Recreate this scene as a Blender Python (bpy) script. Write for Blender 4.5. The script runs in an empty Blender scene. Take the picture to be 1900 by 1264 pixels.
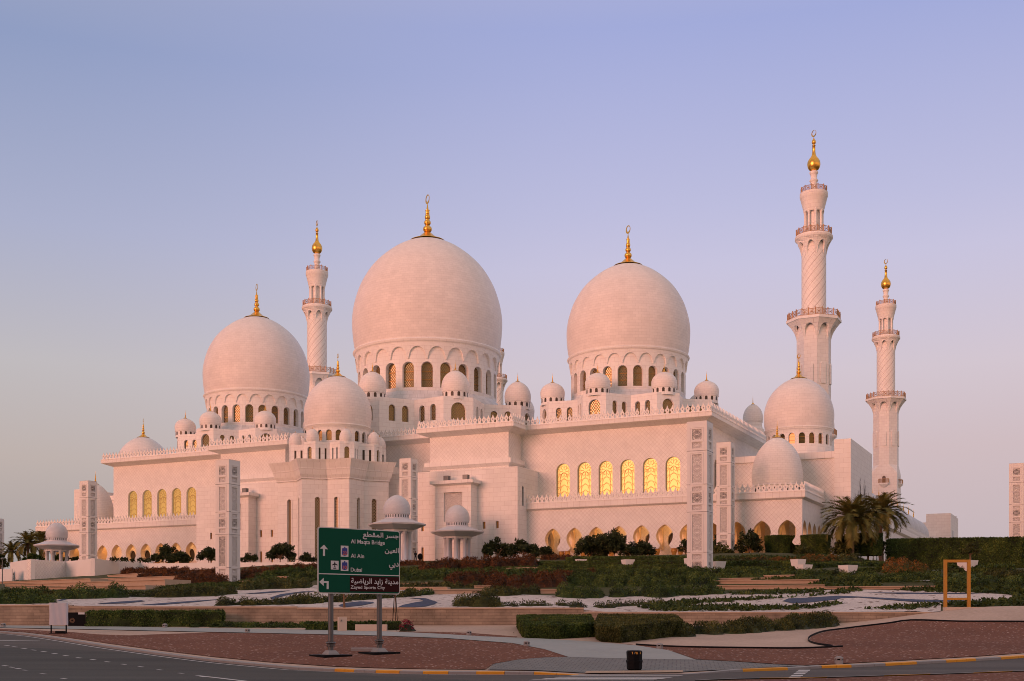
import bpy, bmesh, math, random
from mathutils import Vector, Matrix, noise
from mathutils.geometry import tessellate_polygon
rad = math.radians
random.seed(11)
SC = bpy.context.scene
COL = SC.collection

# ------------------------------------------------------------------ camera, sky, sun, exposure
F, HZ, CX, EYE = 2171.0, 1147.0, 950.0, 2.5          # focal length and horizon of the photograph (1900 px wide), eye height
cd = bpy.data.cameras.new('camera')
cam = bpy.data.objects.new('camera', cd)
COL.objects.link(cam)
cam.location = (0, 0, EYE)
cam.rotation_euler = (rad(90), 0, 0)
cd.sensor_width = 36
cd.lens = 36 * F / 1900
cd.shift_y = (HZ - 632) / 1900
cd.clip_start = 0.5
cd.clip_end = 6000
SC.camera = cam

SUN_AZ, SUN_EL = 44.0, 6.0                             # degrees left of straight behind the camera, height
TO_SUN = Vector((-math.sin(rad(SUN_AZ)) * math.cos(rad(SUN_EL)), -math.cos(rad(SUN_AZ)) * math.cos(rad(SUN_EL)), math.sin(rad(SUN_EL))))
w = bpy.data.worlds.new('World')
SC.world = w
w.use_nodes = True
nt = w.node_tree
N, L = nt.nodes, nt.links
bg = N['Background']
sky = N.new('ShaderNodeTexSky')
sky.sky_type = 'NISHITA'
sky.sun_disc = False
sky.sun_elevation = rad(SUN_EL)
sky.sun_rotation = math.atan2(TO_SUN.x, TO_SUN.y)
sky.air_density = 1.0
sky.dust_density = 2.2
sky.ozone_density = 2.0
# evening air opposite the sun: lavender above, dusty rose towards the horizon, greyer away to the left
tc = N.new('ShaderNodeTexCoord')
sep = N.new('ShaderNodeSeparateXYZ')
L.new(tc.outputs['Generated'], sep.inputs[0])
def ramp(stops):
    r = N.new('ShaderNodeValToRGB')
    e = r.color_ramp.elements
    while len(e) < len(stops): e.new(0.5)
    for q, (p, c) in zip(e, stops):
        q.position = p; q.color = (*c, 1)
    L.new(sep.outputs['Z'], r.inputs[0])
    return r
def srgb(*c):
    return tuple(((v / 255 + 0.055) / 1.055) ** 2.4 if v > 10 else v / 255 / 12.92 for v in c)
SKY_L = [(0.0, srgb(165, 154, 152)), (0.06, srgb(172, 162, 160)), (0.126, srgb(190, 177, 172)), (0.2, srgb(192, 187, 190)), (0.30, srgb(171, 176, 203)), (0.42, srgb(143, 157, 194)), (0.70, srgb(205, 192, 188))]
SKY_R = [(0.0, srgb(188, 169, 174)), (0.07, srgb(199, 182, 186)), (0.136, srgb(207, 188, 192)), (0.2, srgb(211, 198, 208)), (0.285, srgb(200, 196, 222)), (0.325, srgb(190, 190, 222)), (0.45, srgb(162, 171, 218)), (0.70, srgb(210, 196, 192))]
rl, rr = ramp(SKY_L), ramp(SKY_R)
mr = N.new('ShaderNodeMapRange')
mr.inputs['From Min'].default_value = -0.42
mr.inputs['From Max'].default_value = 0.12
mr.interpolation_type = 'SMOOTHSTEP'
L.new(sep.outputs['X'], mr.inputs['Value'])
mx = N.new('ShaderNodeMix'); mx.data_type = 'RGBA'
L.new(mr.outputs[0], mx.inputs['Factor']); L.new(rl.outputs[0], mx.inputs['A']); L.new(rr.outputs[0], mx.inputs['B'])
sc_ = N.new('ShaderNodeMix'); sc_.data_type = 'RGBA'; sc_.blend_type = 'MULTIPLY'
sc_.inputs['Factor'].default_value = 1
SKY_K = 0.10                                           # background strength
sc_.inputs['B'].default_value = (1 / SKY_K,) * 3 + (1,)
L.new(mx.outputs['Result'], sc_.inputs['A'])
# the glow round the sun is the Nishita sky's own; the far half of the sky takes the evening colours
# the western half of the evening sky, behind the camera, is warmer
my = N.new('ShaderNodeMapRange'); my.interpolation_type = 'SMOOTHSTEP'
my.inputs['From Min'].default_value = 0.35
my.inputs['From Max'].default_value = -0.5
L.new(sep.outputs['Y'], my.inputs['Value'])
mw = N.new('ShaderNodeMix'); mw.data_type = 'RGBA'
mw.inputs['B'].default_value = (1.30 / SKY_K, 0.75 / SKY_K, 0.44 / SKY_K, 1)
mz = N.new('ShaderNodeMapRange'); mz.interpolation_type = 'SMOOTHSTEP'
mz.inputs['From Min'].default_value = 0.48
mz.inputs['From Max'].default_value = 0.16
L.new(sep.outputs['Z'], mz.inputs['Value'])
mq = N.new('ShaderNodeMath'); mq.operation = 'MULTIPLY'
L.new(my.outputs[0], mq.inputs[0]); L.new(mz.outputs[0], mq.inputs[1])
L.new(mq.outputs[0], mw.inputs['Factor']); L.new(sc_.outputs['Result'], mw.inputs['A'])
dt = N.new('ShaderNodeVectorMath'); dt.operation = 'DOT_PRODUCT'
dt.inputs[1].default_value = TO_SUN
L.new(tc.outputs['Generated'], dt.inputs[0])
m2 = N.new('ShaderNodeMapRange'); m2.interpolation_type = 'SMOOTHSTEP'
m2.inputs['From Min'].default_value = 0.45
m2.inputs['From Max'].default_value = 0.9
m2.inputs['To Min'].default_value = 0.0
m2.inputs['To Max'].default_value = 1.0
L.new(dt.outputs['Value'], m2.inputs['Value'])
mm = N.new('ShaderNodeMix'); mm.data_type = 'RGBA'
L.new(m2.outputs[0], mm.inputs['Factor']); L.new(mw.outputs['Result'], mm.inputs['A']); L.new(sky.outputs[0], mm.inputs['B'])
L.new(mm.outputs['Result'], bg.inputs['Color'])
bg.inputs['Strength'].default_value = SKY_K

sd = bpy.data.lights.new('sun', 'SUN')
sd.energy = 2.5
sd.angle = rad(32)
sd.color = (1.0, 0.345, 0.285)
so = bpy.data.objects.new('sun', sd)
COL.objects.link(so)
so.rotation_euler = TO_SUN.to_track_quat('Z', 'Y').to_euler()
so.location = TO_SUN * 300

SC.view_settings.view_transform = 'Standard'
SC.view_settings.look = 'None'
SC.cycles.filter_width = 0.95
SC.view_settings.exposure = 0.0
SC.view_settings.gamma = 1.0
SC.view_settings.use_curve_mapping = False

# ------------------------------------------------------------------ the lie of the land
X0, Y0 = -18.54, 256.63                               # main dome centre on the ground plan
TH = rad(26.16)
CT, ST = math.cos(TH), math.sin(TH)
def W(a, b):                                          # mosque plan -> world
    return X0 + a * CT + b * ST, Y0 - a * ST + b * CT
def AB(X, Y):
    return (X - X0) * CT - (Y - Y0) * ST, (X - X0) * ST + (Y - Y0) * CT
def sm(t):
    t = max(0.0, min(1.0, t)); return t * t * (3 - 2 * t)
def lerp(a, b, t):
    t = max(0.0, min(1.0, t)); return a + (b - a) * t
def zwall(X):
    if X < -37: return 3.58
    if X < -18: return 3.44
    if X < 6: return 3.34
    return 2.97
def zw_s(X):                                          # smoothed, for the planted slope behind the wall
    return 3.58 - 0.14 * sm((X + 38) / 2) - 0.10 * sm((X + 19) / 2) - 0.37 * sm((X - 5) / 2) + 0.3 * sm((X - 36) / 6)
def zfront(X, Y):
    return max(0.0, Y - 56) * 0.0455 + 1.6 * sm((X - 24) / 18) * sm((Y - 78) / 20)
def terrain(X, Y):
    if Y < 98.2: return zfront(X, Y)
    a, b = AB(X, Y)
    y92 = max(112.0, 145 - 0.491 * X)
    zp = 11.7 - 3.3 * sm((a - 88) / 30) - 1.6 * sm((-42 - a) / 16)
    bt = lerp(-60, -44, (-a + 5) / 45)
    if Y < y92:
        z = zw_s(X) + (7.6 - zw_s(X)) * (Y - 98.2) / (y92 - 98.2)
    else:
        b0 = AB(X, y92)[1]
        z = lerp(7.6, zp, (b - b0) / max(4.0, bt - b0))
    d = max(abs(X) - 190, Y - 520, 0)
    return z - 10 * sm(d / 120) if d > 0 else z
def hit(px, py, y_min=30.0):                          # where the sight line of a pixel meets the land
    dx, dz = (px - CX) / F, (HZ - py) / F
    y = y_min
    while y < 420:
        if terrain(dx * y, y) >= EYE + dz * y:
            lo, hi = y - 0.5, y
            for _ in range(18):
                m = (lo + hi) / 2
                if terrain(dx * m, m) >= EYE + dz * m: hi = m
                else: lo = m
            return Vector((dx * hi, hi, terrain(dx * hi, hi)))
        y += 0.5
    return Vector((dx * 420, 420, terrain(dx * 420, 420)))
def at(px, py, y):                                    # the point of a sight line at a known distance
    return Vector(((px - CX) / F * y, y, EYE + (HZ - py) / F * y))

# ------------------------------------------------------------------ materials
MATS = {}
def nodes(name):
    m = bpy.data.materials.new(name); m.use_nodes = True
    MATS[name] = m
    n = m.node_tree.nodes
    return m, n, m.node_tree.links, n['Principled BSDF']
def plain(name, col, rough=0.6, metal=0.0, var=0.12, scale=3.0, bump=0.0, spec=0.4):
    m, n, l, p = nodes(name)
    p.inputs['Roughness'].default_value = rough
    p.inputs['Metallic'].default_value = metal
    p.inputs['Specular IOR Level'].default_value = spec
    t = n.new('ShaderNodeTexCoord')
    z = n.new('ShaderNodeTexNoise'); z.inputs['Scale'].default_value = scale; z.inputs['Detail'].default_value = 5
    l.new(t.outputs['Object'], z.inputs['Vector'])
    r = n.new('ShaderNodeMix'); r.data_type = 'RGBA'
    r.inputs['A'].default_value = (*[c * (1 - var) for c in col], 1)
    r.inputs['B'].default_value = (*[min(1, c * (1 + var)) for c in col], 1)
    l.new(z.outputs['Fac'], r.inputs['Factor'])
    l.new(r.outputs['Result'], p.inputs['Base Color'])
    if bump:
        b = n.new('ShaderNodeBump'); b.inputs['Strength'].default_value = bump; b.inputs['Distance'].default_value = 0.05
        l.new(z.outputs['Fac'], b.inputs['Height']); l.new(b.outputs[0], p.inputs['Normal'])
    return m
def brick(name, col, bw, bh, rot=0.0, mortar=0.03, mcol=None, var=0.05, off=0.5, rough=0.55, stain=0.0, bump=0.3, second=None, spec=0.35):
    m, n, l, p = nodes(name)
    p.inputs['Roughness'].default_value = rough
    p.inputs['Specular IOR Level'].default_value = spec
    uv = n.new('ShaderNodeUVMap'); uv.uv_map = 'uv'
    mp = n.new('ShaderNodeMapping'); mp.inputs['Rotation'].default_value = (0, 0, rad(rot))
    l.new(uv.outputs[0], mp.inputs[0])
    b = n.new('ShaderNodeTexBrick')
    b.offset = off
    b.inputs['Scale'].default_value = 1
    b.inputs['Brick Width'].default_value = bw; b.inputs['Row Height'].default_value = bh
    b.inputs['Mortar Size'].default_value = mortar; b.inputs['Mortar Smooth'].default_value = 0.1
    b.inputs['Color1'].default_value = (*[c * (1 + var) for c in col], 1)
    b.inputs['Color2'].default_value = (*[c * (1 - var) for c in col], 1)
    mc = mcol or [c * 0.62 for c in col]
    b.inputs['Mortar'].default_value = (*mc, 1)
    l.new(mp.outputs[0], b.inputs['Vector'])
    out = b.outputs['Color']
    if second:
        mp2 = n.new('ShaderNodeMapping'); mp2.inputs['Rotation'].default_value = (0, 0, rad(second[0]))
        l.new(uv.outputs[0], mp2.inputs[0])
        b2 = n.new('ShaderNodeTexBrick'); b2.offset = 0
        b2.inputs['Scale'].default_value = 1
        b2.inputs['Brick Width'].default_value = second[1]; b2.inputs['Row Height'].default_value = second[2]
        b2.inputs['Mortar Size'].default_value = second[3]
        b2.inputs['Color1'].default_value = b2.inputs['Color2'].default_value = (1, 1, 1, 1)
        b2.inputs['Mortar'].default_value = (0.5, 0.5, 0.5, 1)
        l.new(mp2.outputs[0], b2.inputs['Vector'])
        x = n.new('ShaderNodeMix'); x.data_type = 'RGBA'; x.blend_type = 'MULTIPLY'; x.inputs['Factor'].default_value = 1
        l.new(out, x.inputs['A']); l.new(b2.outputs['Color'], x.inputs['B'])
        out = x.outputs['Result']
    z = n.new('ShaderNodeTexNoise'); z.inputs['Scale'].default_value = 0.35; z.inputs['Detail'].default_value = 8; z.inputs['Roughness'].default_value = 0.65
    l.new(uv.outputs[0], z.inputs['Vector'])
    r = n.new('ShaderNodeMapRange'); r.inputs['From Min'].default_value = 0.35; r.inputs['From Max'].default_value = 0.7
    r.inputs['To Min'].default_value = 1 - stain if stain else 0.93; r.inputs['To Max'].default_value = 1.03
    l.new(z.outputs['Fac'], r.inputs['Value'])
    x = n.new('ShaderNodeMix'); x.data_type = 'RGBA'; x.blend_type = 'MULTIPLY'; x.inputs['Factor'].default_value = 1
    l.new(out, x.inputs['A'])
    cb = n.new('ShaderNodeCombineColor')
    for k in range(3): l.new(r.outputs[0], cb.inputs[k])
    l.new(cb.outputs[0], x.inputs['B'])
    l.new(x.outputs['Result'], p.inputs['Base Color'])
    if bump:
        bp = n.new('ShaderNodeBump'); bp.inputs['Strength'].default_value = bump; bp.inputs['Distance'].default_value = 0.03
        bp.invert = True
        l.new(b.outputs['Fac'], bp.inputs['Height']); l.new(bp.outputs[0], p.inputs['Normal'])
    return m
WHITE = (0.80, 0.775, 0.745)
M_diag = brick('marble_diagonal', WHITE, 0.56, 0.56, 45, 0.016, [0.58, 0.51, 0.47], 0.035, 0)
M_wall = brick('marble_courses', WHITE, 1.5, 0.85, 0, 0.016, [0.60, 0.54, 0.505], 0.03)
M_dome = brick('marble_dome', (0.76, 0.715, 0.69), 1.1, 0.55, 0, 0.014, [0.58, 0.54, 0.515], 0.035, rough=0.5)
M_domes = brick('marble_small_dome', (0.79, 0.75, 0.72), 0.9, 0.42, 0, 0.012, [0.58, 0.53, 0.5], 0.03, rough=0.5)
M_trim = brick('marble_trim', WHITE, 1.2, 3.0, 0, 0.02, [0.58, 0.52, 0.48], 0.02)
M_fret = plain('marble_fret', (0.78, 0.75, 0.72), 0.55, var=0.05)
M_shaft = brick('marble_spiral', WHITE, 40, 1.4, -50, 0.05, [0.46, 0.38, 0.34], 0.0, 0, second=(45, 0.95, 0.95, 0.016))
M_lead = brick('marble_skirt', (0.72, 0.71, 0.71), 1.4, 0.9, 0, 0.02, None, 0.05, stain=0.16)
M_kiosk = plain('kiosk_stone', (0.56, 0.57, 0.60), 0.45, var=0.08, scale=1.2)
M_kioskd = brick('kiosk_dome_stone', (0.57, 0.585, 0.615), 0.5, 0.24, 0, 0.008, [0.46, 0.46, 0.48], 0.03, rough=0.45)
M_gold = plain('gilded_metal', (0.80, 0.46, 0.09), 0.3, 0.82, 0.18, 2.0)
M_cap = plain('amber_capital', (0.55, 0.26, 0.06), 0.45, 0.35, 0.25, 6.0)
M_rail = plain('bronze_railing', (0.46, 0.27, 0.15), 0.45, 0.3, 0.2, 4.0)
M_dark = plain('dark_opening', (0.05, 0.035, 0.025), 0.35, 0.0, 0.3, 2.0)
M_bar = plain('bronze_tracery', (0.26, 0.15, 0.045), 0.4, 0.5, 0.2, 4.0)
M_flower = plain('grey_stone_inlay', (0.33, 0.30, 0.29), 0.5, var=0.1)
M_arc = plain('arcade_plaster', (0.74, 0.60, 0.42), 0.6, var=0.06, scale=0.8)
def glass(name, col, metal, rough, lattice=None, barcol=(0.20, 0.13, 0.06)):
    m, n, l, p = nodes(name)
    t = n.new('ShaderNodeTexCoord')
    z = n.new('ShaderNodeTexNoise'); z.inputs['Scale'].default_value = 0.7; z.inputs['Detail'].default_value = 2
    l.new(t.outputs['Object'], z.inputs['Vector'])
    b = n.new('ShaderNodeBump'); b.inputs['Strength'].default_value = 0.25; b.inputs['Distance'].default_value = 0.06
    l.new(z.outputs['Fac'], b.inputs['Height']); l.new(b.outputs[0], p.inputs['Normal'])
    p.inputs['Metallic'].default_value = metal
    p.inputs['Roughness'].default_value = rough
    p.inputs['Base Color'].default_value = (*col, 1)
    if lattice:
        uv = n.new('ShaderNodeUVMap'); uv.uv_map = 'uv'
        fac = None
        for a in (38, -38):
            mp = n.new('ShaderNodeMapping'); mp.inputs['Rotation'].default_value = (0, 0, rad(a)); l.new(uv.outputs[0], mp.inputs[0])
            k = n.new('ShaderNodeTexWave'); k.wave_type = 'BANDS'; k.bands_direction = 'X'
            k.inputs['Scale'].default_value = lattice; k.inputs['Distortion'].default_value = 0.8; k.inputs['Detail'].default_value = 0
            l.new(mp.outputs[0], k.inputs['Vector'])
            g = n.new('ShaderNodeMath'); g.operation = 'GREATER_THAN'; g.inputs[1].default_value = 0.72
            l.new(k.outputs['Fac'], g.inputs[0])
            if fac is None: fac = g.outputs[0]
            else:
                q = n.new('ShaderNodeMath'); q.operation = 'MAXIMUM'; l.new(fac, q.inputs[0]); l.new(g.outputs[0], q.inputs[1]); fac = q.outputs[0]
        c = n.new('ShaderNodeMix'); c.data_type = 'RGBA'
        c.inputs['A'].default_value = (*col, 1); c.inputs['B'].default_value = (*barcol, 1)
        l.new(fac, c.inputs['Factor']); l.new(c.outputs['Result'], p.inputs['Base Color'])
        q = n.new('ShaderNodeMapRange'); q.inputs['To Min'].default_value = rough; q.inputs['To Max'].default_value = 0.6
        l.new(fac, q.inputs['Value']); l.new(q.outputs[0], p.inputs['Roughness'])
        q = n.new('ShaderNodeMapRange'); q.inputs['To Min'].default_value = metal; q.inputs['To Max'].default_value = 0.2
        l.new(fac, q.inputs['Value']); l.new(q.outputs[0], p.inputs['Metallic'])
    return m
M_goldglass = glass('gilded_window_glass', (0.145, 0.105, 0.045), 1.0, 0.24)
_p = M_goldglass.node_tree.nodes['Principled BSDF']     # glow added to brighten panes that reflect away from the sun
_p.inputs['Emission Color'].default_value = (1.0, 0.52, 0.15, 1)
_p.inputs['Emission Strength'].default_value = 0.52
M_latglass = glass('latticed_bronze_glass', (0.17, 0.135, 0.07), 0.85, 0.14, 0.8, (0.22, 0.15, 0.075))
M_drumglass = glass('amber_drum_glass', (0.13, 0.09, 0.045), 0.9, 0.2)
M_latdark = glass('latticed_dark_glass', (0.11, 0.085, 0.05), 0.5, 0.15, 0.9, (0.40, 0.30, 0.19))
def relief(name, base, hole, scale, depth, thr):
    # symmetrical arabesque: the same scroll mirrored about both axes of its panel
    m, n, l, p = nodes(name)
    p.inputs['Roughness'].default_value = 0.6
    uv = n.new('ShaderNodeUVMap'); uv.uv_map = 'uv'
    ab_ = n.new('ShaderNodeVectorMath'); ab_.operation = 'ABSOLUTE'
    l.new(uv.outputs[0], ab_.inputs[0])
    z = n.new('ShaderNodeTexVoronoi'); z.feature = 'DISTANCE_TO_EDGE'; z.inputs['Scale'].default_value = scale; z.inputs['Randomness'].default_value = 0.85
    l.new(ab_.outputs[0], z.inputs['Vector'])
    wv = n.new('ShaderNodeTexWave'); wv.wave_type = 'RINGS'; wv.inputs['Scale'].default_value = scale * 0.55; wv.inputs['Distortion'].default_value = 5; wv.inputs['Detail'].default_value = 1; wv.inputs['Detail Scale'].default_value = 1.6
    l.new(ab_.outputs[0], wv.inputs['Vector'])
    g = n.new('ShaderNodeMath'); g.operation = 'GREATER_THAN'; g.inputs[1].default_value = thr
    mul = n.new('ShaderNodeMath'); mul.operation = 'MULTIPLY'; mul.inputs[1].default_value = 3.2
    l.new(z.outputs['Distance'], mul.inputs[0])
    sub = n.new('ShaderNodeMath'); sub.operation = 'MULTIPLY'
    l.new(mul.outputs[0], sub.inputs[0]); l.new(wv.outputs['Fac'], sub.inputs[1])
    l.new(sub.outputs[0], g.inputs[0])
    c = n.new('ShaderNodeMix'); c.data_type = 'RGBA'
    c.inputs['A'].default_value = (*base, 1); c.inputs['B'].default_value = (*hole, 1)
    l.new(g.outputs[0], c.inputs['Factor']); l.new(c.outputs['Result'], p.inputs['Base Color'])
    b = n.new('ShaderNodeBump'); b.inputs['Strength'].default_value = 0.9; b.inputs['Distance'].default_value = depth; b.invert = True
    l.new(g.outputs[0], b.inputs['Height']); l.new(b.outputs[0], p.inputs['Normal'])
    return m
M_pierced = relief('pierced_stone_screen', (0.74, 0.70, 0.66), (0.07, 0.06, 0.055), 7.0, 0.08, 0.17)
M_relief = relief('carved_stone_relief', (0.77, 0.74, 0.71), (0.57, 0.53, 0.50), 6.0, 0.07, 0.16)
M_pylon = plain('pylon_stone', (0.74, 0.715, 0.69), 0.6, var=0.06, scale=1.0)
def ground(name, c1, c2, scale, speck=None, bump=0.4, rough=0.9, big=0.12):
    m, n, l, p = nodes(name)
    p.inputs['Roughness'].default_value = rough
    p.inputs['Specular IOR Level'].default_value = 0.2
    t = n.new('ShaderNodeTexCoord')
    z = n.new('ShaderNodeTexNoise'); z.inputs['Scale'].default_value = scale; z.inputs['Detail'].default_value = 6; z.inputs['Roughness'].default_value = 0.7
    l.new(t.outputs['Object'], z.inputs['Vector'])
    r = n.new('ShaderNodeMapRange'); r.inputs['From Min'].default_value = 0.32; r.inputs['From Max'].default_value = 0.68
    l.new(z.outputs['Fac'], r.inputs['Value'])
    c = n.new('ShaderNodeMix'); c.data_type = 'RGBA'; c.inputs['A'].default_value = (*c1, 1); c.inputs['B'].default_value = (*c2, 1)
    l.new(r.outputs[0], c.inputs['Factor'])
    out = c.outputs['Result']
    if speck:
        v = n.new('ShaderNodeTexVoronoi'); v.inputs['Scale'].default_value = speck[1]
        l.new(t.outputs['Object'], v.inputs['Vector'])
        sx = n.new('ShaderNodeSeparateColor'); l.new(v.outputs['Color'], sx.inputs[0])
        g = n.new('ShaderNodeMath'); g.operation = 'GREATER_THAN'; g.inputs[1].default_value = speck[2]
        l.new(sx.outputs[0], g.inputs[0])
        x = n.new('ShaderNodeMix'); x.data_type = 'RGBA'; x.inputs['B'].default_value = (*speck[0], 1)
        l.new(g.outputs[0], x.inputs['Factor']); l.new(out, x.inputs['A']); out = x.outputs['Result']
    z2 = n.new('ShaderNodeTexNoise'); z2.inputs['Scale'].default_value = 0.16; z2.inputs['Detail'].default_value = 4
    if 'asphalt' in name:                                   # wheel tracks run along the lane
        mp2 = n.new('ShaderNodeMapping'); mp2.inputs['Scale'].default_value = (0.35, 2.6, 1); mp2.inputs['Rotation'].default_value = (0, 0, rad(14))
        l.new(t.outputs['Object'], mp2.inputs[0]); l.new(mp2.outputs[0], z2.inputs['Vector'])
    else: l.new(t.outputs['Object'], z2.inputs['Vector'])
    r2 = n.new('ShaderNodeMapRange'); r2.inputs['From Min'].default_value = 0.3; r2.inputs['From Max'].default_value = 0.7
    r2.inputs['To Min'].default_value = 1 - big; r2.inputs['To Max'].default_value = 1 + big
    l.new(z2.outputs['Fac'], r2.inputs['Value'])
    cb = n.new('ShaderNodeCombineColor')
    for k in range(3): l.new(r2.outputs[0], cb.inputs[k])
    x = n.new('ShaderNodeMix'); x.data_type = 'RGBA'; x.blend_type = 'MULTIPLY'; x.inputs['Factor'].default_value = 1
    l.new(out, x.inputs['A']); l.new(cb.outputs[0], x.inputs['B'])
    l.new(x.outputs['Result'], p.inputs['Base Color'])
    b = n.new('ShaderNodeBump'); b.inputs['Strength'].default_value = bump; b.inputs['Distance'].default_value = 0.05
    l.new(z.outputs['Fac'], b.inputs['Height']); l.new(b.outputs[0], p.inputs['Normal'])
    return m
M_sand = ground('pale_gravel_sand', (0.40, 0.29, 0.22), (0.52, 0.39, 0.31), 3.5)
M_red = ground('red_lava_gravel', (0.075, 0.032, 0.020), (0.255, 0.100, 0.056), 8.0, ((0.48, 0.34, 0.28), 9.0, 0.968), 0.9)
M_pebble = ground('white_pebbles', (0.42, 0.36, 0.33), (0.68, 0.61, 0.57), 5.0, ((0.16, 0.11, 0.09), 3.0, 0.95), 0.9)
M_blue = ground('blue_pebbles', (0.035, 0.048, 0.085), (0.085, 0.105, 0.165), 5.0, None, 0.8)
M_asphalt = ground('asphalt', (0.050, 0.050, 0.044), (0.074, 0.073, 0.064), 9.0, None, 0.25, 0.8, 0.26)
M_asphalt2 = ground('worn_asphalt', (0.070, 0.063, 0.056), (0.098, 0.088, 0.077), 9.0, None, 0.25, 0.8, 0.24)
M_path = ground('grey_path', (0.29, 0.305, 0.29), (0.34, 0.355, 0.34), 2.0, None, 0.1, 0.8, 0.07)
M_soil = ground('garden_soil', (0.030, 0.036, 0.010), (0.080, 0.078, 0.026), 4.0)
M_lawn = ground('lawn_turf', (0.030, 0.048, 0.012), (0.060, 0.085, 0.022), 3.0)
M_paver = brick('brick_paving', (0.185, 0.185, 0.172), 0.42, 0.42, 8, 0.03, [0.10, 0.098, 0.098], 0.08, rough=0.8, stain=0.15)
M_stone = brick('sandstone_blocks', (0.45, 0.355, 0.26), 1.0, 0.245, 0, 0.014, [0.27, 0.20, 0.14], 0.12, rough=0.8, stain=0.55)
M_step = plain('sandstone_step', (0.47, 0.35, 0.25), 0.8, var=0.14, scale=1.5, bump=0.2)
M_kerb = plain('kerb_concrete', (0.28, 0.275, 0.27), 0.8, var=0.16, scale=1.5, bump=0.2)
M_kerby = plain('kerb_yellow_paint', (0.68, 0.30, 0.012), 0.55, var=0.12, scale=2.0)
M_line = plain('white_road_paint', (0.52, 0.51, 0.49), 0.6, var=0.2, scale=5.0)
M_white = plain('white_render', (0.76, 0.745, 0.72), 0.6, var=0.05, scale=0.7)
M_planter = plain('white_planter', (0.80, 0.775, 0.75), 0.5, var=0.05, scale=2)
M_steel = plain('galvanised_steel', (0.13, 0.14, 0.145), 0.45, 0.5, 0.1, 2)
M_black = plain('black_plastic', (0.005, 0.005, 0.006), 0.6, 0, 0.2, 5, 0, 0.12)
M_ochre = plain('ochre_paint', (0.47, 0.22, 0.03), 0.5, 0, 0.1, 3)
M_green = plain('green_sign_face', (0.0015, 0.075, 0.042), 0.6, 0, 0.06, 2, 0, 0.12)
M_brown = plain('brown_sign_face', (0.035, 0.005, 0.006), 0.6, 0, 0.05, 2, 0, 0.12)
M_letter = plain('white_sign_film', (0.62, 0.62, 0.62), 0.5, 0, 0.03, 2)
M_silver = plain('sign_rim', (0.55, 0.56, 0.56), 0.4, 0.2, 0.05, 2)
M_sblue = plain('blue_sign_film', (0.025, 0.045, 0.26), 0.45, 0, 0.05, 2)
M_sred = plain('orange_sign_film', (0.62, 0.13, 0.05), 0.45, 0, 0.05, 2)
M_timber = plain('timber', (0.17, 0.10, 0.055), 0.8, 0, 0.25, 4)
M_bark = plain('palm_bark', (0.16, 0.105, 0.07), 0.9, 0, 0.35, 5, 0.6)
M_fabric = plain('white_cover', (0.56, 0.57, 0.62), 0.75, 0, 0.08, 1.5, 0.4)
M_tact = plain('tan_tactile_tile', (0.40, 0.27, 0.17), 0.7, 0, 0.1, 3)
M_beige = plain('beige_render', (0.56, 0.46, 0.37), 0.7, 0, 0.06, 1.5)
M_skin = plain('skin', (0.32, 0.18, 0.12), 0.6, 0, 0.05, 5)
M_cloth = plain('dark_clothes', (0.013, 0.013, 0.016), 0.85, 0, 0.2, 8)
def leaf(name, stops, scale=0.9, trans=0.12):
    m, n, l, p = nodes(name)
    p.inputs['Roughness'].default_value = 0.65
    p.inputs['Specular IOR Level'].default_value = 0.25
    a = n.new('ShaderNodeAttribute'); a.attribute_name = 'tone'
    t = n.new('ShaderNodeTexCoord')
    z = n.new('ShaderNodeTexNoise'); z.inputs['Scale'].default_value = scale; z.inputs['Detail'].default_value = 3
    l.new(t.outputs['Object'], z.inputs['Vector'])
    ad = n.new('ShaderNodeMath'); ad.operation = 'MULTIPLY_ADD'; ad.inputs[1].default_value = 0.55
    l.new(a.outputs['Fac'], ad.inputs[0])
    sb = n.new('ShaderNodeMath'); sb.operation = 'MULTIPLY_ADD'; sb.inputs[1].default_value = 1.0; sb.inputs[2].default_value = -0.27
    l.new(z.outputs['Fac'], sb.inputs[0]); l.new(sb.outputs[0], ad.inputs[2])
    r = n.new('ShaderNodeValToRGB')
    e = r.color_ramp.elements
    while len(e) < len(stops): e.new(0.5)
    for q, (pp, c) in zip(e, stops):
        q.position = pp; q.color = (*c, 1)
    l.new(ad.outputs[0], r.inputs[0])
    l.new(r.outputs[0], p.inputs['Base Color'])
    if trans:
        tr = n.new('ShaderNodeBsdfTranslucent'); l.new(r.outputs[0], tr.inputs['Color'])
        mx_ = n.new('ShaderNodeMixShader'); mx_.inputs[0].default_value = trans
        l.new(p.outputs[0], mx_.inputs[1]); l.new(tr.outputs[0], mx_.inputs[2])
        l.new(mx_.outputs[0], n['Material Output'].inputs['Surface'])
    return m
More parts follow.
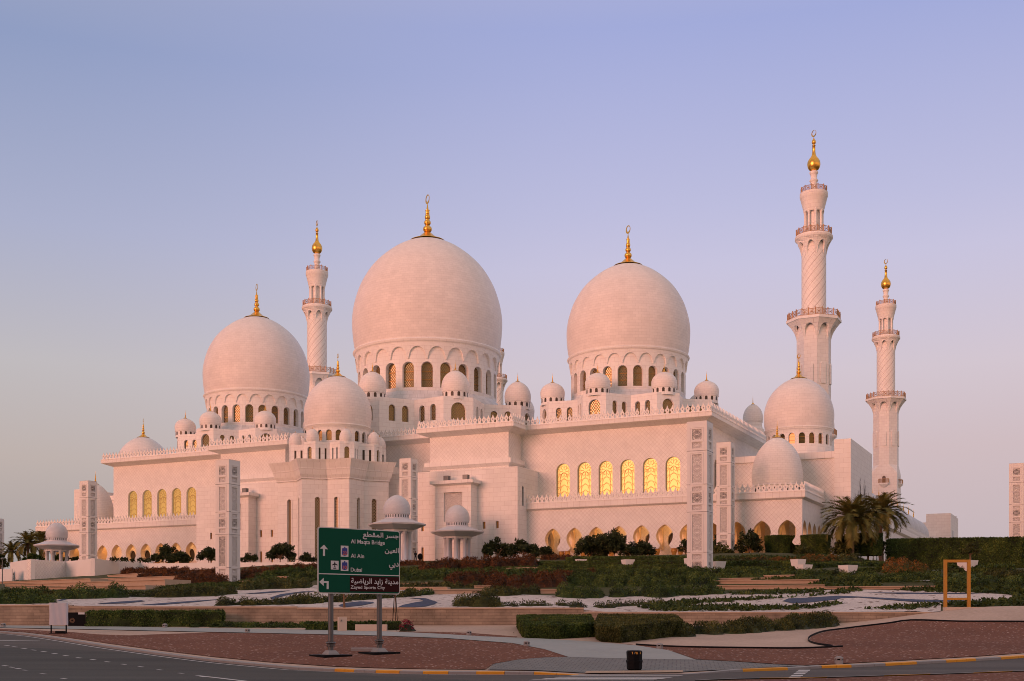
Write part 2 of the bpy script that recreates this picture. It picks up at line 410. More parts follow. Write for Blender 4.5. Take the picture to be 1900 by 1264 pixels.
LF = {
 'green': leaf('green_leaves', [(0.12, (0.010, 0.018, 0.004)), (0.5, (0.056, 0.094, 0.016)), (0.92, (0.19, 0.23, 0.050))]),
 'olive': leaf('olive_leaves', [(0.12, (0.014, 0.018, 0.005)), (0.5, (0.062, 0.072, 0.015)), (0.95, (0.20, 0.19, 0.050))]),
 'red': leaf('russet_leaves', [(0.15, (0.014, 0.009, 0.004)), (0.48, (0.092, 0.033, 0.008)), (0.95, (0.26, 0.095, 0.022))]),
 'hedge': leaf('clipped_leaves', [(0.1, (0.008, 0.014, 0.003)), (0.5, (0.044, 0.076, 0.011)), (0.92, (0.16, 0.20, 0.036))], 0.5, 0.05),
 'tree': leaf('glossy_tree_leaves', [(0.15, (0.008, 0.013, 0.005)), (0.55, (0.036, 0.052, 0.016)), (1.0, (0.14, 0.155, 0.050))]),
 'palm': leaf('palm_leaves', [(0.05, (0.030, 0.034, 0.010)), (0.5, (0.125, 0.125, 0.030)), (1.0, (0.29, 0.23, 0.062))]),
 'cover': leaf('ground_cover_leaves', [(0.1, (0.010, 0.018, 0.004)), (0.5, (0.042, 0.068, 0.012)), (0.95, (0.14, 0.17, 0.035))]),
 'flower': leaf('orange_flowers', [(0.0, (0.043, 0.052, 0.012)), (0.42, (0.096, 0.086, 0.017)), (0.6, (0.26, 0.085, 0.018)), (1.0, (0.50, 0.24, 0.03))], 2.0),
 'magenta': leaf('magenta_flowers', [(0.0, (0.024, 0.035, 0.013)), (0.4, (0.03, 0.03, 0.012)), (0.55, (0.20, 0.010, 0.03)), (1.0, (0.34, 0.02, 0.05))], 2.0),
}
# ------------------------------------------------------------------ mesh building
class MB:
    def __init__(s):
        s.v, s.f, s.u, s.m, s.sm, s.t = [], [], [], [], [], []
    def face(s, pts, mi=0, uv=None, smooth=False, tone=0.5):
        k = len(s.v)
        s.v.extend([tuple(p) for p in pts])
        s.f.append(tuple(range(k, k + len(pts))))
        if uv is None:
            n = Vector((0, 0, 0))
            for i in range(len(pts)):
                a, b = Vector(pts[i]), Vector(pts[(i + 1) % len(pts)])
                n += a.cross(b)
            if n.length > 0: n.normalize()
            if abs(n.z) > 0.75: uv = [(p[0], p[1]) for p in pts]
            else:
                h = math.hypot(n.x, n.y) or 1
                # one shared direction for both faces of a wall
                tx, ty = -n.y / h, n.x / h
                if tx < -1e-4 or (abs(tx) <= 1e-4 and ty < 0): tx, ty = -tx, -ty
                uv = [(p[0] * tx + p[1] * ty, p[2]) for p in pts]
        s.u.append(uv); s.m.append(mi); s.sm.append(smooth); s.t.append(tone)
    def grid(s, rows, mi=0, smooth=True, closed=False, uvs=None):
        # rows of equal length; quads between neighbours share vertices
        k = len(s.v); n = len(rows[0])
        for r in rows: s.v.extend([tuple(p) for p in r])
        for i in range(len(rows) - 1):
            for j in range(n if closed else n - 1):
                j2 = (j + 1) % n
                q = (k + i * n + j, k + i * n + j2, k + (i + 1) * n + j2, k + (i + 1) * n + j)
                s.f.append(q); s.m.append(mi); s.sm.append(smooth); s.t.append(0.5)
                if uvs: s.u.append([uvs(i, j), uvs(i, j + 1), uvs(i + 1, j + 1), uvs(i + 1, j)])
                else: s.u.append([(j, i), (j + 1, i), (j + 1, i + 1), (j, i + 1)])
    def lathe(s, prof, c=(0, 0, 0), seg=48, mi=0, smooth=True, a0=0.0):
        # prof: list of (r, z); a None entry breaks the smoothing
        parts, cur = [], []
        for p in prof:
            if p is None:
                if len(cur) > 1: parts.append(cur)
                cur = [cur[-1]]
            else: cur.append(p)
        if len(cur) > 1: parts.append(cur)
        rref = max(p[0] for p in prof if p)
        for q in parts:
            rows = [[(c[0] + r * math.cos(a0 + math.tau * j / seg), c[1] + r * math.sin(a0 + math.tau * j / seg), c[2] + z) for j in range(seg)] for r, z in q]
            arc = [q[0][1]]
            for i in range(1, len(q)): arc.append(arc[-1] + math.hypot(q[i][0] - q[i - 1][0], q[i][1] - q[i - 1][1]))
            s.grid(rows, mi, smooth, True, lambda i, j, arc=arc: (j / seg * math.tau * rref, arc[i]))
    def box(s, x0, x1, y0, y1, z0, z1, mi=0, bottom=True):
        P = lambda x, y, z: (x, y, z)
        s.face([P(x0, y0, z0), P(x1, y0, z0), P(x1, y0, z1), P(x0, y0, z1)], mi)
        s.face([P(x1, y0, z0), P(x1, y1, z0), P(x1, y1, z1), P(x1, y0, z1)], mi)
        s.face([P(x1, y1, z0), P(x0, y1, z0), P(x0, y1, z1), P(x1, y1, z1)], mi)
        s.face([P(x0, y1, z0), P(x0, y0, z0), P(x0, y0, z1), P(x0, y1, z1)], mi)
        s.face([P(x0, y0, z1), P(x1, y0, z1), P(x1, y1, z1), P(x0, y1, z1)], mi)
        if bottom: s.face([P(x0, y1, z0), P(x1, y1, z0), P(x1, y0, z0), P(x0, y0, z0)], mi)
    def loft(s, rings, mi=0, cap0=False, cap1=True, smooth=False):
        for a, b in zip(rings, rings[1:]):
            n = len(a)
            for j in range(n):
                s.face([a[j], a[(j + 1) % n], b[(j + 1) % n], b[j]], mi, smooth=smooth)
        if cap1: s.poly([p for p in rings[-1]], mi)
        if cap0: s.poly([p for p in rings[0]][::-1], mi)
    def poly(s, pts, mi=0, holes=(), up=None):
        loops = [[Vector(p) for p in pts]] + [[Vector(p) for p in h] for h in holes]
        flat = [p for lp in loops for p in lp]
        for t in tessellate_polygon(loops):
            s.face([flat[i] for i in t], mi)
    def panel(s, fn, outline, holes=(), depth=0.0, mi=0, rmi=None, rim=False, chains=()):
        # outline and holes in (s, z); fn(s, z, d) places them, d = distance behind the face
        loops = [[Vector((p[0], p[1], 0)) for p in lp] for lp in [outline] + list(holes)]
        flat = [p for lp in loops for p in lp]
        for t in tessellate_polygon(loops):
            s.face([fn(flat[i].x, flat[i].y, 0) for i in t], mi, [(flat[i].x, flat[i].y) for i in t])
        rmi = mi if rmi is None else rmi
        if depth:
            for lp in (list(holes) + ([outline] if rim else [])):
                n = len(lp)
                for i in range(n):
                    a, b = lp[i], lp[(i + 1) % n]
                    s.face([fn(a[0], a[1], 0), fn(b[0], b[1], 0), fn(b[0], b[1], depth), fn(a[0], a[1], depth)], rmi)
            for ch in chains:
                for a, b in zip(ch, ch[1:]):
                    s.face([fn(a[0], a[1], 0), fn(b[0], b[1], 0), fn(b[0], b[1], depth), fn(a[0], a[1], depth)], rmi)
    def sweep(s, path, prof, mi=0, closed=False, ends=True):
        # prof (outward, z) along a plan path; outward is to the right of travel
        n = len(path)
        def nrm(p, q):
            dx, dy = q[0] - p[0], q[1] - p[1]; h = math.hypot(dx, dy); return (dy / h, -dx / h)
        offs = []
        for i in range(n):
            a = nrm(path[i - 1], path[i]) if (i > 0 or closed) else None
            b = nrm(path[i], path[(i + 1) % n]) if (i < n - 1 or closed) else None
            if a is None: m = b
            elif b is None: m = a
            else:
                k = 1 + a[0] * b[0] + a[1] * b[1]
                m = ((a[0] + b[0]) / k, (a[1] + b[1]) / k)
            offs.append(m)
        rows = [[(path[i][0] + offs[i][0] * o, path[i][1] + offs[i][1] * o, z) for o, z in prof] for i in range(n)]
        for i in range(n if closed else n - 1):
            r, q = rows[i], rows[(i + 1) % n]
            for j in range(len(prof) - 1): s.face([r[j], q[j], q[j + 1], r[j + 1]], mi)
        if ends and not closed:
            s.poly(rows[0], mi); s.poly(rows[-1], mi)
    def tube(s, pts, r0, r1=None, seg=6, mi=0, cap=True):
        r1 = r0 if r1 is None else r1
        rows = []
        for i, p in enumerate(pts):
            p = Vector(p)
            d = (Vector(pts[min(i + 1, len(pts) - 1)]) - Vector(pts[max(i - 1, 0)])).normalized()
            x = d.cross(Vector((0, 0, 1)))
            if x.length < 0.05: x = d.cross(Vector((1, 0, 0)))
            x.normalize(); y = d.cross(x)
            r = r0 + (r1 - r0) * i / max(1, len(pts) - 1)
            rows.append([tuple(p + x * r * math.cos(math.tau * j / seg) + y * r * math.sin(math.tau * j / seg)) for j in range(seg)])
        s.grid(rows, mi, True, True)
        if cap:
            s.face(rows[0][::-1], mi); s.face(rows[-1], mi)
    def build(s, name, mats, parent=None, loc=None, rz=None):
        me = bpy.data.meshes.new(name)
        me.from_pydata(s.v, [], s.f)
        me.uv_layers.new(name='uv')
        fl = [c for u in s.u for p in u for c in p]
        me.uv_layers['uv'].data.foreach_set('uv', fl)
        me.polygons.foreach_set('material_index', s.m)
        me.polygons.foreach_set('use_smooth', s.sm)
        if any(abs(t - 0.5) > 1e-6 for t in s.t):
            a = me.attributes.new('tone', 'FLOAT', 'FACE'); a.data.foreach_set('value', s.t)
        for m in (mats if isinstance(mats, (list, tuple)) else [mats]): me.materials.append(m)
        me.update()
        o = bpy.data.objects.new(name, me)
        COL.objects.link(o)
        if parent is not None: o.parent = parent
        if loc is not None: o.location = loc
        if rz is not None: o.rotation_euler.z = rz
        return o
def tag(o, label, cat, group=None):
    o['label'] = label; o['category'] = cat
    if group: o['group'] = group
    return o
def thing(name, label, cat, loc=(0, 0, 0), rz=0.0, group=None):
    o = bpy.data.objects.new(name, None); COL.objects.link(o)
    o.location = loc; o.rotation_euler.z = rz
    o.empty_display_size = 0.5
    return tag(o, label, cat, group)
def kind(o, k='structure'):
    o['kind'] = k; return o
def kids(o): return [c for c in bpy.data.objects if c.parent == o]
def copy_tree(o, parent=None):
    c = o.copy(); COL.objects.link(c)
    if parent is not None: c.parent = parent
    for ch in kids(o): copy_tree(ch, c)
    return c
def arch(c, z0, z1, wd, n=8, pt=0.0):                   # round-headed opening, pt lifts a slight point
    r = wd / 2; zs = z1 - r - pt
    o = [(c - r, z0), (c + r, z0), (c + r, zs)]
    for k in range(1, n):
        t = math.pi * k / n
        o.append((c + r * math.cos(t), zs + r * math.sin(t) + pt * math.sin(t) ** 6))
    return o + [(c - r, zs)]
def flat_fn(p0, p1):                                    # wall plane from p0 to p1, outward to the right
    dx, dy = p1[0] - p0[0], p1[1] - p0[1]; h = math.hypot(dx, dy); dx /= h; dy /= h
    return (lambda s, z, d=0.0: (p0[0] + dx * s - dy * d, p0[1] + dy * s + dx * d, z)), h

# ------------------------------------------------------------------ the mosque (plan axes: x along the front, y into the building)
mosque = thing('mosque', 'white marble mosque of many domes with arcaded wings and glowing arched windows', 'mosque', (X0, Y0, 0), -TH)

def finial(name, parent, c, h, r, moon=True, flat=False):
    m = MB()
    p = [(0.0 + r, 0), (r * 0.98, 0.012 * h), None, (r * 0.55, 0.07 * h), (r * 0.28, 0.16 * h), (r * 0.16, 0.2 * h), None]
    z = 0.2
    for k, (br, bh) in enumerate(((0.25, 0.13), (0.19, 0.10), (0.15, 0.085), (0.11, 0.07))):
        for q in range(0, 9):
            t = math.pi * q / 8
            p.append((r * (0.09 + (br - 0.09) * math.sin(t)), (z + bh * (1 - math.cos(t)) / 2) * h))
        z += bh + 0.022
        p += [(r * 0.13, (z - 0.014) * h), (r * 0.08, z * h)]
    top = 0.80 if moon else 1.0
    p += [(r * 0.06, (z + 0.01) * h), (0.012 * r, top * h)]
    m.lathe(p, c, 20)
    if moon:                                            # crescent ring
        R0 = 0.10 * h; n = 26; zc = c[2] + top * h + R0 * 0.95
        for k in range(n):
            a, b = math.tau * k / n + 0.9, math.tau * (k + 1) / n + 0.9
            def P(t, i, yy):
                wd = R0 * (0.12 + 0.2 * (0.5 - 0.5 * math.cos(t - 0.9)))
                rr = R0 if i else R0 - 2 * wd * 0.8
                return (c[0] + rr * math.cos(t) * 0.8 , c[1] + yy - rr * math.cos(t) * 0.55, zc + rr * math.sin(t))
            yy = 0.05 * R0
            m.face([P(a, 1, -yy), P(b, 1, -yy), P(b, 0, -yy), P(a, 0, -yy)])
            m.face([P(a, 1, yy), P(b, 1, yy), P(b, 0, yy), P(a, 0, yy)])
            m.face([P(a, 1, -yy), P(b, 1, -yy), P(b, 1, yy), P(a, 1, yy)])
            m.face([P(a, 0, -yy), P(b, 0, -yy), P(b, 0, yy), P(a, 0, yy)])
    return m.build(name, M_gold, parent)

DOME = [(0.955, -0.43), (0.978, -0.32), (0.995, -0.16), (1.0, 0.0), (0.985, 0.14), (0.955, 0.27), (0.905, 0.42), (0.84, 0.55), (0.755, 0.68), (0.655, 0.79), (0.545, 0.885), (0.425, 0.97), (0.30, 1.035), (0.2, 1.072), (0.10, 1.10), (0.0, 1.115)]
def smooth_prof(pr, n=4):
    out = []
    for i in range(len(pr) - 1):
        p0, p1, p2, p3 = pr[max(i - 1, 0)], pr[i], pr[i + 1], pr[min(i + 2, len(pr) - 1)]
        for k in range(n):
            t = k / n
            f = lambda a, b, c_, d: 0.5 * (2 * b + (c_ - a) * t + (2 * a - 5 * b + 4 * c_ - d) * t * t + (3 * b - a - 3 * c_ + d) * t ** 3)
            out.append((max(0, f(p0[0], p1[0], p2[0], p3[0])), f(p0[1], p1[1], p2[1], p3[1])))
    return out + [pr[-1]]
DOMES = smooth_prof(DOME)

def big_dome(a, b, zc, r, base, n=24, scallop=True, glassm=None, fin_h=10.0, name='dome', depth=0.065):
    """part 'dome' with sub-parts drum, drum_window (each), finial"""
    m = MB()
    m.lathe([(p * r, z * r) for p, z in DOMES], (a, b, zc), 96)
    d = m.build(name, M_dome, mosque)
    c = (a, b, 0)
    dr = 0.925 * r
    m = MB()
    # ring mouldings under the shell
    ring = [(0.955, -0.425), (0.985, -0.435), (0.992, -0.452), (0.978, -0.472), None, (0.965, -0.478), (0.965, -0.50)]
    m.lathe([None if p is None else (p[0] * r, zc + p[1] * r) for p in ring], c, 96)
    zt = zc - 0.50 * r
    w0, w1 = zc - 1.05 * r, zc - 0.725 * r
    if not scallop: w0, w1 = zc - 0.93 * r, zc - 0.62 * r
    if scallop:
        # arched apron
        za, zb = zc - 0.55 * r, zc - 0.69 * r
        for k in range(n):
            t0 = math.tau * k / n; dt = math.tau / n
            fn = lambda s_, z, d_, t0=t0: (a + (lerp(0.938 * r, 0.965 * r, (z - zb) / (zt - zb)) - d_) * math.cos(t0 + s_ / r), b + (lerp(0.938 * r, 0.965 * r, (z - zb) / (zt - zb)) - d_) * math.sin(t0 + s_ / r), z)
            wd = dt * r
            e = 0.035 * wd
            pts = [(0, zb), (e, zb)]
            for q in range(0, 13):
                x = -1 + 2 * q / 12
                hgt = (1 - abs(x) ** 2.3) ** 0.62 if abs(x) < 1 else 0
                pts.append((e + (wd - 2 * e) * q / 12, zb + 0.012 * r + (za - zb) * hgt))
            pts += [(wd - e, zb), (wd, zb), (wd, zt), (wd * 0.66, zt), (wd * 0.33, zt), (0, zt)]
            m.panel(fn, pts, (), 0.04 * r, 0, chains=[pts[:-4]])
    else:
        m.lathe([(0.965 * r, zt), None, (0.95 * r, zt - 0.01 * r), (0.93 * r, zt - 0.06 * r), (0.925 * r, zt - 0.1 * r)], c, 96)
    dep = depth * r
    wins = []
    for k in range(n):
        t0 = math.tau * (k - 0.5) / n; wd = math.tau / n * dr
        fn = lambda s_, z, d_=0.0, t0=t0: (a + (dr - d_) * math.cos(t0 + s_ / dr), b + (dr - d_) * math.sin(t0 + s_ / dr), z)
        ztop = zt
        ol = [(0, base), (wd / 3, base), (wd * 2 / 3, base), (wd, base), (wd, ztop), (wd * 2 / 3, ztop), (wd / 3, ztop), (0, ztop)]
        h = arch(wd / 2, w0, w1, wd * 0.62, 10)
        m.panel(fn, ol, [h], dep, 0)
        # is this bay turned away for good?  (only the front two thirds get glass of their own)
        tm = math.tau * k / n
        wins.append((tm, fn, wd))
    m.build('drum', M_wall, d)
    gm = glassm or M_latglass
    for tm, fn, wd in wins:
        if math.sin(tm) > 0.62: continue
        g = MB()
        h = arch(wd / 2, w0, w1, wd * 0.64, 10)
        g.panel(lambda s_, z, d_=0.0: fn(s_, z, dep * 0.97), h)
        # centre mullion and transoms
        for z in (w0 + 0.30 * (w1 - w0), w0 + 0.62 * (w1 - w0)):
            g.panel(lambda s_, z_, d_=0.0: fn(s_, z_, dep * 0.9), [(wd * 0.19, z), (wd * 0.81, z), (wd * 0.81, z + 0.025 * r * 0.5), (wd * 0.19, z + 0.025 * r * 0.5)], mi=1)
        g.build('drum_window', [gm, M_bar], d)
    finial('finial', d, (a, b, zc + 1.075 * r), fin_h, 0.24 * r)
    return d

def small_dome(a, b, base, r, top, drum=0.9, fin=1.6, nwin=12, z_open=True):
    """part 'small_dome' with sub-parts drum, finial"""
    zc = base + drum + 0.46 * r
    k = (top - zc) / r / 1.115
    m = MB()
    m.lathe([(p * r, (z if z < 0 else z * k) * r) for p, z in DOMES] , (a, b, zc), 40)
    m.lathe([(0.965 * r, zc - 0.43 * r), (0.985 * r, zc - 0.45 * r), (0.96 * r, zc - 0.48 * r), None, (0.90 * r, zc - 0.485 * r)], (a, b, 0), 40)
    d = m.build('small_dome', M_domes, mosque)
    m = MB()
    rr = 0.915 * r
    m.lathe([(rr, base - 0.4), (rr, base + drum)], (a, b, 0), 40)
    if z_open:
        for q in range(nwin):
            t = math.tau * (q + 0.5) / nwin
            wd = 0.42 * math.tau * rr / nwin
            fn = lambda s_, z, d_=0.0, t=t: (a + (rr * 1.008) * math.cos(t + s_ / rr), b + (rr * 1.008) * math.sin(t + s_ / rr), z)
            m.panel(fn, arch(0, base + 0.12 * drum, base + 0.86 * drum, wd, 6), mi=1)
    m.build('drum', [M_wall, M_dark], d)
    finial('finial', d, (a, b, zc + 1.09 * r * k), fin, 0.2 * r, moon=False)
    return d

def star(a, b, rt, ri, t, z, n=8, a0=0.0):
    # eight-pointed plan: tips cut off at distance rt with half-width t, inner corners at ri
    p = []
    for k in range(n):
        f = a0 + math.tau * k / n
        cx_, sy_ = math.cos(f), math.sin(f)
        if t > 0:
            p.append((a + rt * cx_ + t * sy_, b + rt * sy_ - t * cx_, z))
            p.append((a + rt * cx_ - t * sy_, b + rt * sy_ + t * cx_, z))
        else: p.append((a + rt * cx_, b + rt * sy_, z))
        g = f + math.pi / n
        p.append((a + ri * math.cos(g), b + ri * math.sin(g), z))
    return p

def podium(a, b, rt, ri, t, z0, z1, rd, zd, big, small, win_h, glassm):
    """star podium under a dome: part 'podium' with window sub-parts"""
    plan = star(a, b, rt, ri, t, 0)
    n = len(plan)
    m = MB(); panes = []
    for i in range(n):
        p, q = plan[i], plan[(i + 1) % n]
        fn, h = flat_fn(p, q)
        mid = ((p[0] + q[0]) / 2 - a, (p[1] + q[1]) / 2 - b)
        ws = []
        tip = i % 3 == 0
        if tip: ws = [arch(h / 2, z1 - win_h[1], z1 - win_h[0], big, 10)]
        else:
            for s_ in (0.36, 0.74) if i % 3 == 1 else (0.26, 0.64): ws.append(arch(h * s_, z1 - win_h[1], z1 - win_h[0] - 0.2, small, 8))
        m.panel(fn, [(0, z0), (h, z0), (h, z1), (0, z1)], ws, 0.55)
        if mid[1] < 0.45 * rt: panes += [(fn, o) for o in ws]
    # parapet lip, roof and the sloping skirt up to the drum
    top = [(p[0], p[1], z1) for p in plan]
    inn = [(a + (p[0] - a) * 0.965, b + (p[1] - b) * 0.965, z1) for p in plan]
    m.loft([top, inn], cap1=False)
    low = [(p[0], p[1], z1 - 0.35) for p in inn]
    m.loft([inn, low], cap1=False)
    m.poly(low)
    o = m.build('podium', M_wall, mosque)
    k = MB()
    ring = []
    for i in range(n):
        f = math.atan2(plan[i][1] - b, plan[i][0] - a)
        ring.append((a + rd * math.cos(f), b + rd * math.sin(f), zd))
    foot = [(a + (p[0] - a) * (0.93 if i % 3 == 2 else 0.72), b + (p[1] - b) * (0.93 if i % 3 == 2 else 0.72), z1 - 0.3) for i, p in enumerate(plan)]
    k.loft([foot, ring], cap1=True)
    k.build('skirt_roof', M_lead, o)
    for fn, ol in panes:
        g = MB(); g.panel(lambda s_, z, d_=0.0: fn(s_, z, 0.5), ol)
        g.build('window', glassm, o)
    return o

# main and side domes with their podiums and corner domes
for a, r, zc, base, rho, rs, ztop, zpod, sm_top in ((0, 16.4, 67.4, 48.9, 22.0, 2.8, 46.7, 38.0, 52.4), (46.75, 12.4, 60.1, 45.8, 16.3, 2.42, 44.7, 38.0, 48.9), (-46.75, 12.4, 60.1, 45.8, 16.3, 2.42, 44.7, 38.0, 48.9)):
    big_dome(a, 0, zc, r, base, fin_h=10.4 if r > 15 else 8.3)
    k = r / 16.4
    t = 3.1 * k
    podium(a, 0, rho + 2.3 * k, (rho + 2.3) * 0.80 if r > 15 else (rho + 2.3 * k) * 0.80, t, zpod - 1, ztop, 0.93 * r, base + 0.6, 2.6 * k + 0.4, 1.35 * k + 0.1, (1.1, 4.6 if r > 15 else 3.9), M_latglass)
    for q in range(8):
        f = math.tau * q / 8
        small_dome(a + rho * math.cos(f), rho * math.sin(f), ztop, rs, sm_top, 1.15 * rs / 2.6, 2.0)

# --- upper walls
UP = [(-69.45, 70), (-69.45, -22.7), (-33.8, -22.7), (-33.8, -28.2), (-17.03, -28.2), (-17.03, -22.7), (17.03, -22.7), (17.03, -28.2), (33.8, -28.2), (33.8, -22.7), (69.45, -22.7), (69.45, 70)]
ZB = 10.5
WIN = [42.36, 46.64, 50.85, 55.08, 59.4, 63.68]
NICHE = [42.42 + 4.268 * k for k in range(7)]
def hshoe(c, zt, k=1.0, z_end=None):                    # keyhole arch outline, from the right foot over the top to the left foot
    half = [(0, 0), (0.40, -0.20), (0.88, -0.56), (1.28, -1.08), (1.50, -1.65), (1.53, -2.1), (1.43, -2.6), (1.18, -3.1), (0.93, -3.45), (0.86, -3.65), (0.86, -3.85), (1.02, -3.87), (1.02, -4.05), (1.2, -4.07), (1.2, -4.2)]
    sp = []
    for i in range(len(half) - 1):
        sp.append(half[i])
        if i < 8: sp.append(((half[i][0] + half[i + 1][0]) / 2 * 1.012, (half[i][1] + half[i + 1][1]) / 2 + 0.02))
    sp.append(half[-1])
    z_end = zt - 4.2 if z_end is None else z_end
    R_ = [(c + x * k, zt + z * k) for x, z in sp[::-1]]
    L_ = [(c - x * k, zt + z * k) for x, z in sp[1:]]
    return R_ + L_
m = MB()
big_panes, low_panes = [], []
side_panes = []
for i in range(len(UP) - 1):
    p, q = UP[i], UP[i + 1]
    fn, h = flat_fn(p, q)
    holes = []
    if p[1] == q[1] == -22.7 and abs(p[0] + q[0]) > 60:
        for x in WIN:
            s_ = (x if p[0] > 0 else -x) - p[0]
            if p[0] < 0 and x == WIN[0] : pass
            o = arch(s_, 25.0, 31.25, 2.75, 14)
            holes.append(o); big_panes.append((fn, o, s_))
        for x in NICHE:
            s_ = (x if p[0] > 0 else -x) - p[0]
            if 1.6 < s_ < h - 1.6:
                o = [(s_ + c_ * 1.05, 16.3 + d_ * 1.45) for c_, d_ in [(math.cos(math.tau * k / 18), math.sin(math.tau * k / 18)) for k in range(18)]]
                holes.append(o); low_panes.append((fn, o))
    if p[0] == q[0] and abs(p[0]) == 69.45:
        for yb in ((-15.3, -4.0, 30, 42, 54) ):
            s_ = abs(yb - p[1])
            o = arch(s_, 25.0, 31.25, 2.2, 12); holes.append(o); side_panes.append((fn, o))
    m.panel(fn, [(0, ZB), (h, ZB), (h, 37.05), (0, 37.05)], holes, 0.62)
m.face([(-69.4, 70, ZB), (69.4, 70, ZB), (69.4, 70, 37.05), (-69.4, 70, 37.05)])
m.build('upper_wall', M_diag, mosque)

def tracery(g, fn, c, z0, z1, wd, d, mi=1, bw=0.055):
    h = z1 - z0; r = wd / 2
    def rib(pts, w_=bw, closed=False):
        n = len(pts)
        for i in range(n if closed else n - 1):
            (x0, y0), (x1, y1) = pts[i], pts[(i + 1) % n]
            L_ = math.hypot(x1 - x0, y1 - y0) or 1
            nx, ny = -(y1 - y0) / L_ * w_ / 2, (x1 - x0) / L_ * w_ / 2
            g.face([fn(c + x0 + nx, y0 + ny, d), fn(c + x1 + nx, y1 + ny, d), fn(c + x1 - nx, y1 - ny, d), fn(c + x0 - nx, y0 - ny, d)], mi)
    A = lambda x0, y0, rr, t0, t1, n=10: [(x0 + rr * math.cos(t0 + (t1 - t0) * k / n), y0 + rr * math.sin(t0 + (t1 - t0) * k / n)) for k in range(n + 1)]
    zr = z1 - r * 1.05                                   # rosette centre
    for s_ in (-1, 1): rib([(s_ * 0.56 * r, z0), (s_ * 0.56 * r, zr - 0.62 * r)])
    rib([(x, y) for x, y in arch(0, z0, z1, wd * 0.97, 12)], bw * 1.3, True)
    for k in range(4):
        y = z0 + 0.02 * h + k * 0.185 * h
        for s_ in (-1, 1): rib(A(0 if 1 else 0, y - 0.35 * r, 0.98 * r, math.pi / 2, math.pi / 2 + s_ * 1.15))
        for s_ in (-1, 1): rib([(s_ * 0.56 * r, y - 0.1 * r), (s_ * 0.44 * r, y + 0.34 * r), (s_ * 0.2 * r, y + 0.66 * r), (0, y + 0.80 * r)])
        rib([(-0.98 * r, y + 0.42 * r), (-0.56 * r, y + 0.50 * r)]); rib([(0.56 * r, y + 0.50 * r), (0.98 * r, y + 0.42 * r)])
    for k in range(8):
        t = math.tau * k / 8 + math.pi / 8
        u, v = (math.cos(t), math.sin(t)), (-math.sin(t), math.cos(t))
        q = lambda al, ac: (u[0] * al * r + v[0] * ac * r, zr + u[1] * al * r + v[1] * ac * r)
        rib([q(0.20, -0.07), q(0.52, -0.20), q(0.86, 0.0), q(0.52, 0.20), q(0.20, 0.07)])
        t2 = math.tau * (k + 0.5) / 8 + math.pi / 8
        u2 = (math.cos(t2), math.sin(t2))
        rib([(u2[0] * 0.62 * r, zr + u2[1] * 0.62 * r), (u2[0] * 0.93 * r, zr + u2[1] * 0.93 * r)])
for fn, o, s_ in big_panes:
    g = MB(); g.panel(lambda s2, z, d_=0.0: fn(s2, z, 0.55), o)
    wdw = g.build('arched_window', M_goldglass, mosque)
    g = MB(); tracery(g, fn, s_, 25.0, 31.25, 2.75, 0.50, 0)
    g.build('tracery', M_bar, wdw)
for fn, o in side_panes:
    g = MB(); g.panel(lambda s2, z, d_=0.0: fn(s2, z, 0.45), o)
    g.build('side_window', M_latglass, mosque)
for fn, o in low_panes:
    g = MB(); g.panel(lambda s2, z, d_=0.0: fn(s2, z, 0.5), o)
    g.build('arcade_window', M_dark, mosque)

def cornice(path, z0, z1, z2, over, name='cornice', mat=M_trim, closed=False):
    m = MB()
    m.sweep(path, [(0, z0), (over * 0.93, z1 - 0.03), (over * 0.93, z1), (over, z1 + 0.02), (over, z2 - 0.12), (over + 0.06, z2 - 0.12), (over + 0.06, z2), (0.0, z2)], closed=closed)
    return m.build(name, mat, mosque)
cornice(UP, 36.95, 37.65, 38.5, 1.95)
m = MB(); m.poly([(x, y, 38.3) for x, y in UP]); m.build('roof', M_lead, mosque)

MER = [(0.42, 0), (0.42, 0.12), (0.28, 0.20), (0.22, 0.32), (0.28, 0.46), (0.38, 0.62), (0.40, 0.78), (0.33, 0.94), (0.19, 1.06), (0.12, 1.20), (0.0, 1.58)]
def merlons(path, off, z, step=0.94, name='parapet', hgt=1.0):
    m = MB(); n = len(path)
    ol = [(x, y * hgt) for x, y in MER] + [(-x, y * hgt) for x, y in MER[-2::-1]]
    hl = [(0, 0.46 * hgt), (0.10, 0.66 * hgt), (0.09, 0.78 * hgt), (0, 0.9 * hgt), (-0.09, 0.78 * hgt), (-0.10, 0.66 * hgt)]
    # corner points of the offset line
    pts = []
    for i in range(n):
        def nr(p, q):
            dx, dy = q[0] - p[0], q[1] - p[1]; h = math.hypot(dx, dy); return (dy / h, -dx / h)
        a = nr(path[i - 1], path[i]) if i > 0 else None
        b = nr(path[i], path[i + 1]) if i < n - 1 else None
        if a is None: k = b
        elif b is None: k = a
        else:
            g = 1 + a[0] * b[0] + a[1] * b[1]; k = ((a[0] + b[0]) / g, (a[1] + b[1]) / g)
        pts.append((path[i][0] + k[0] * off, path[i][1] + k[1] * off))
    for p, q in zip(pts, pts[1:]):
        fn, h = flat_fn(p, q)
        c = max(1, round(h / step)); st = h / c
        for k in range(c):
            s0 = st * (k + 0.5)
            f2 = lambda s_, zz, d_=0.0: fn(s0 + s_, z + zz, d_ )
            m.panel(f2, ol, [hl], 0.16, rim=True)
            m.panel(lambda s_, zz, d_=0.0: fn(s0 + s_, z + zz, 0.16), ol, [hl])
        m.panel(lambda s_, zz, d_=0.0: fn(s_, z + zz, d_ - 0.03), [(0, -0.01), (h, -0.01), (h, 0.13), (0, 0.13)], (), 0.22, rim=True)
    return m.build(name, M_fret, mosque)
merlons(UP, 1.75, 38.5)

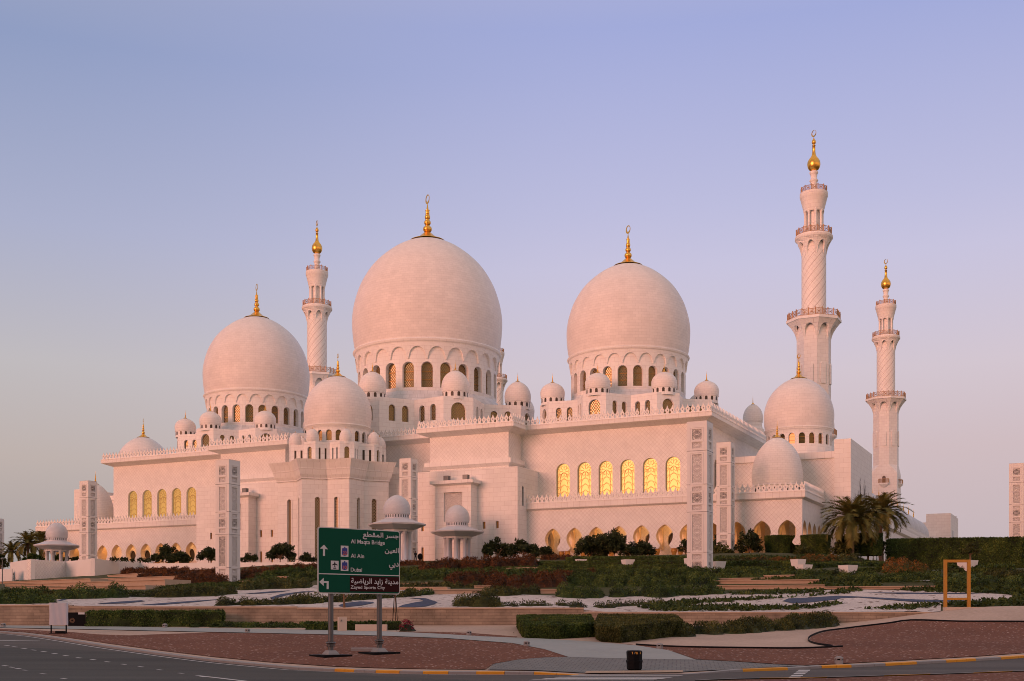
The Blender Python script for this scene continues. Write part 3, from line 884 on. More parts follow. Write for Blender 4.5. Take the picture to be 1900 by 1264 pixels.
# --- lower block in the middle
LO = [(-37.33, -22.7), (-37.33, -31.65), (37.33, -31.65), (37.33, -22.7)]
m = MB(); slits = []
SL = []
for x0 in (1,):
    pass
def apx(px, b):                                         # plan x of a pixel column on the plane y = b
    k = (px - CX) / F
    return (k * (Y0 + b * CT) - X0 - b * ST) / (CT + k * ST)
for px, z0, z1, wd in ((784, 18.9, 20.0, 0.55), (809.5, 18.9, 20.0, 0.55), (898, 18.9, 20.2, 0.6), (922.5, 18.9, 20.2, 0.6), (784, 12, 15.8, 0.5), (809.5, 12, 15.8, 0.5), (898, 12, 15.9, 0.6), (922.5, 12, 15.9, 0.6), (391.5, 18.9, 20.2, 0.55), (391.5, 12, 15.9, 0.55), (484, 18.9, 20.3, 0.6), (504.5, 18.9, 20.3, 0.6), (484, 12, 16, 0.6), (504.5, 12, 16, 0.6)):
    SL.append((apx(px, -31.65), z0, z1, wd))
fn, h = flat_fn(LO[1], LO[2])
holes = [[(a - wd / 2 + 37.33, z0), (a + wd / 2 + 37.33, z0), (a + wd / 2 + 37.33, z1), (a - wd / 2 + 37.33, z1)] for a, z0, z1, wd in SL]
m.panel(fn, [(0, ZB), (h, ZB), (h, 30), (0, 30)], holes, 0.4)
for i in (0, 2):
    f2, h2 = flat_fn(LO[i], LO[i + 1])
    o = [arch(h2 - 1.2 if i == 0 else 2.2, 23, 26.6, 0.8, 8)]
    m.panel(f2, [(0, ZB), (h2, ZB), (h2, 30), (0, 30)], o, 0.35)
    slits.append((f2, o[0]))
m.face([(-37.3, -31.6, 30), (37.3, -31.6, 30), (37.3, -22.7, 30), (-37.3, -22.7, 30)])
m.build('lower_wall', M_wall, mosque)
for o in holes:
    g = MB(); g.panel(lambda s_, z, d_=0.0: fn(s_, z, 0.36), o); g.build('slit_window', M_bar, mosque)
for f2, o in slits:
    g = MB(); g.panel(lambda s_, z, d_=0.0: f2(s_, z, 0.3), o); g.build('slit_window', M_dark, mosque)
BANDP = [(-33.8, -22.7), (-33.8, -28.2), (-17.03, -28.2), (-17.03, -22.7), (17.03, -22.7), (17.03, -28.2), (33.8, -28.2), (33.8, -22.7)]
m = MB(); m.sweep(BANDP, [(0.01, 30.75), (0.75, 31.25), (0.8, 31.3), (0.8, 32.1), (0.0, 32.1)]); m.build('string_course', M_trim, mosque)
# portal slabs with a carved panel, a cap and two lamp boxes
for s_ in (1, -1):
    c = s_ * (apx(807.6, -34.2) + apx(873.8, -34.2)) / 2
    hw = (apx(873.8, -34.2) - apx(807.6, -34.2)) / 2
    m = MB()
    f2, h2 = flat_fn((c - hw, -34.2), (c + hw, -34.2))
    pan = [(h2 * 0.24, 20.2), (h2 * 0.76, 20.2), (h2 * 0.76, 25.6), (h2 * 0.24, 25.6)]
    m.panel(f2, [(0, ZB), (h2, ZB), (h2, 27.0), (0, 27.0)], [pan], 0.35)
    m.face([(c + hw, -34.2, ZB), (c + hw, -31.6, ZB), (c + hw, -31.6, 27), (c + hw, -34.2, 27)])
    m.face([(c - hw, -34.2, ZB), (c - hw, -31.6, ZB), (c - hw, -31.6, 27), (c - hw, -34.2, 27)])
    pt = m.build('portal_slab', M_wall, mosque)
    g = MB(); uvs = [(p[0] - h2 / 2, p[1] - 22.9) for p in pan]
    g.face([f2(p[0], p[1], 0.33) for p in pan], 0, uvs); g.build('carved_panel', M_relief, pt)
    g = MB(); g.sweep([(c - hw, -31.7), (c - hw, -34.2), (c + hw, -34.2), (c + hw, -31.7)], [(0, 26.8), (0.5, 27.1), (0.75, 27.15), (0.75, 27.75), (0, 27.75)])
    g.poly([(c - hw, -34.2, 27.74), (c + hw, -34.2, 27.74), (c + hw, -31.7, 27.74), (c - hw, -31.7, 27.74)])
    g.build('cap', M_trim, pt)
    for x in (-0.45, 0.62):
        g = MB(); g.box(c + x * hw - 0.5, c + x * hw + 0.5, -33.9, -33.0, 27.76, 28.75); g.build('lamp_box', M_steel, pt)

# --- mihrab tower with its star plan, flared crown and dome
TA, TB = 0.0, -34.2
m = MB(); tw = []
plan = star(TA, TB, 11.5, 9.0, 0, 0)
n = len(plan)
for i in range(n):
    p, q = plan[i], plan[(i + 1) % n]
    fn, h = flat_fn(p, q)
    s_ = h * (0.60 if i % 2 == 0 else 0.40)
    o = arch(s_, 12.0, 24.9, 0.95, 8)
    m.panel(fn, [(0, ZB), (h, ZB), (h, 28.3), (0, 28.3)], [o], 0.5)
    # raised frame round the slit
    fr = arch(s_, 12.0, 25.2, 1.5, 8); 
    m.panel(lambda a_, z_, d_=0.0: fn(a_, z_, -0.08 + d_), fr, [o], 0.1, rim=True)
    if (p[1] + q[1]) / 2 - TB < 3: tw.append((fn, o))
tower = m.build('mihrab_tower', M_wall, mosque)
for fn, o in tw:
    g = MB(); g.panel(lambda s_, z, d_=0.0: fn(s_, z, 0.42), o); g.build('slit_window', M_latdark, tower)
m = MB()
prof = [(11.55, 9.04, 28.2), (11.75, 9.2, 28.25), (11.75, 9.2, 28.45), (12.1, 9.5, 29.0), (12.4, 9.8, 29.9), (12.45, 9.85, 29.95), (12.48, 9.9, 30.2), (13.0, 10.3, 31.2), (13.3, 10.6, 31.75)]
m.loft([star(TA, TB, r0, r1, 0, z) for r0, r1, z in prof], cap1=False)
m.loft([star(TA, TB, 13.3, 10.6, 0, 31.75), star(TA, TB, 12.8, 10.2, 0, 31.75), star(TA, TB, 12.8, 10.2, 0, 31.4)], cap1=True)
m.build('flared_crown', M_trim, tower)
plan = star(TA, TB, 9.2, 7.2, 1.35, 0)
m = MB(); panes = []
for i in range(len(plan)):
    p, q = plan[i], plan[(i + 1) % len(plan)]
    fn, h = flat_fn(p, q)
    ws = [arch(h / 2, 31.9, 34.4, 0.95, 8)] if i % 3 == 0 else [[(h * x - 0.22, 31.9), (h * x + 0.22, 31.9), (h * x + 0.22, 34.2), (h * x - 0.22, 34.2)] for x in (0.3, 0.72)]
    m.panel(fn, [(0, 31), (h, 31), (h, 35.3), (0, 35.3)], ws, 0.35)
    if (p[1] + q[1]) / 2 - TB < 3.5: panes += [(fn, o) for o in ws]
top = [(p[0], p[1], 35.3) for p in plan]
m.poly(top)
pd = m.build('podium', M_wall, mosque)
for fn, o in panes:
    g = MB(); g.panel(lambda s_, z, d_=0.0: fn(s_, z, 0.32), o); g.build('window', M_latglass if len(o) > 4 else M_dark, pd)
big_dome(TA, TB, 42.0, 6.5, 35.2, 20, False, M_drumglass, 4.6)
for q in range(8):
    f = math.tau * q / 8
    small_dome(TA + 8.2 * math.cos(f), TB + 8.2 * math.sin(f), 35.28, 1.22, 37.9, 0.25, 0.5, z_open=False)

# --- arcades in front of the two wings, wrapped round the corners
AX1, AY0, AY1 = 87.6, -27.5, -11.7
for s_ in (1, -1):
    P = (lambda x, y: (x, y)) if s_ > 0 else (lambda x, y: (-x, y))
    m = MB()
    # front: eleven bays
    bays = [42.42 + 4.268 * k for k in range(11)]
    x_st, x_en = 40.28, 87.6
    def wall_run(p0, p1, centres, w_bay, zt=18.83, z1=22.35, lead=None):
        fn, h = flat_fn(p0, p1)
        edges = [0.0] + [(c0 + c1) / 2 for c0, c1 in zip(centres, centres[1:])] + [h]
        for k, c in enumerate(centres):
            e0, e1 = edges[k], edges[k + 1]
            k_ = min(1.0, (w_bay - 0.35) / 3.4)
            hs = hshoe(c, zt, k_)
            zb = hs[0][1]
            ol = [(e1, zb)] + [(e1, z1), (e0, z1), (e0, zb)] + hs[::-1]
            # e1 side first, then over the top, back along the arch from left foot to right foot
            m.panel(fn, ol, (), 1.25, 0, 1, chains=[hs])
        return fn, h
    if s_ > 0:
        wall_run((37.33, AY0), (AX1, AY0), [c - 37.33 for c in bays], 4.268)
        sc2 = [AY0 + 1.85 + 3.95 * k for k in range(4)]
        wall_run((AX1, AY0), (AX1, AY1), [c - AY0 for c in sc2], 3.95)
        path = [(37.33, AY0), (AX1, AY0), (AX1, AY1)]
    else:
        wall_run((-AX1, AY0), (-37.33, AY0), [AX1 - c for c in bays[::-1]], 4.268)
        sc2 = [AY0 + 1.85 + 3.95 * k for k in range(4)]
        wall_run((-AX1, AY1), (-AX1, AY0), [AY1 - c for c in sc2[::-1]], 3.95)
        path = [(-AX1, AY1), (-AX1, AY0), (-37.33, AY0)]
    m.build('arcade_wall', [M_diag, M_arc], mosque)
    m = MB()
    x0, x1 = sorted((s_ * 37.33, s_ * AX1))
    m.box(x0 + 0.02, x1 - 0.02, AY0 + 0.05, -22.72, 22.2, 23.45)
    m.box(*sorted((s_ * 69.47, s_ * (AX1 - 0.02))), -22.72, AY1, 22.2, 23.45)
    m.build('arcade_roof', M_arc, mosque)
    # cross arches between the bays
    for k in range(12):
        x = s_ * (bays[0] - 2.134 + 4.268 * k)
        if abs(x) > 87: continue
        g = MB()
        f2, h2 = flat_fn((x, AY0 + 1.3), (x, -22.7 if abs(x) < 70 else -18.0))
        hs = hshoe(h2 / 2, 18.7, min(1, h2 / 3.6)); zb = hs[0][1]
        g.panel(lambda a_, z_, d_=0.0: f2(a_, z_, d_ - 0.3), [(h2, zb), (h2, 22.2), (0, 22.2), (0, zb)] + hs[::-1], (), 0.6, rim=True)
        g.panel(lambda a_, z_, d_=0.0: f2(a_, z_, 0.3), [(h2, zb), (h2, 22.2), (0, 22.2), (0, zb)] + hs[::-1])
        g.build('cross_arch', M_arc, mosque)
        if k < 11:                                      # a lit lantern hangs in every bay
            lx, ly, lz = x + s_ * 2.134, AY0 + 2.9, 19.0
            g = MB(); g.lathe([(0, 0), (0.16, 0.04), (0.2, 0.3), (0.1, 0.5), (0.02, 0.55), (0.02, 3.2)], (lx, ly, lz), 8); ln = g.build('lantern', M_gold, mosque)
            ld = bpy.data.lights.new('lantern_light', 'POINT'); ld.energy = 105; ld.color = (1.0, 0.44, 0.14); ld.shadow_soft_size = 0.25
            lo_ = bpy.data.objects.new('lantern_light', ld); COL.objects.link(lo_); lo_.parent = mosque; lo_.location = (lx, ly, lz - 0.35)
        # a pair of columns with amber capitals carries each pier
        for dx in (-0.58, 0.58):
            if k == 0 and dx * s_ < 0: continue
            g = MB(); g.lathe([(0.26, ZB + 1.2), (0.24, 13.4)], (x + dx, AY0 + 0.55, 0), 14)
            co = g.build('column', M_white, mosque)
            g = MB(); g.lathe([(0.25, 13.35), (0.34, 13.4), (0.32, 13.5), (0.42, 13.75), (0.52, 14.1), (0.54, 14.35), (0.46, 14.45), None, (0.5, 14.5), (0.5, 14.64), None, (0, 14.64)], (x + dx, AY0 + 0.55, 0), 14)
            g.build('capital', M_cap, co)
    cornice(path, 22.2, 22.5, 23.55, 0.6)
    merlons(path, 0.5, 23.55, 0.9, hgt=1.0)
    # floor of the arcade
    m = MB(); m.box(x0, x1, AY0 - 2.5, -22.7, ZB - 1, 12.0); m.box(*sorted((s_ * 69.5, s_ * (AX1 + 2))), -22.7, AY1, ZB - 1, 12.0); m.build('arcade_floor', M_white, mosque)
    small_dome(81.6 if s_ > 0 else -78.0, -19.8, 23.4, 4.35 if s_ > 0 else 4.1, 33.9, 1.9, 3.0, 24)
    # side entrance behind it
    m = MB()
    xs = sorted((s_ * 69.45, s_ * 89.9))
    m.box(xs[0], xs[1], AY1, 9.4, ZB, 31.2, bottom=False)
    xb = sorted((s_ * 89.88, s_ * 92.75))
    m.box(xb[0], xb[1], AY1 - 0.6, 10.2, ZB, 33.95, 1, bottom=False)
    m.build('side_entrance', [M_diag, M_wall], mosque)
    m = MB()
    m.box(xs[0] + (0 if s_ < 0 else 0.02), xs[1] - 0.02, AY1 - 0.35, 9.7, 30.8, 31.95)
    m.build('cornice', M_trim, mosque)
    big_dome(s_ * 81.2, -1.0, 40.5, 6.45, 31.9, 20, False, M_drumglass, 4.8)
    # raised flower stems on the outer face of the entrance
    m = MB()
    rnd = random.Random(5)
    for k in range(26):
        y = lerp(-8.5, 8.0, k / 25) + rnd.uniform(-0.3, 0.3)
        h_ = rnd.uniform(4.0, 10.0) * (1 - 0.35 * abs(k - 13) / 13); x = s_ * 92.79
        pts = [(x, y + 0.45 * math.sin(j * 0.8 + k), 18.5 + h_ * j / 10) for j in range(11)]
        m.tube(pts, 0.05, 0.03, 4)
        for j in range(2, 11):
            d_ = 1 if (j + k) % 2 else -1
            px_, py_, pz_ = pts[j]
            z_ = rnd.uniform(0.7, 1.3)
            m.face([(x + s_ * 0.04, py_, pz_), (x + s_ * 0.06, py_ + d_ * 0.35 * z_, pz_ + 0.22), (x + s_ * 0.04, py_ + d_ * 0.6 * z_, pz_ + 0.7 * z_), (x + s_ * 0.05, py_ + d_ * 0.12, pz_ + 0.46)])
    m.build('flower_relief', M_flower, mosque)
# little dome on the roof behind the right wing
small_dome(apx(1397, 34.0), 34.0, 45.0, 2.2, 49.9, 0.8, 2.0, z_open=False)
m = MB(); m.lathe([(2.5, 38.2), (2.5, 44.2), None, (2.2, 44.2), (2.1, 44.7)], (apx(1397, 34.0), 34.0, 0), 24); m.build('turret', M_wall, mosque)
# ------------------------------------------------------------------ minarets
def make_minaret():
    root = thing('minaret', '', 'minaret', (0, 0, 0), -TH, 'minarets at the corners of the courtyard')
    m = MB()
    # square foot, chamfered to an octagon
    s = 4.05
    m.box(-s, s, -s, s, 6, 48.9)
    sq = []
    a8 = 3.72
    oc = lambda r, z: [(r / math.cos(math.pi / 8) * math.cos(math.pi / 8 + k * math.pi / 4), r / math.cos(math.pi / 8) * math.sin(math.pi / 8 + k * math.pi / 4), z) for k in range(8)]
    t8 = s * math.tan(math.pi / 8)
    base8 = [(s, -t8, 48.9), (s, t8, 48.9), (t8, s, 48.9), (-t8, s, 48.9), (-s, t8, 48.9), (-s, -t8, 48.9), (-t8, -s, 48.9), (t8, -s, 48.9)]
    tp = oc(a8, 51.6); tp = tp[-1:] + tp[:-1]
    m.loft([base8, tp], cap1=False)
    for i, (x, y) in enumerate(((s, s), (-s, s), (-s, -s), (s, -s))):
        p, q = base8[(1 + 2 * i) % 8], base8[(2 + 2 * i) % 8]
        pt, qt = tp[(1 + 2 * i) % 8], tp[(2 + 2 * i) % 8]
        m.face([(x, y, 48.9 - 0.02), p, pt]); m.face([(x, y, 48.9 - 0.02), pt, qt]); m.face([(x, y, 48.9 - 0.02), qt, q])
    m.sweep([(s, s), (-s, s), (-s, -s), (s, -s)][::-1], [(0, 48.3), (0.18, 48.45), (0.18, 48.8), (0, 48.9)], closed=True)
    base = m.build('square_base', M_wall, root)
    m = MB()
    # small balconies on the four faces of the foot
    for k in range(4):
        c, s_ = round(math.cos(k * math.pi / 2)), round(math.sin(k * math.pi / 2))
        P = lambda u, v, z: (c * v - s_ * u, s_ * v + c * u, z)
        rings = [[P(-0.4, s, 44.3), P(0.4, s, 44.3), P(0.4, s + 0.15, 44.3), P(-0.4, s + 0.15, 44.3)], [P(-1.5, s, 45.3), P(1.5, s, 45.3), P(1.5, s + 1.05, 45.3), P(-1.5, s + 1.05, 45.3)], [P(-1.55, s, 45.65), P(1.55, s, 45.65), P(1.55, s + 1.1, 45.65), P(-1.55, s + 1.1, 45.65)]]
        m.loft(rings)
        for u in [x * 0.3 - 1.5 for x in range(11)]: m.tube([P(u, s + 1.02, 45.65), P(u, s + 1.02, 46.9)], 0.06, seg=4, mi=1)
        for v in (0.3, 0.65): 
            for u in (-1.5, 1.5): m.tube([P(u, s + v, 45.65), P(u, s + v, 46.9)], 0.06, seg=4, mi=1)
        m.tube([P(-1.5, s, 46.9), P(-1.5, s + 1.02, 46.9), P(1.5, s + 1.02, 46.9), P(1.5, s, 46.9)], 0.09, seg=4, mi=1)
        m.panel(lambda a, z, d=0.0: P(a, s + 0.03, z), arch(0, 45.65, 48.0, 1.1, 8), mi=2)
    m.build('lower_balcony', [M_trim, M_rail, M_dark], root)
    m = MB()
    # octagon with bands and blind arches
    def oband(z0, z1, e):
        m.sweep([p[:2] for p in oc(a8, 0)][::-1], [(0, z0), (e, z0 + 0.08), (e, z1 - 0.08), (0, z1)], closed=True)
    pts = oc(a8, 0)
    for k in range(8):
        p, q = pts[(k + 1) % 8], pts[k]
        fn, h = flat_fn(p, q)
        o = arch(h / 2, 57.6, 62.6, 1.35, 8)
        m.panel(fn, [(0, 51.6), (h, 51.6), (h, 69), (0, 69)], [o], 0.3)
        m.panel(lambda a, z, d=0.0: fn(a, z, 0.3), o)
    for z0, z1 in ((54.0, 54.35), (56.5, 56.85), (63.3, 63.65), (64.8, 65.15)): oband(z0, z1, 0.16)
    m.build('octagonal_shaft', M_wall, root)
    def corbel(n, r0, r1, z0, z1, zrim, poly, zs):
        # flaring bracket ring with an arched niche on every side
        g = MB()
        for k in range(n):
            t0 = math.tau * (k - 0.5) / n; dt = math.tau / n
            def rr(z):
                t = max(0, min(1, (z - z0) / (z1 - z0))); return r0 + (r1 - r0) * (t ** 1.7)
            def fn(s_, z, d, t0=t0):
                r = rr(z) - d
                if poly:
                    # straight side
                    a, b = t0, t0 + dt
                    R_ = r / math.cos(dt / 2)
                    return (R_ * (math.cos(a) * (1 - s_) + math.cos(b) * s_), R_ * (math.sin(a) * (1 - s_) + math.sin(b) * s_), z)
                return (r * math.cos(t0 + dt * s_), r * math.sin(t0 + dt * s_), z)
            N_ = 10
            ap = []
            for q in range(N_ + 1):
                x = -1 + 2 * q / N_
                ap.append((0.5 + 0.42 * x * 1.0, z0 + (zs - z0) * (1 - abs(x) ** 2.2) ** 0.55 if abs(x) < 1 else z0))
            # pendant feet narrow towards the bottom
            ol = [(0, z0), (0.03, z0)] + ap + [(0.97, z0), (1, z0)]
            zz = [z0 + (z1 - z0) * j / 4 for j in range(1, 5)]
            ol += [(1, z) for z in zz] + [(0.75, z1), (0.5, z1), (0.25, z1)] + [(0, z) for z in zz[::-1]]
            # split across so the flare stays curved
            g.panel(fn, ol, (), 0.22 * (r1 - r0) + 0.25, 0, chains=[ol[:N_ + 5]])
            # back of the niche
            bk = [(0.1, z0 - 0.4), (0.9, z0 - 0.4), (0.9, zs), (0.5, zs + 0.3), (0.1, zs)]
            g.panel(lambda s_, z, d, fn=fn: (fn(s_, z0, -0.01)[0], fn(s_, z0, -0.01)[1], z), bk)
        return g
    # octagonal gallery
    g = corbel(8, a8, 5.75, 68.3, 72.4, 73.2, True, 71.6)
    g.loft([oc(5.75, 72.4), oc(6.0, 72.5), oc(6.0, 73.15)])
    b = g.build('balcony', M_wall, root)
    def railing(parent, r, z, n, h, n8=False):
        g = MB()
        for k in range(n):
            t, t2 = math.tau * k / n, math.tau * (k + 1) / n
            if n8:
                def pp(t):
                    f = ((t - math.pi / 8) % (math.pi / 4)) - math.pi / 8
                    return r / math.cos(math.pi / 8) * math.cos(math.pi / 8) / math.cos(f)
            else: pp = lambda t: r
            P = lambda t, z_, k_=1.0: (pp(t) * k_ * math.cos(t), pp(t) * k_ * math.sin(t), z_)
            g.tube([P(t, z), P(t, z + h * 1.18)], 0.13, seg=4)
            for f in (0.06, 0.96): g.tube([P(t, z + h * f), P((t + t2) / 2, z + h * f), P(t2, z + h * f)], 0.07, seg=4)
            for j in range(1, 5):
                a = t + (t2 - t) * j / 5
                g.tube([P(a, z + h * 0.06), P(a, z + h * 0.96)], 0.045, seg=3)
            c_ = (t + t2) / 2; dd = (t2 - t) * 0.3
            for a0, a1 in ((c_ - dd, c_ + dd), (c_ + dd, c_ - dd)): g.tube([P(a0, z + h * 0.2), P(a1, z + h * 0.82)], 0.06, seg=3)
            g.tube([P(c_ - dd, z + h * 0.5), P(c_ + dd, z + h * 0.5)], 0.06, seg=3)
        g.build('railing', M_rail, parent)
    railing(b, 5.8, 73.15, 24, 1.5, True)
    m = MB(); m.lathe([(2.85, 73.0), (2.85, 89.5)], seg=48); m.build('round_shaft', M_shaft, root)
    g = corbel(8, 2.85, 4.25, 88.3, 92.2, 93, False, 91.4)
    g.lathe([(4.25, 92.2), (4.4, 92.35), (4.4, 92.9), None, (4.15, 93.0), (4.15, 93.2), None, (0, 93.2)], seg=40)
    b = g.build('balcony', M_wall, root)
    railing(b, 4.1, 93.2, 16, 1.35)
    m = MB(); m.lathe([(1.45, 93.1), (1.45, 102)], seg=24)
    lan = m.build('lantern', M_trim, root)
    for k in range(8):
        t = math.tau * (k + 0.5) / 8
        m = MB(); m.lathe([(0.4, 93.2), (0.4, 93.6), (0.31, 93.7), (0.29, 98.4), (0.34, 98.5), (0.45, 98.9), (0.45, 99.3)], (2.0 * math.cos(t), 2.0 * math.sin(t), 0), 12)
        m.build('column', M_trim, lan)
    g = corbel(8, 2.35, 3.15, 99.2, 102.2, 103, False, 101.9)
    g.lathe([(2.36, 98.95), (2.4, 99.2), None, (3.15, 102.2), (3.25, 102.35), (3.25, 103.3), None, (0, 103.3)], seg=36)
    g.lathe([(0, 98.95), (2.36, 98.95)], seg=36)
    b = g.build('balcony', M_wall, root)
    railing(b, 3.0, 103.3, 12, 1.25)
    m = MB()
    m.lathe([(0.85, 103.2), (0.78, 104.5), (0.72, 105.6), (0.85, 106.1), (1.02, 106.25), (1.02, 106.45), None, (0.82, 106.5), (0.74, 107.2), (0.84, 107.9), (1.02, 108.1), (1.02, 108.4), (0.6, 108.7)], seg=20)
    m.build('neck', M_trim, root)
    m = MB()
    pr = [(0.55, 108.7), (1.1, 109.0), (1.4, 109.5), (1.55, 110.2), (1.45, 110.9), (1.12, 111.5), (0.74, 111.95), (0.5, 112.4), (0.38, 113.2), (0.33, 114.6), (0.42, 114.65), (0.42, 114.75), (0.2, 114.8), (0.2, 115.0), (0.42, 115.2), (0.5, 115.5), (0.42, 115.9), (0.22, 116.2), (0.1, 116.5), (0.05, 116.8)]
    m.lathe(pr, seg=24)
    fin = m.build('finial', M_gold, root)
    m = MB()
    R0, zc = 0.78, 117.6
    for k in range(28):
        a, b_ = math.tau * k / 28, math.tau * (k + 1) / 28
        q = lambda t: math.pi / 2 + t
        def P(t, i, yy):
            wd = 0.03 + 0.26 * (0.5 - 0.5 * math.cos(t)); rr = R0 if i else R0 - wd
            h = math.pi / 2 - 0.6 + t
            x = rr * math.cos(h); return (x * 0.82 + yy * 0.57, -x * 0.57 + yy * 0.82, zc + rr * math.sin(h))
        for yy in (-0.07, 0.07): m.face([P(a, 1, yy), P(b_, 1, yy), P(b_, 0, yy), P(a, 0, yy)])
        for i in (0, 1): m.face([P(a, i, -0.07), P(b_, i, -0.07), P(b_, i, 0.07), P(a, i, 0.07)])
    m.build('crescent', M_gold, fin)
    return root
mina = make_minaret()
for i, (a, b, lb) in enumerate(((71.6, 58.9, 'tallest looking marble minaret beside the right side dome, nearest of the minarets'), (71.6, 170.0, 'marble minaret standing clear against the sky right of the nearest minaret'), (-71.6, 58.9, 'marble minaret rising between the left dome and the main dome'), (-71.6, 174.0, 'distant marble minaret mostly hidden behind the right edge of the main dome'))):
    o = mina if i == 0 else copy_tree(mina)
    X, Y = W(a, b); o.location = (X, Y, 0); o['label'] = lb

# ------------------------------------------------------------------ courtyard arcade beyond the right side entrance
ct = thing('courtyard_arcade', 'long low white arcade with a row of grey domes behind the palm trees', 'arcade', (X0, Y0, 0), -TH)
m = MB()
fn, h = flat_fn((90.0, 10.3), (90.0, 149.5))
nb = 33
hs_all = []
for k in range(nb):
    e0, e1 = h * k / nb, h * (k + 1) / nb
    hs = hshoe((e0 + e1) / 2, 18.8, 1.0)
    zb = hs[0][1]
    m.panel(fn, [(e1, zb), (e1, 22.3), (e0, 22.3), (e0, zb)] + hs[::-1], (), 0.9, chains=[hs])
m.face([(82, 10.4, 9), (82, 149.5, 9), (82, 149.5, 23), (82, 10.4, 23)])
m.face([(90, 10.4, 22.3), (90, 149.5, 22.3), (70, 149.5, 23.4), (70, 10.4, 23.4)])
m.face([(82, 10.4, 11.5), (90, 10.4, 11.5), (90, 149.5, 11.5), (82, 149.5, 11.5)])
m.build('wall', M_diag, ct)
m = MB(); m.sweep([(90.0, 10.3), (90.0, 149.5)], [(0, 22.1), (0.6, 22.6), (0.6, 23.5), (0, 23.5)]); m.build('cornice', M_trim, ct)
_mq = mosque
mosque = ct
merlons([(90.0, 10.3), (90.0, 149.5)], 0.5, 23.5, 0.94)
for k in range(nb + 1):
    y = 10.3 + h * k / nb
    g = MB()
    for dy in (-0.55, 0.55): g.lathe([(0.24, 11.4), (0.24, 14.6)], (89.5, y + dy, 0), 8)
    g.build('column_pair', M_white, ct)
for k in range(9):
    y = 48 + 10.4 * k
    m = MB()
    m.lathe([(p * 4.3, 26.0 + z * 4.5) for p, z in DOMES if z > -0.3] , (85.0, y, 0), 40)
    m.lathe([(4.4, 23.4), (4.4, 24.3), None, (4.3, 24.5)], (85.0, y, 0), 40)
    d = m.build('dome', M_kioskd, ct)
    finial('finial', d, (85.0, y, 30.7), 3.2, 0.9, moon=False)
m = MB(); m.box(86.3, 93.3, 149.6, 172, 8, 33.9, bottom=False); m.box(70, 86.28, 151.5, 171, 8, 31.5, bottom=False)
m.box(92.2, 93.6, 163.2, 165.4, 33.9, 33.95)
m.build('gate_block', M_wall, ct)
m = MB(); m.box(93.32, 93.4, 154, 158, 20, 29); m.build('recess', M_kiosk, ct)
mosque = _mq

# ------------------------------------------------------------------ domed kiosks
def make_kiosk():
    root = thing('kiosk', '', 'kiosk', (0, 0, 0), -TH, 'domed kiosks in the garden')
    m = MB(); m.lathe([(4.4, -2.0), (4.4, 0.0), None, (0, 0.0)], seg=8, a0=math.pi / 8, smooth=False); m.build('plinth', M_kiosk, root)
    for k in range(8):
        t = math.tau * (k + 0.5) / 8
        m = MB(); m.lathe([(0.42, 0), (0.42, 0.25), (0.34, 0.3), (0.31, 4.3), (0.36, 4.35), (0.44, 4.75)], (2.05 * math.cos(t), 2.05 * math.sin(t), 0), 10)
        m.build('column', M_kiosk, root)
    m = MB()
    o8 = lambda r, z: [(r * math.cos(math.tau * (k + 0.5) / 8), r * math.sin(math.tau * (k + 0.5) / 8), z) for k in range(8)]
    m.loft([o8(1.7, 4.7), o8(2.55, 4.7), o8(2.6, 5.05), o8(3.2, 5.15), o8(4.75, 5.75), o8(4.8, 5.98), o8(3.6, 6.3), o8(2.5, 6.75), o8(2.0, 6.85)], cap0=True)
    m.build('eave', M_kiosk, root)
    m = MB(); m.lathe([(2.05, 6.7), (2.05, 7.0), None, (1.96, 7.0), (1.96, 7.5), None, (2.08, 7.55), (2.1, 7.65)], seg=40)
    for k in range(28):
        t = math.tau * k / 28
        m.panel(lambda s_, z, d=0.0: (1.965 * math.cos(t + s_ / 2), 1.965 * math.sin(t + s_ / 2), z), arch(0, 7.02, 7.48, 0.2, 5), mi=1)
    m.build('drum', [M_kiosk, M_steel], root)
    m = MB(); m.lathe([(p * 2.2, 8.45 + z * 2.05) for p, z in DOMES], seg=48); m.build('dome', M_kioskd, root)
    return root
kk = make_kiosk()
for i, (px, Y, z, lb) in enumerate(((736.5, 190, 11.75, 'larger looking grey domed kiosk directly behind the green road sign'), (848.5, 208, 11.9, 'grey domed kiosk with open columns right of the road sign'), (105.5, 243, 11.6, 'grey domed kiosk behind the white wall at far left'))):
    o = kk if i == 0 else copy_tree(kk)
    o.location = ((px - CX) / F * Y, Y, z); o['label'] = lb

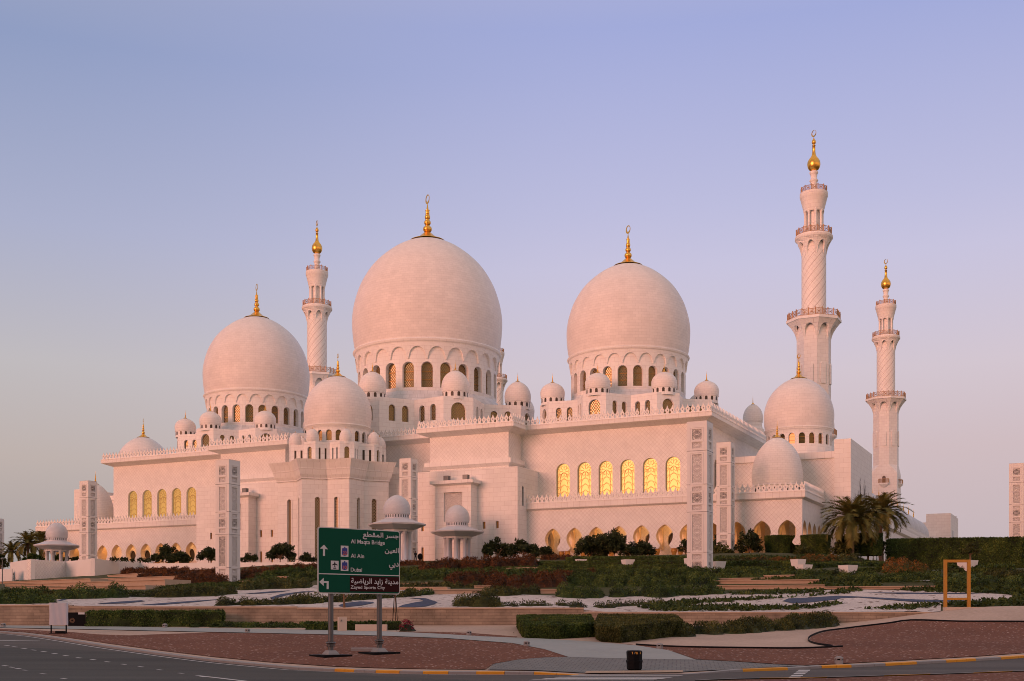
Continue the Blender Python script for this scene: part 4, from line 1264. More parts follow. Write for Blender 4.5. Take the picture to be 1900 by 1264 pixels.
# ------------------------------------------------------------------ carved pylons
def make_pylon():
    root = thing('pylon', '', 'pylon', (0, 0, 0), -TH, 'tall carved stone pylons')
    q, H = 1.2, 17.0
    rows = [('pierced', 14.9, 16.1), ('relief', 13.9, 14.6), ('relief', 9.95, 13.2), ('relief', 8.98, 9.5), ('pierced', 7.65, 8.8), ('relief', 6.8, 7.4), ('relief', 2.15, 6.3), ('relief', 1.08, 1.75), ('pierced', -0.1, 0.88)]
    m = MB()
    for k in range(4):
        c, s = round(math.cos(k * math.pi / 2)), round(math.sin(k * math.pi / 2))
        P = lambda u, z, d=0.0: (c * u + s * (q - d), s * u - c * (q - d), z)
        hol = []
        for t, z0, z1 in rows:
            w_ = 0.56
            hol.append([(-w_, z0), (w_, z0), (w_, z1), (-w_, z1)])
        m.panel(P, [(-q, -3), (q, -3), (q, H), (-q, H)], hol, 0.1)
        # thin frames in relief
        for t, z0, z1 in rows:
            if t == 'relief' and z1 - z0 < 1: continue
            for e0, e1 in ((0.74, 0.785),):
                a0, a1 = z0 - (e0 - 0.56), z1 + (e0 - 0.56)
                for (x0, x1, y0, y1) in ((-e1, -e0, a0, a1), (e0, e1, a0, a1), (-e1, e1, a0 - 0.05, a0), (-e1, e1, a1, a1 + 0.05)):
                    m.panel(lambda u, z, d=0.0: P(u, z, d - 0.035), [(x0, y0), (x1, y0), (x1, y1), (x0, y1)], (), 0.04, rim=True)
        for z in (13.6, 9.72, 6.58, 1.92):
            m.panel(lambda u, z_, d=0.0: P(u, z_, d - 0.02), [(-q, z), (q, z), (q, z + 0.05), (-q, z + 0.05)], (), 0.03, 1, rim=True)
    m.face([(-q, -q, H), (q, -q, H), (q, q, H), (-q, q, H)])
    m.sweep([(-q, q), (q, q), (q, -q), (-q, -q)], [(0, H - 0.12), (0.06, H - 0.1), (0.06, H + 0.04), (0, H + 0.04)], closed=True)
    m.build('shaft', [M_pylon, M_steel], root)
    for k in range(4):
        c, s = round(math.cos(k * math.pi / 2)), round(math.sin(k * math.pi / 2))
        P = lambda u, z, d=0.0: (c * u + s * (q - d), s * u - c * (q - d), z)
        for t, z0, z1 in rows:
            g = MB(); zc = (z0 + z1) / 2
            pts = [(-0.56, z0), (0.56, z0), (0.56, z1), (-0.56, z1)]
            g.face([P(u, z, 0.08) for u, z in pts], 0, [(u * 1.0, z - zc) for u, z in pts])
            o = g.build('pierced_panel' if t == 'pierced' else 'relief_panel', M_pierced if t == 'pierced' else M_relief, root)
            if k == 0 and z0 == 2.15: o['screen'] = 1
    return root
pp = make_pylon()
for i, (a, b, top, lb) in enumerate(((89.6, -91.0, 25.1, 'nearest tall carved pylon in front of the glowing windows on the right'), (21.3, -92.0, 24.6, 'carved pylon with grey shaded side standing in red shrubs left of the road sign'), (76.2, -33.0, 31.4, 'shorter looking carved pylon just right of the nearest one'), (19.4, -40.0, 31.3, 'carved pylon rising behind the kiosk at the road sign'), (-52.0, -47.0, 30.2, 'carved pylon beside the left kiosk above the white wall'), (118.6, 4.5, 29.9, 'isolated carved pylon above the long hedge at the right edge'), (126.5, 11.0, 29.0, 'carved pylon cut off by the right frame edge'), (-121.7, -10.5, 28.0, 'carved pylon cut off by the left frame edge'))):
    o = pp if i == 0 else copy_tree(pp)
    X, Y = W(a, b); o.location = (X, Y, top - 17.0); o['label'] = lb
    if i == 1:                                          # this one has its long front panel cut right through
        for c_ in kids(o):
            if 'screen' in c_.keys():
                c_.material_slots[0].link = 'OBJECT'; c_.material_slots[0].material = M_pierced
# ------------------------------------------------------------------ ground, roads, paths
def sheet(name, xs, ys, mat, dz=0.0):
    m = MB()
    rows = [[(x, y, terrain(x, y) + dz) for x in xs] for y in ys]
    m.grid(rows, 0, True, False, lambda i, j: (xs[j], ys[i]))
    return kind(m.build(name, mat))
def rng(a, b, st):
    n = int(round((b - a) / st)); return [a + (b - a) * k / n for k in range(n + 1)]
xsf = [-1500, -600, -300, -200] + rng(-150, -62, 8) + rng(-60, 60, 2) + rng(62, 150, 8) + [200, 300, 600, 1500]
sheet('ground', xsf, [-600, -200, -60, 0, 20] + rng(30, 98, 2) + [98.1], M_sand)
xsg = [-3000, -1200, -600, -400] + rng(-300, -110, 10) + rng(-108, 140, 2) + rng(150, 300, 10) + [400, 600, 1200, 3000]
sheet('garden_slope', xsg, [98.21] + rng(100, 250, 2) + rng(260, 520, 20) + [560, 600, 700, 1200, 3500], M_soil)

# unseen bank added behind the viewpoint to keep the low sun off the foreground
kind((lambda m: (m.grid([[(x, y, z + 1.5 * noise.noise(Vector((x * 0.02, y * 0.02, 0)))) for x in rng(-420, 420, 20)] for y, z in ((-30, -0.6), (-40, 6), (-54, 18), (-68, 30), (-78, 34), (-100, 34), (-150, -1))], 0, True, False, lambda i, j: (j * 20, i * 12)), m.build('added_shade_bank', M_lawn))[1])(MB()))
def patch(name, px=None, world=None, off=0.03, mat=None, st=2.0, struct=True):
    pts = world if world else []
    if px:
        n = len(px); pts = []
        for i in range(n):
            a, b = px[i], px[(i + 1) % n]
            k = max(1, int(max(abs(a[0] - b[0]) / 40, abs(a[1] - b[1]) / 6)))
            for j in range(k):
                h = hit(a[0] + (b[0] - a[0]) * j / k, a[1] + (b[1] - a[1]) * j / k)
                pts.append((h.x, h.y))
    bm = bmesh.new()
    vs = [bm.verts.new((x, y, 0)) for x, y in pts]
    tri = tessellate_polygon([[Vector((x, y, 0)) for x, y in pts]])
    for t in tri:
        try: bm.faces.new([vs[i] for i in t])
        except ValueError: pass
    x0, x1 = min(p[0] for p in pts), max(p[0] for p in pts); y0, y1 = min(p[1] for p in pts), max(p[1] for p in pts)
    for ax, lo, hi in ((0, x0, x1), (1, y0, y1)):
        v = math.ceil(lo / st) * st
        while v < hi:
            co = (v, 0, 0) if ax == 0 else (0, v, 0); no = (1, 0, 0) if ax == 0 else (0, 1, 0)
            bmesh.ops.bisect_plane(bm, geom=bm.verts[:] + bm.edges[:] + bm.faces[:], plane_co=co, plane_no=no, dist=1e-5)
            v += st
    for v in bm.verts: v.co.z = terrain(v.co.x, v.co.y) + off
    uv = bm.loops.layers.uv.new('uv')
    for f in bm.faces:
        if f.normal.z < 0: f.normal_flip()
        for l in f.loops: l[uv].uv = (l.vert.co.x, l.vert.co.y)
    me = bpy.data.meshes.new(name); bm.to_mesh(me); bm.free()
    me.materials.append(mat)
    o = bpy.data.objects.new(name, me); COL.objects.link(o)
    if struct: kind(o)
    return o
KL = [(-60, 1173.5), (0, 1175.5), (50, 1180), (100, 1187), (150, 1195), (200, 1203), (300, 1217), (400, 1229.5), (500, 1239), (620, 1247), (700, 1250), (800, 1252), (900, 1252.5), (1000, 1253), (1075, 1253.5)]
KM = [(1075, 1253.5), (1270, 1252)]
KR = [(1270, 1252), (1325, 1250), (1378, 1247.5), (1462, 1244.5), (1525, 1241), (1580, 1239.5), (1643, 1236.5), (1700, 1233.5), (1756, 1230.5), (1810, 1227.5), (1860, 1224.5), (1900, 1221.5), (1990, 1214)]
def wpts(px, step=None):
    out = [hit(x, y) for x, y in px]
    # a smooth run through the points
    res = []
    for i in range(len(out) - 1):
        p0, p1, p2, p3 = out[max(i - 1, 0)], out[i], out[i + 1], out[min(i + 2, len(out) - 1)]
        k = max(2, int((p2 - p1).length / (step or 0.85)))
        for j in range(k):
            t = j / k
            q = 0.5 * (2 * p1 + (p2 - p0) * t + (2 * p0 - 5 * p1 + 4 * p2 - p3) * t * t + (3 * p1 - p0 - 3 * p2 + p3) * t ** 3)
            res.append(q)
    return res + [out[-1]]
kl, km, kr = wpts(KL), wpts(KM), wpts(KR)
edge = [(p.x, p.y) for p in kl + km[1:] + kr[1:]]
far_l, far_r = edge[0], edge[-1]
patch('road', world=edge + [(75, 40), (75, 22), (-75, 22), (-90, 60)], off=0.02, mat=M_asphalt2, st=4)
patch('road_lane', px=[(-60, 1203), (60, 1203), (250, 1212), (420, 1230), (560, 1245), (700, 1256), (860, 1262), (900, 1270), (600, 1285), (-60, 1285)], off=0.024, mat=M_asphalt, st=4)
def ppx(p): return CX + F * p.x / p.y
YEL = [(620, 656), (696, 740), (784, 831), (882, 935), (990, 1075), (1378, 1462), (1524, 1580), (1643, 1701), (1756, 1811), (1858, 1905)]
def kerb(path, wd=0.32, hgt=0.15, stone=0.86, taper=None):
    m = MB(); acc = [0]
    for a, b in zip(path, path[1:]): acc.append(acc[-1] + (b - a).length)
    def pt(s):
        for i in range(len(path) - 1):
            if s <= acc[i + 1]:
                return path[i].lerp(path[i + 1], (s - acc[i]) / max(1e-6, acc[i + 1] - acc[i]))
        return path[-1].copy()
    # break points: painted edges first, then stones
    cuts = [0.0, acc[-1]]
    s = 0
    prev = ppx(path[0])
    while s < acc[-1]:
        c = ppx(pt(s))
        for y0, y1 in YEL:
            for y in (y0, y1):
                if prev < y <= c: cuts.append(s)
        prev = c; s += 0.03
    cuts = sorted(set(cuts)); full = []
    for a, b in zip(cuts, cuts[1:]):
        k = max(1, round((b - a) / stone)); full += [a + (b - a) * j / k for j in range(k)]
    full.append(acc[-1])
    for a, b in zip(full, full[1:]):
        if b - a < 0.05: continue
        p, q = pt(a + 0.008), pt(b - 0.008)
        d = (q - p); n = Vector((-d.y, d.x, 0)).normalized()
        if n.y < 0: n = -n
        mid = ppx((p + q) / 2)
        mi = 1 if any(y0 <= mid <= y1 for y0, y1 in YEL) else 0
        def H(v):
            x = ppx(v); h = hgt
            if taper: h *= max(0.12, min(1, taper(x)))
            return h + random.uniform(-0.006, 0.006)
        hp, hq = H(p), H(q)
        up = lambda v, h, o=0.0: (v.x + n.x * o, v.y + n.y * o, terrain(v.x + n.x * o, v.y + n.y * o) + h)
        m.face([up(p, -0.1), up(q, -0.1), up(q, hq * 0.85, 0.01), up(p, hp * 0.85, 0.01)], mi)
        m.face([up(p, hp * 0.85, 0.01), up(q, hq * 0.85, 0.01), up(q, hq, 0.05), up(p, hp, 0.05)], mi)
        m.face([up(p, hp, 0.05), up(q, hq, 0.05), up(q, hq, wd), up(p, hp, wd)], mi)
        m.face([up(p, hp, wd), up(q, hq, wd), up(q, -0.1, wd), up(p, -0.1, wd)], mi)
        m.face([up(p, -0.1), up(p, hp * 0.85, 0.01), up(p, hp, 0.05), up(p, hp, wd), up(p, -0.1, wd)], mi)
        m.face([up(q, -0.1), up(q, hq * 0.85, 0.01), up(q, hq, 0.05), up(q, hq, wd), up(q, -0.1, wd)], mi)
    return kind(m.build('kerb', [M_kerb, M_kerby]))
kerb(kl, taper=lambda x: (1082 - x) / 85 if x > 990 else 1)
kerb(km, 0.35, 0.03, 1.05)
kerb(kr, taper=lambda x: (x - 1265) / 110 if x < 1378 else 1)
def ribbon(m, pts, wd, off=0.03, side=0.0):
    for p, q in zip(pts, pts[1:]):
        d = q - p; n = Vector((-d.y, d.x, 0)).normalized()
        if n.y < 0: n = -n
        f = lambda v, o: (v.x + n.x * o, v.y + n.y * o, terrain(v.x + n.x * o, v.y + n.y * o) + off)
        m.face([f(p, side - wd / 2), f(q, side - wd / 2), f(q, side + wd / 2), f(p, side + wd / 2)])
m = MB()
ribbon(m, kl[3:], 0.12, 0.032, -0.42)
for k in range(15):                                     # stud line between the lanes
    t = k / 14
    x = lerp(8, 330, t ** 1.15); y = 1198 + 25 * t ** 1.2 + 22 * t ** 2.2 * 0.55
for x, y in ((8, 1198.3), (23, 1201), (40, 1204), (58, 1207), (77, 1210), (97, 1213.5), (118, 1217.5), (142, 1221.5), (168, 1224.8), (195, 1229), (225, 1233.5), (257, 1238.3), (292, 1244), (331, 1250.3), (372, 1257), (5, 1236.3), (17, 1239), (29, 1241.5), (41, 1244.5), (76, 1251.5), (114, 1260.5)):
    p = hit(x, y); q = hit(x + 9, y + 0.9); ribbon(m, [p, q], 0.16, 0.036)
ribbon(m, [hit(366, 1255.2), hit(400, 1259), hit(450, 1265), hit(520, 1273)], 0.22, 0.036)
ribbon(m, [hit(-30, 1189), hit(30, 1190), hit(73, 1190.5)], 0.3, 0.036)
# crossing bars at the dropped kerb and the bars across the right-hand lane
for k in range(4):
    y = 1255.2 + 2.55 * k
    x0 = 1062 - 24 * k; x1 = 1268 - 16 * k
    m.face([tuple(hit(a, b) + Vector((0, 0, 0.036))) for a, b in ((x0, y), (x1, y), (x1 - 8, y + 1.25), (x0 - 10, y + 1.25))])
for k in range(5):
    y = 1244.3 + 3.25 * k; x0 = 1483 - 4.4 * k
    m.face([tuple(hit(a, b) + Vector((0, 0, 0.036))) for a, b in ((x0, y), (x0 + 21, y), (x0 + 19, y + 1.9), (x0 - 3, y + 1.9))])
kind(m.build('road_marking', M_line))
# tan warning strip on the dropped kerb
patch('tactile_strip', px=[(1088, 1247.2), (1267, 1245.8), (1267, 1249.6), (1085, 1251.2)], off=0.055, mat=M_tact)
# gravel, paths, paving
patch('left_gravel', px=[(-60, 1166.5), (0, 1168), (60, 1170), (130, 1173.5), (180, 1178), (240, 1180), (300, 1177.5), (390, 1174.5), (500, 1176.5), (700, 1181), (830, 1186), (950, 1195), (1010, 1206), (1056, 1219.5), (1010, 1221), (960, 1225), (915, 1233), (901, 1243), (800, 1242.5), (700, 1240.5), (620, 1237.5), (500, 1229.5), (400, 1220), (300, 1208), (200, 1194.5), (150, 1187), (100, 1180), (50, 1174), (0, 1170.8), (-60, 1169)], off=0.035, mat=M_red)
patch('path', px=[(-60, 1160.8), (0, 1161.5), (200, 1163.5), (400, 1166.5), (600, 1170.3), (700, 1172), (800, 1176.5), (900, 1182.3), (1000, 1186), (1100, 1192), (1180, 1199), (1240, 1208), (1292, 1226), (1180, 1224), (1056, 1221), (1010, 1206), (950, 1194.5), (830, 1185.5), (700, 1180.5), (500, 1176), (390, 1173.8), (200, 1169.5), (0, 1165.5), (-60, 1164.5)], off=0.05, mat=M_path)
patch('brick_pavement', px=[(905, 1244), (917, 1233.5), (962, 1225.3), (1012, 1221.3), (1056, 1220.2), (1180, 1223.4), (1292, 1225.4), (1360, 1229), (1440, 1234.5), (1495, 1236.5), (1462, 1238.3), (1378, 1242), (1325, 1245), (1268, 1248), (1080, 1250), (1000, 1245.5)], off=0.042, mat=M_paver)
RG = [(1140, 1194), (1180, 1197.8), (1218, 1200.5), (1290, 1203), (1480, 1205), (1564, 1201.8), (1530, 1198), (1500, 1190), (1507, 1181), (1535, 1172), (1590, 1165), (1650, 1158), (1690, 1152.6), (1780, 1155), (1900, 1155.6), (1990, 1155.5), (1990, 1207), (1900, 1212.5), (1810, 1219), (1700, 1225), (1580, 1231.5), (1495, 1235.6), (1440, 1233), (1360, 1228), (1292, 1224.5), (1242, 1208), (1182, 1199.5)]
patch('right_gravel', px=RG, off=0.036, mat=M_red)
patch('wall_foot_gravel', px=[(740, 1173), (800, 1173), (870, 1175), (960, 1182), (958, 1184), (890, 1181.2), (800, 1175.8), (740, 1174)], off=0.03, mat=M_red)
patch('median_gravel', px=[(1180, 1272), (1370, 1263.5), (1500, 1261.5), (1640, 1257.5), (1780, 1253), (1900, 1248.5), (1990, 1245), (1990, 1300), (1100, 1300)], off=0.05, mat=M_red)
m = MB()
mk = wpts([(1290, 1266), (1370, 1262.6), (1500, 1260.8), (1640, 1256.6), (1780, 1252.2), (1900, 1247.6), (1990, 1244)])
for i, (p, q) in enumerate(zip(mk, mk[1:])):
    f = lambda v, o, h: (v.x, v.y + o, terrain(v.x, v.y) + h)
    mi = (i // 3) % 2
    m.face([f(p, 0, 0.09), f(q, 0, 0.09), f(q, -0.2, 0.09), f(p, -0.2, 0.09)], mi); m.face([f(p, 0, 0), f(q, 0, 0), f(q, 0, 0.09), f(p, 0, 0.09)], mi)
kind(m.build('kerb', [M_kerb, M_kerby]))
# black garden edging
for lb_, pl in (('long straight black edging strip in front of the pale sand on the right', [(1180, 1198), (1218, 1200.5), (1290, 1203), (1380, 1204.2), (1480, 1205), (1564, 1201.6)]), ('curved black edging strip round the red gravel on the right', [(1545, 1200.4), (1515, 1196), (1500, 1189.5), (1507, 1180.7), (1535, 1171.7), (1590, 1164.7), (1650, 1157.6), (1690, 1152.2), (1780, 1154.6), (1900, 1155.2), (1990, 1155)])):
    m = MB()
    pts = wpts(pl, 0.6)
    for p, q in zip(pts, pts[1:]):
        f = lambda v, o, h: (v.x, v.y + o, terrain(v.x, v.y + o) + h)
        m.face([f(p, 0, 0), f(q, 0, 0), f(q, 0, 0.13), f(p, 0, 0.13)]); m.face([f(p, 0, 0.13), f(q, 0, 0.13), f(q, 0.12, 0.13), f(p, 0.12, 0.13)]); m.face([f(p, 0.12, 0), f(q, 0.12, 0), f(q, 0.12, 0.13), f(p, 0.12, 0.13)])
    tag(m.build('garden_edging', M_black), lb_, 'edging', 'black garden edging strips')

# retaining wall in steps, with its coping
rw = thing('retaining_wall', 'long low sandstone retaining wall below the terraced garden', 'wall', (0, 98, 0))
for x0, x1 in ((-140, -37), (-37, -18), (-18, 6), (6, 36.4)):
    zt = zwall((x0 + x1) / 2) + 0.02
    m = MB(); m.box(x0, x1, -0.12, 0.24, 0.6, zt - 0.1, bottom=False); m.build('wall_course', M_stone, rw)
    m = MB(); m.box(x0, x1, -0.18, 0.3, zt - 0.1, zt + 0.02); m.build('coping', M_step, rw)
kb = MB(); kb.box(36.3, 80, 98.0, 98.6, 2.2, 3.42); tag(kb.build('garden_kerb', M_beige), 'plain concrete kerb under the ochre frame on the right', 'kerb')

# white pebble fields with blue pebble ribbons
patch('pebble_bed', px=[(-60, 1124.5), (80, 1124.6), (220, 1126), (400, 1127.5), (590, 1129.5), (830, 1129.3), (1060, 1129.8), (1090, 1136.5), (1500, 1137), (1745, 1135.5), (1746, 1124), (1800, 1118), (1880, 1112), (1878, 1105), (1800, 1100), (1700, 1097), (1600, 1095), (1400, 1097), (1345, 1103), (1225, 1108), (1050, 1107), (925, 1103), (860, 1097), (780, 1090), (600, 1086), (440, 1096), (300, 1104), (190, 1104), (100, 1110), (0, 1117), (-60, 1118)], off=0.05, mat=M_pebble)
for k, pl in enumerate(([(105, 1117), (118, 1112.5), (135, 1110), (122, 1114), (112, 1117)], [(180, 1121.6), (220, 1118), (262, 1115.5), (270, 1117), (235, 1121), (200, 1122)], [(255, 1124.5), (310, 1120), (360, 1116.5), (415, 1113), (360, 1119), (300, 1124)], [(455, 1103), (500, 1099), (540, 1096.8), (520, 1100), (480, 1103)], [(500, 1111), (520, 1104), (560, 1099), (590, 1098), (545, 1103), (512, 1111), (520, 1114), (506, 1114)],
        [(628, 1125), (640, 1120.5), (668, 1117.5), (692, 1118.5), (694, 1120.5), (672, 1125), (645, 1127.8), (632, 1127)],
        [(738, 1128.4), (748, 1124), (770, 1119.5), (786, 1117), (778, 1113), (755, 1111), (790, 1111.8), (812, 1119), (806, 1123), (790, 1127), (770, 1128.4)],
        [(1452, 1117), (1463, 1112), (1500, 1110.5), (1555, 1107), (1592, 1108.5), (1700, 1114), (1820, 1116.5), (1780, 1119.5), (1690, 1118), (1592, 1110.2), (1560, 1111.5), (1553, 1114), (1500, 1119.5), (1470, 1121)], [(1600, 1101), (1680, 1101), (1800, 1102.4), (1830, 1103.4), (1680, 1103.6)])):
    patch('blue_ribbon', px=pl, off=0.085, mat=M_blue)
patch('lawn', px=[(1595, 1074), (1690, 1066), (1800, 1064), (1960, 1066), (1960, 1078), (1700, 1079)], off=0.06, mat=M_lawn)
patch('lawn', px=[(290, 1091.5), (380, 1085.5), (450, 1083.5), (455, 1087), (390, 1091), (300, 1096)], off=0.06, mat=M_lawn)
patch('garden_path', px=[(1650, 1076), (1700, 1073.5), (1730, 1074), (1725, 1079.5), (1660, 1080)], off=0.09, mat=M_path)

# terrace steps: low stone risers with pale tops
def riser(px0, py0, px1, py1, hpx, label, depth=1.2):
    p, q = hit(px0, py0), hit(px1, py1)
    h = hpx * (p.y + q.y) / 2 / F
    n = Vector((-(q - p).y, (q - p).x, 0)).normalized()
    if n.y < 0: n = -n
    m = MB()
    z0 = min(p.z, q.z); zt = max(p.z, q.z) + h
    b = [p, q, q + n * depth, p + n * depth]
    lo = [(v.x, v.y, z0 - 1.0) for v in b]; hi = [(v.x, v.y, zt - 0.09) for v in b]
    m.loft([lo, hi], cap1=False)
    c0 = [(v.x - n.x * e, v.y - n.y * e, zt - 0.09) for v, e in zip(b, (0.14, 0.14, 0, 0))]
    m.loft([c0, [(x, y, zt) for x, y, _ in c0]], 1)
    return tag(m.build('terrace_step', [M_step, M_step]), label, 'step', 'stone terrace steps')
for r in ((20, 1094, 270, 1094, 4, 'lowest wide stone step below the white wall at far left', 5), (10, 1088.5, 306, 1088, 4, 'second wide stone step below the white wall at far left', 4), (0, 1083, 168, 1083, 3.5, 'top stone step touching the foot of the white wall', 3),
          (168, 1079, 330, 1079, 5, 'stone step leading up right of the shaded white wall', 3), (200, 1071, 270, 1071, 3.5, 'short top stone step in front of the first russet shrubs', 3),
          (445, 1083, 500, 1082.5, 5, 'short stone step just right of the left carved pylon', 2), (468, 1069, 500, 1069, 4, 'short pale step behind the left pylon shrubs', 2), (510, 1074, 534, 1074, 4, 'smallest pale step among green shrubs left of the road sign', 2),
          (738, 1096, 830, 1095, 6, 'stone step right of the road sign above the blue ribbon', 1.6), (738, 1086, 822, 1085.5, 4, 'pale step edge right of the road sign under russet shrubs', 2),
          (805, 1104, 915, 1101, 7, 'stone step behind the rounded front shrub', 1.6), (880, 1092, 916, 1091.5, 5, 'short stone step between two russet shrub clumps', 1.6), (1003, 1102, 1050, 1101, 8, 'stone step left of the big green shrub mass', 1.6),
          (940, 1058, 1040, 1057, 4, 'thin pale step below the first white planter', 2), (1330, 1094, 1530, 1093, 8, 'lowest of three long stone steps right of the nearest pylon', 2), (1322, 1084, 1520, 1083, 7, 'middle of three long stone steps right of the nearest pylon', 2), (1330, 1077, 1430, 1076.5, 4, 'highest of three long stone steps right of the nearest pylon', 2), (1416, 1071, 1480, 1071, 3.5, 'short pale step below the paired white planters', 2), (1530, 1093.5, 1740, 1092, 5, 'long stone step above the white pebbles at right', 2)):
    riser(*r[:5], r[5], r[6])

# white garden walls at the left
ww = thing('garden_wall', 'white faceted garden wall with shaded diagonal-tiled face at far left', 'wall', (0, 0, 0))
LW = [(19, 1041.5, 1081, 236), (57, 1040, 1081.5, 222), (122, 1040, 1081.5, 231), (168, 1039.5, 1081, 221), (214, 1040, 1076, 236), (260, 1041, 1069, 244), (277, 1041, 1066, 240)]
for (x0, t0, b0, y0), (x1, t1, b1, y1) in zip(LW, LW[1:]):
    P, Q = at(x0, t0, y0), at(x1, t1, y1)
    zt = 13.2
    m = MB()
    n = Vector((-(Q - P).y, (Q - P).x, 0)).normalized()
    if n.y < 0: n = -n
    zt = (P.z + Q.z) / 2
    b = [P, Q, Q + n * 0.8, P + n * 0.8]
    m.loft([[(v.x, v.y, 6.0) for v in b], [(v.x, v.y, zt) for v in b]])
    m.build('wall_face', M_diag if x0 in (57,) else M_white, ww)
def low_wall(x0, y0, x1, y1, hpx, D0, D1, label):
    P, Q = at(x0, y0, D0), at(x1, y1, D1)
    m = MB(); n = Vector((0, 1, 0))
    h = hpx * D0 / F + 2
    b = [P, Q, Q + n * 0.6, P + n * 0.6]
    m.loft([[(v.x, v.y, v.z - h) for v in b], [(v.x, v.y, v.z) for v in b]])
    tag(m.build('garden_wall', M_white), label, 'wall')
low_wall(276, 1045.5, 600, 1042.5, 18, 212, 194, 'long low white wall behind the russet shrubs on the left')
low_wall(-40, 1056, 22, 1056, 12, 225, 225, 'stub of low white wall at the left frame edge')
# ------------------------------------------------------------------ green road sign
PL, PR = hit(615, 1219), hit(705, 1214)
def line_at(px):                                         # plan point of a pixel column on the line through both posts
    d = (PR - PL); k = (px - CX) / F
    t = (k * PL.y - PL.x) / (d.x - k * d.y)
    return PL + d * t
A_, B_ = line_at(587), line_at(739)
sd_ = Vector((B_.x - A_.x, B_.y - A_.y, 0)); SW = sd_.length; sd_.normalize()
zb = EYE + (HZ - 1102.3) / F * (A_.y + B_.y) / 2
ztp = EYE + (HZ - 981.6) / F * (A_.y + B_.y) / 2
SH = ztp - zb
sgn = thing('road_sign', 'large green road sign in Arabic and English on two grey posts', 'road sign', (A_.x, A_.y, 0), math.atan2(sd_.y, sd_.x))
# local frame: x along the panel, -y faces the road, z up
def rrect(x0, x1, z0, z1, r, n=6):
    o = []
    for cx_, cz, t0 in ((x1 - r, z0 + r, -math.pi / 2), (x1 - r, z1 - r, 0), (x0 + r, z1 - r, math.pi / 2), (x0 + r, z0 + r, math.pi)):
        for k in range(n + 1):
            t = t0 + math.pi / 2 * k / n; o.append((cx_ + r * math.cos(t), cz + r * math.sin(t)))
    return o
def plate(m, ol, y, mi=0, dep=0.03, holes=()):
    m.panel(lambda x, z, d=0.0: (x, y + d, z), ol, holes, dep, mi, rim=True)
bdw = 0.055
m = MB(); plate(m, rrect(0, SW, zb, ztp, 0.16), -0.16, 0, 0.05); m.panel(lambda x, z, d=0.0: (x, -0.11, z), rrect(0, SW, zb, ztp, 0.16))
m.build('backing', M_silver, sgn)
sy = lambda y, x: zb + (1130 - y) / (1130 - (145 + 45 * (x - 125) / 1210)) * SH
sx = lambda x: (x - 125) / 1210 * SW
m = MB(); plate(m, rrect(bdw, SW - bdw, zb + bdw, ztp - bdw, 0.12), -0.172, 0, 0.012)
face_ = m.build('panel', M_green, sgn)
m = MB(); zz = (sy(846, 700)); plate(m, [(bdw, zz - 0.025), (SW - bdw, zz - 0.025), (SW - bdw, zz + 0.025), (bdw, zz + 0.025)], -0.18, 0, 0.008)
m.build('divider', M_letter, sgn)
m = MB(); plate(m, [(sx(582), sy(1093, 900)), (sx(1318), sy(1093, 900)), (sx(1318), sy(872, 900)), (sx(582), sy(872, 900))], -0.18, 0, 0.008)
m.build('brown_panel', M_brown, sgn)
def arrow(ol): 
    m = MB(); plate(m, [(sx(x), sy(y, x)) for x, y in ol], -0.182, 0, 0.01); m.build('arrow', M_letter, sgn)
arrow([(196, 578), (224, 578), (224, 476), (265, 480), (210, 412), (153, 470), (196, 472)])
arrow([(248, 1067), (276, 1067), (276, 948), (206, 948), (206, 900), (144, 962), (206, 1022), (206, 976), (248, 976)])
def words(body, x0, x1, y0, y1, name='lettering', mat=M_letter, bold=0.012, yy=-0.186, parent=None, arabic=False):
    cu = bpy.data.curves.new('text', 'FONT'); cu.body = body; cu.size = 1; cu.offset = bold; cu.resolution_u = 4
    if arabic: cu.space_character = 1.0
    to = bpy.data.objects.new('text', cu); COL.objects.link(to)
    bpy.context.view_layer.update()
    me = to.evaluated_get(bpy.context.evaluated_depsgraph_get()).to_mesh()
    vs = [v.co.copy() for v in me.vertices]; fs = [tuple(p.vertices) for p in me.polygons]
    to.to_mesh_clear(); bpy.data.objects.remove(to); bpy.data.curves.remove(cu)
    par = list(range(len(vs)))
    def fd(i):
        while par[i] != i: par[i] = par[par[i]]; i = par[i]
        return i
    for f in fs:
        for i in f[1:]: par[fd(i)] = fd(f[0])
    ids = {}
    ax0, ax1 = min(v.x for v in vs), max(v.x for v in vs); ay0, ay1 = min(v.y for v in vs), max(v.y for v in vs)
    X0_, X1_ = sx(x0), sx(x1); Z1_, Z0_ = sy(y0, (x0 + x1) / 2), sy(y1, (x0 + x1) / 2)
    m = MB()
    offs = [(0, 0)] if not arabic else [(0, 0), (0.011, 0.004), (-0.011, -0.004), (0.004, -0.011), (-0.004, 0.011)]
    for q_, (ox, oz) in enumerate(offs):
      for f in fs:
        k = ids.setdefault(fd(f[0]), len(ids))
        m.face([(X0_ + ox + (vs[i].x - ax0) / (ax1 - ax0) * (X1_ - X0_), yy - 0.0012 * (k % 5) - 0.006 * q_, Z0_ + oz + (vs[i].y - ay0) / (ay1 - ay0) * (Z1_ - Z0_)) for i in f])
    return m.build(name, mat, parent or sgn)
rev = lambda s: s[::-1]
J = '\uFE9F\uFEB4\uFEAE'; MQ = '\uFE8D\uFEDF\uFEE4\uFED8\uFEC4\uFECA'
words(rev(J + ' ' + MQ), 770, 1312, 222, 328, bold=0.0, arabic=True)
words('Al Maqta Bridge', 593, 1100, 332, 412)
words(rev('\uFE8D\uFEDF\uFECC\uFEF4\uFEE6'), 1100, 1312, 446, 536, bold=0.0, arabic=True)
words('Al Ain', 593, 790, 540, 599)
words(rev('\uFEA9\uFE91\uFEF2'), 1166, 1310, 662, 766, bold=0.0, arabic=True)
words('Dubai', 593, 760, 745, 803)
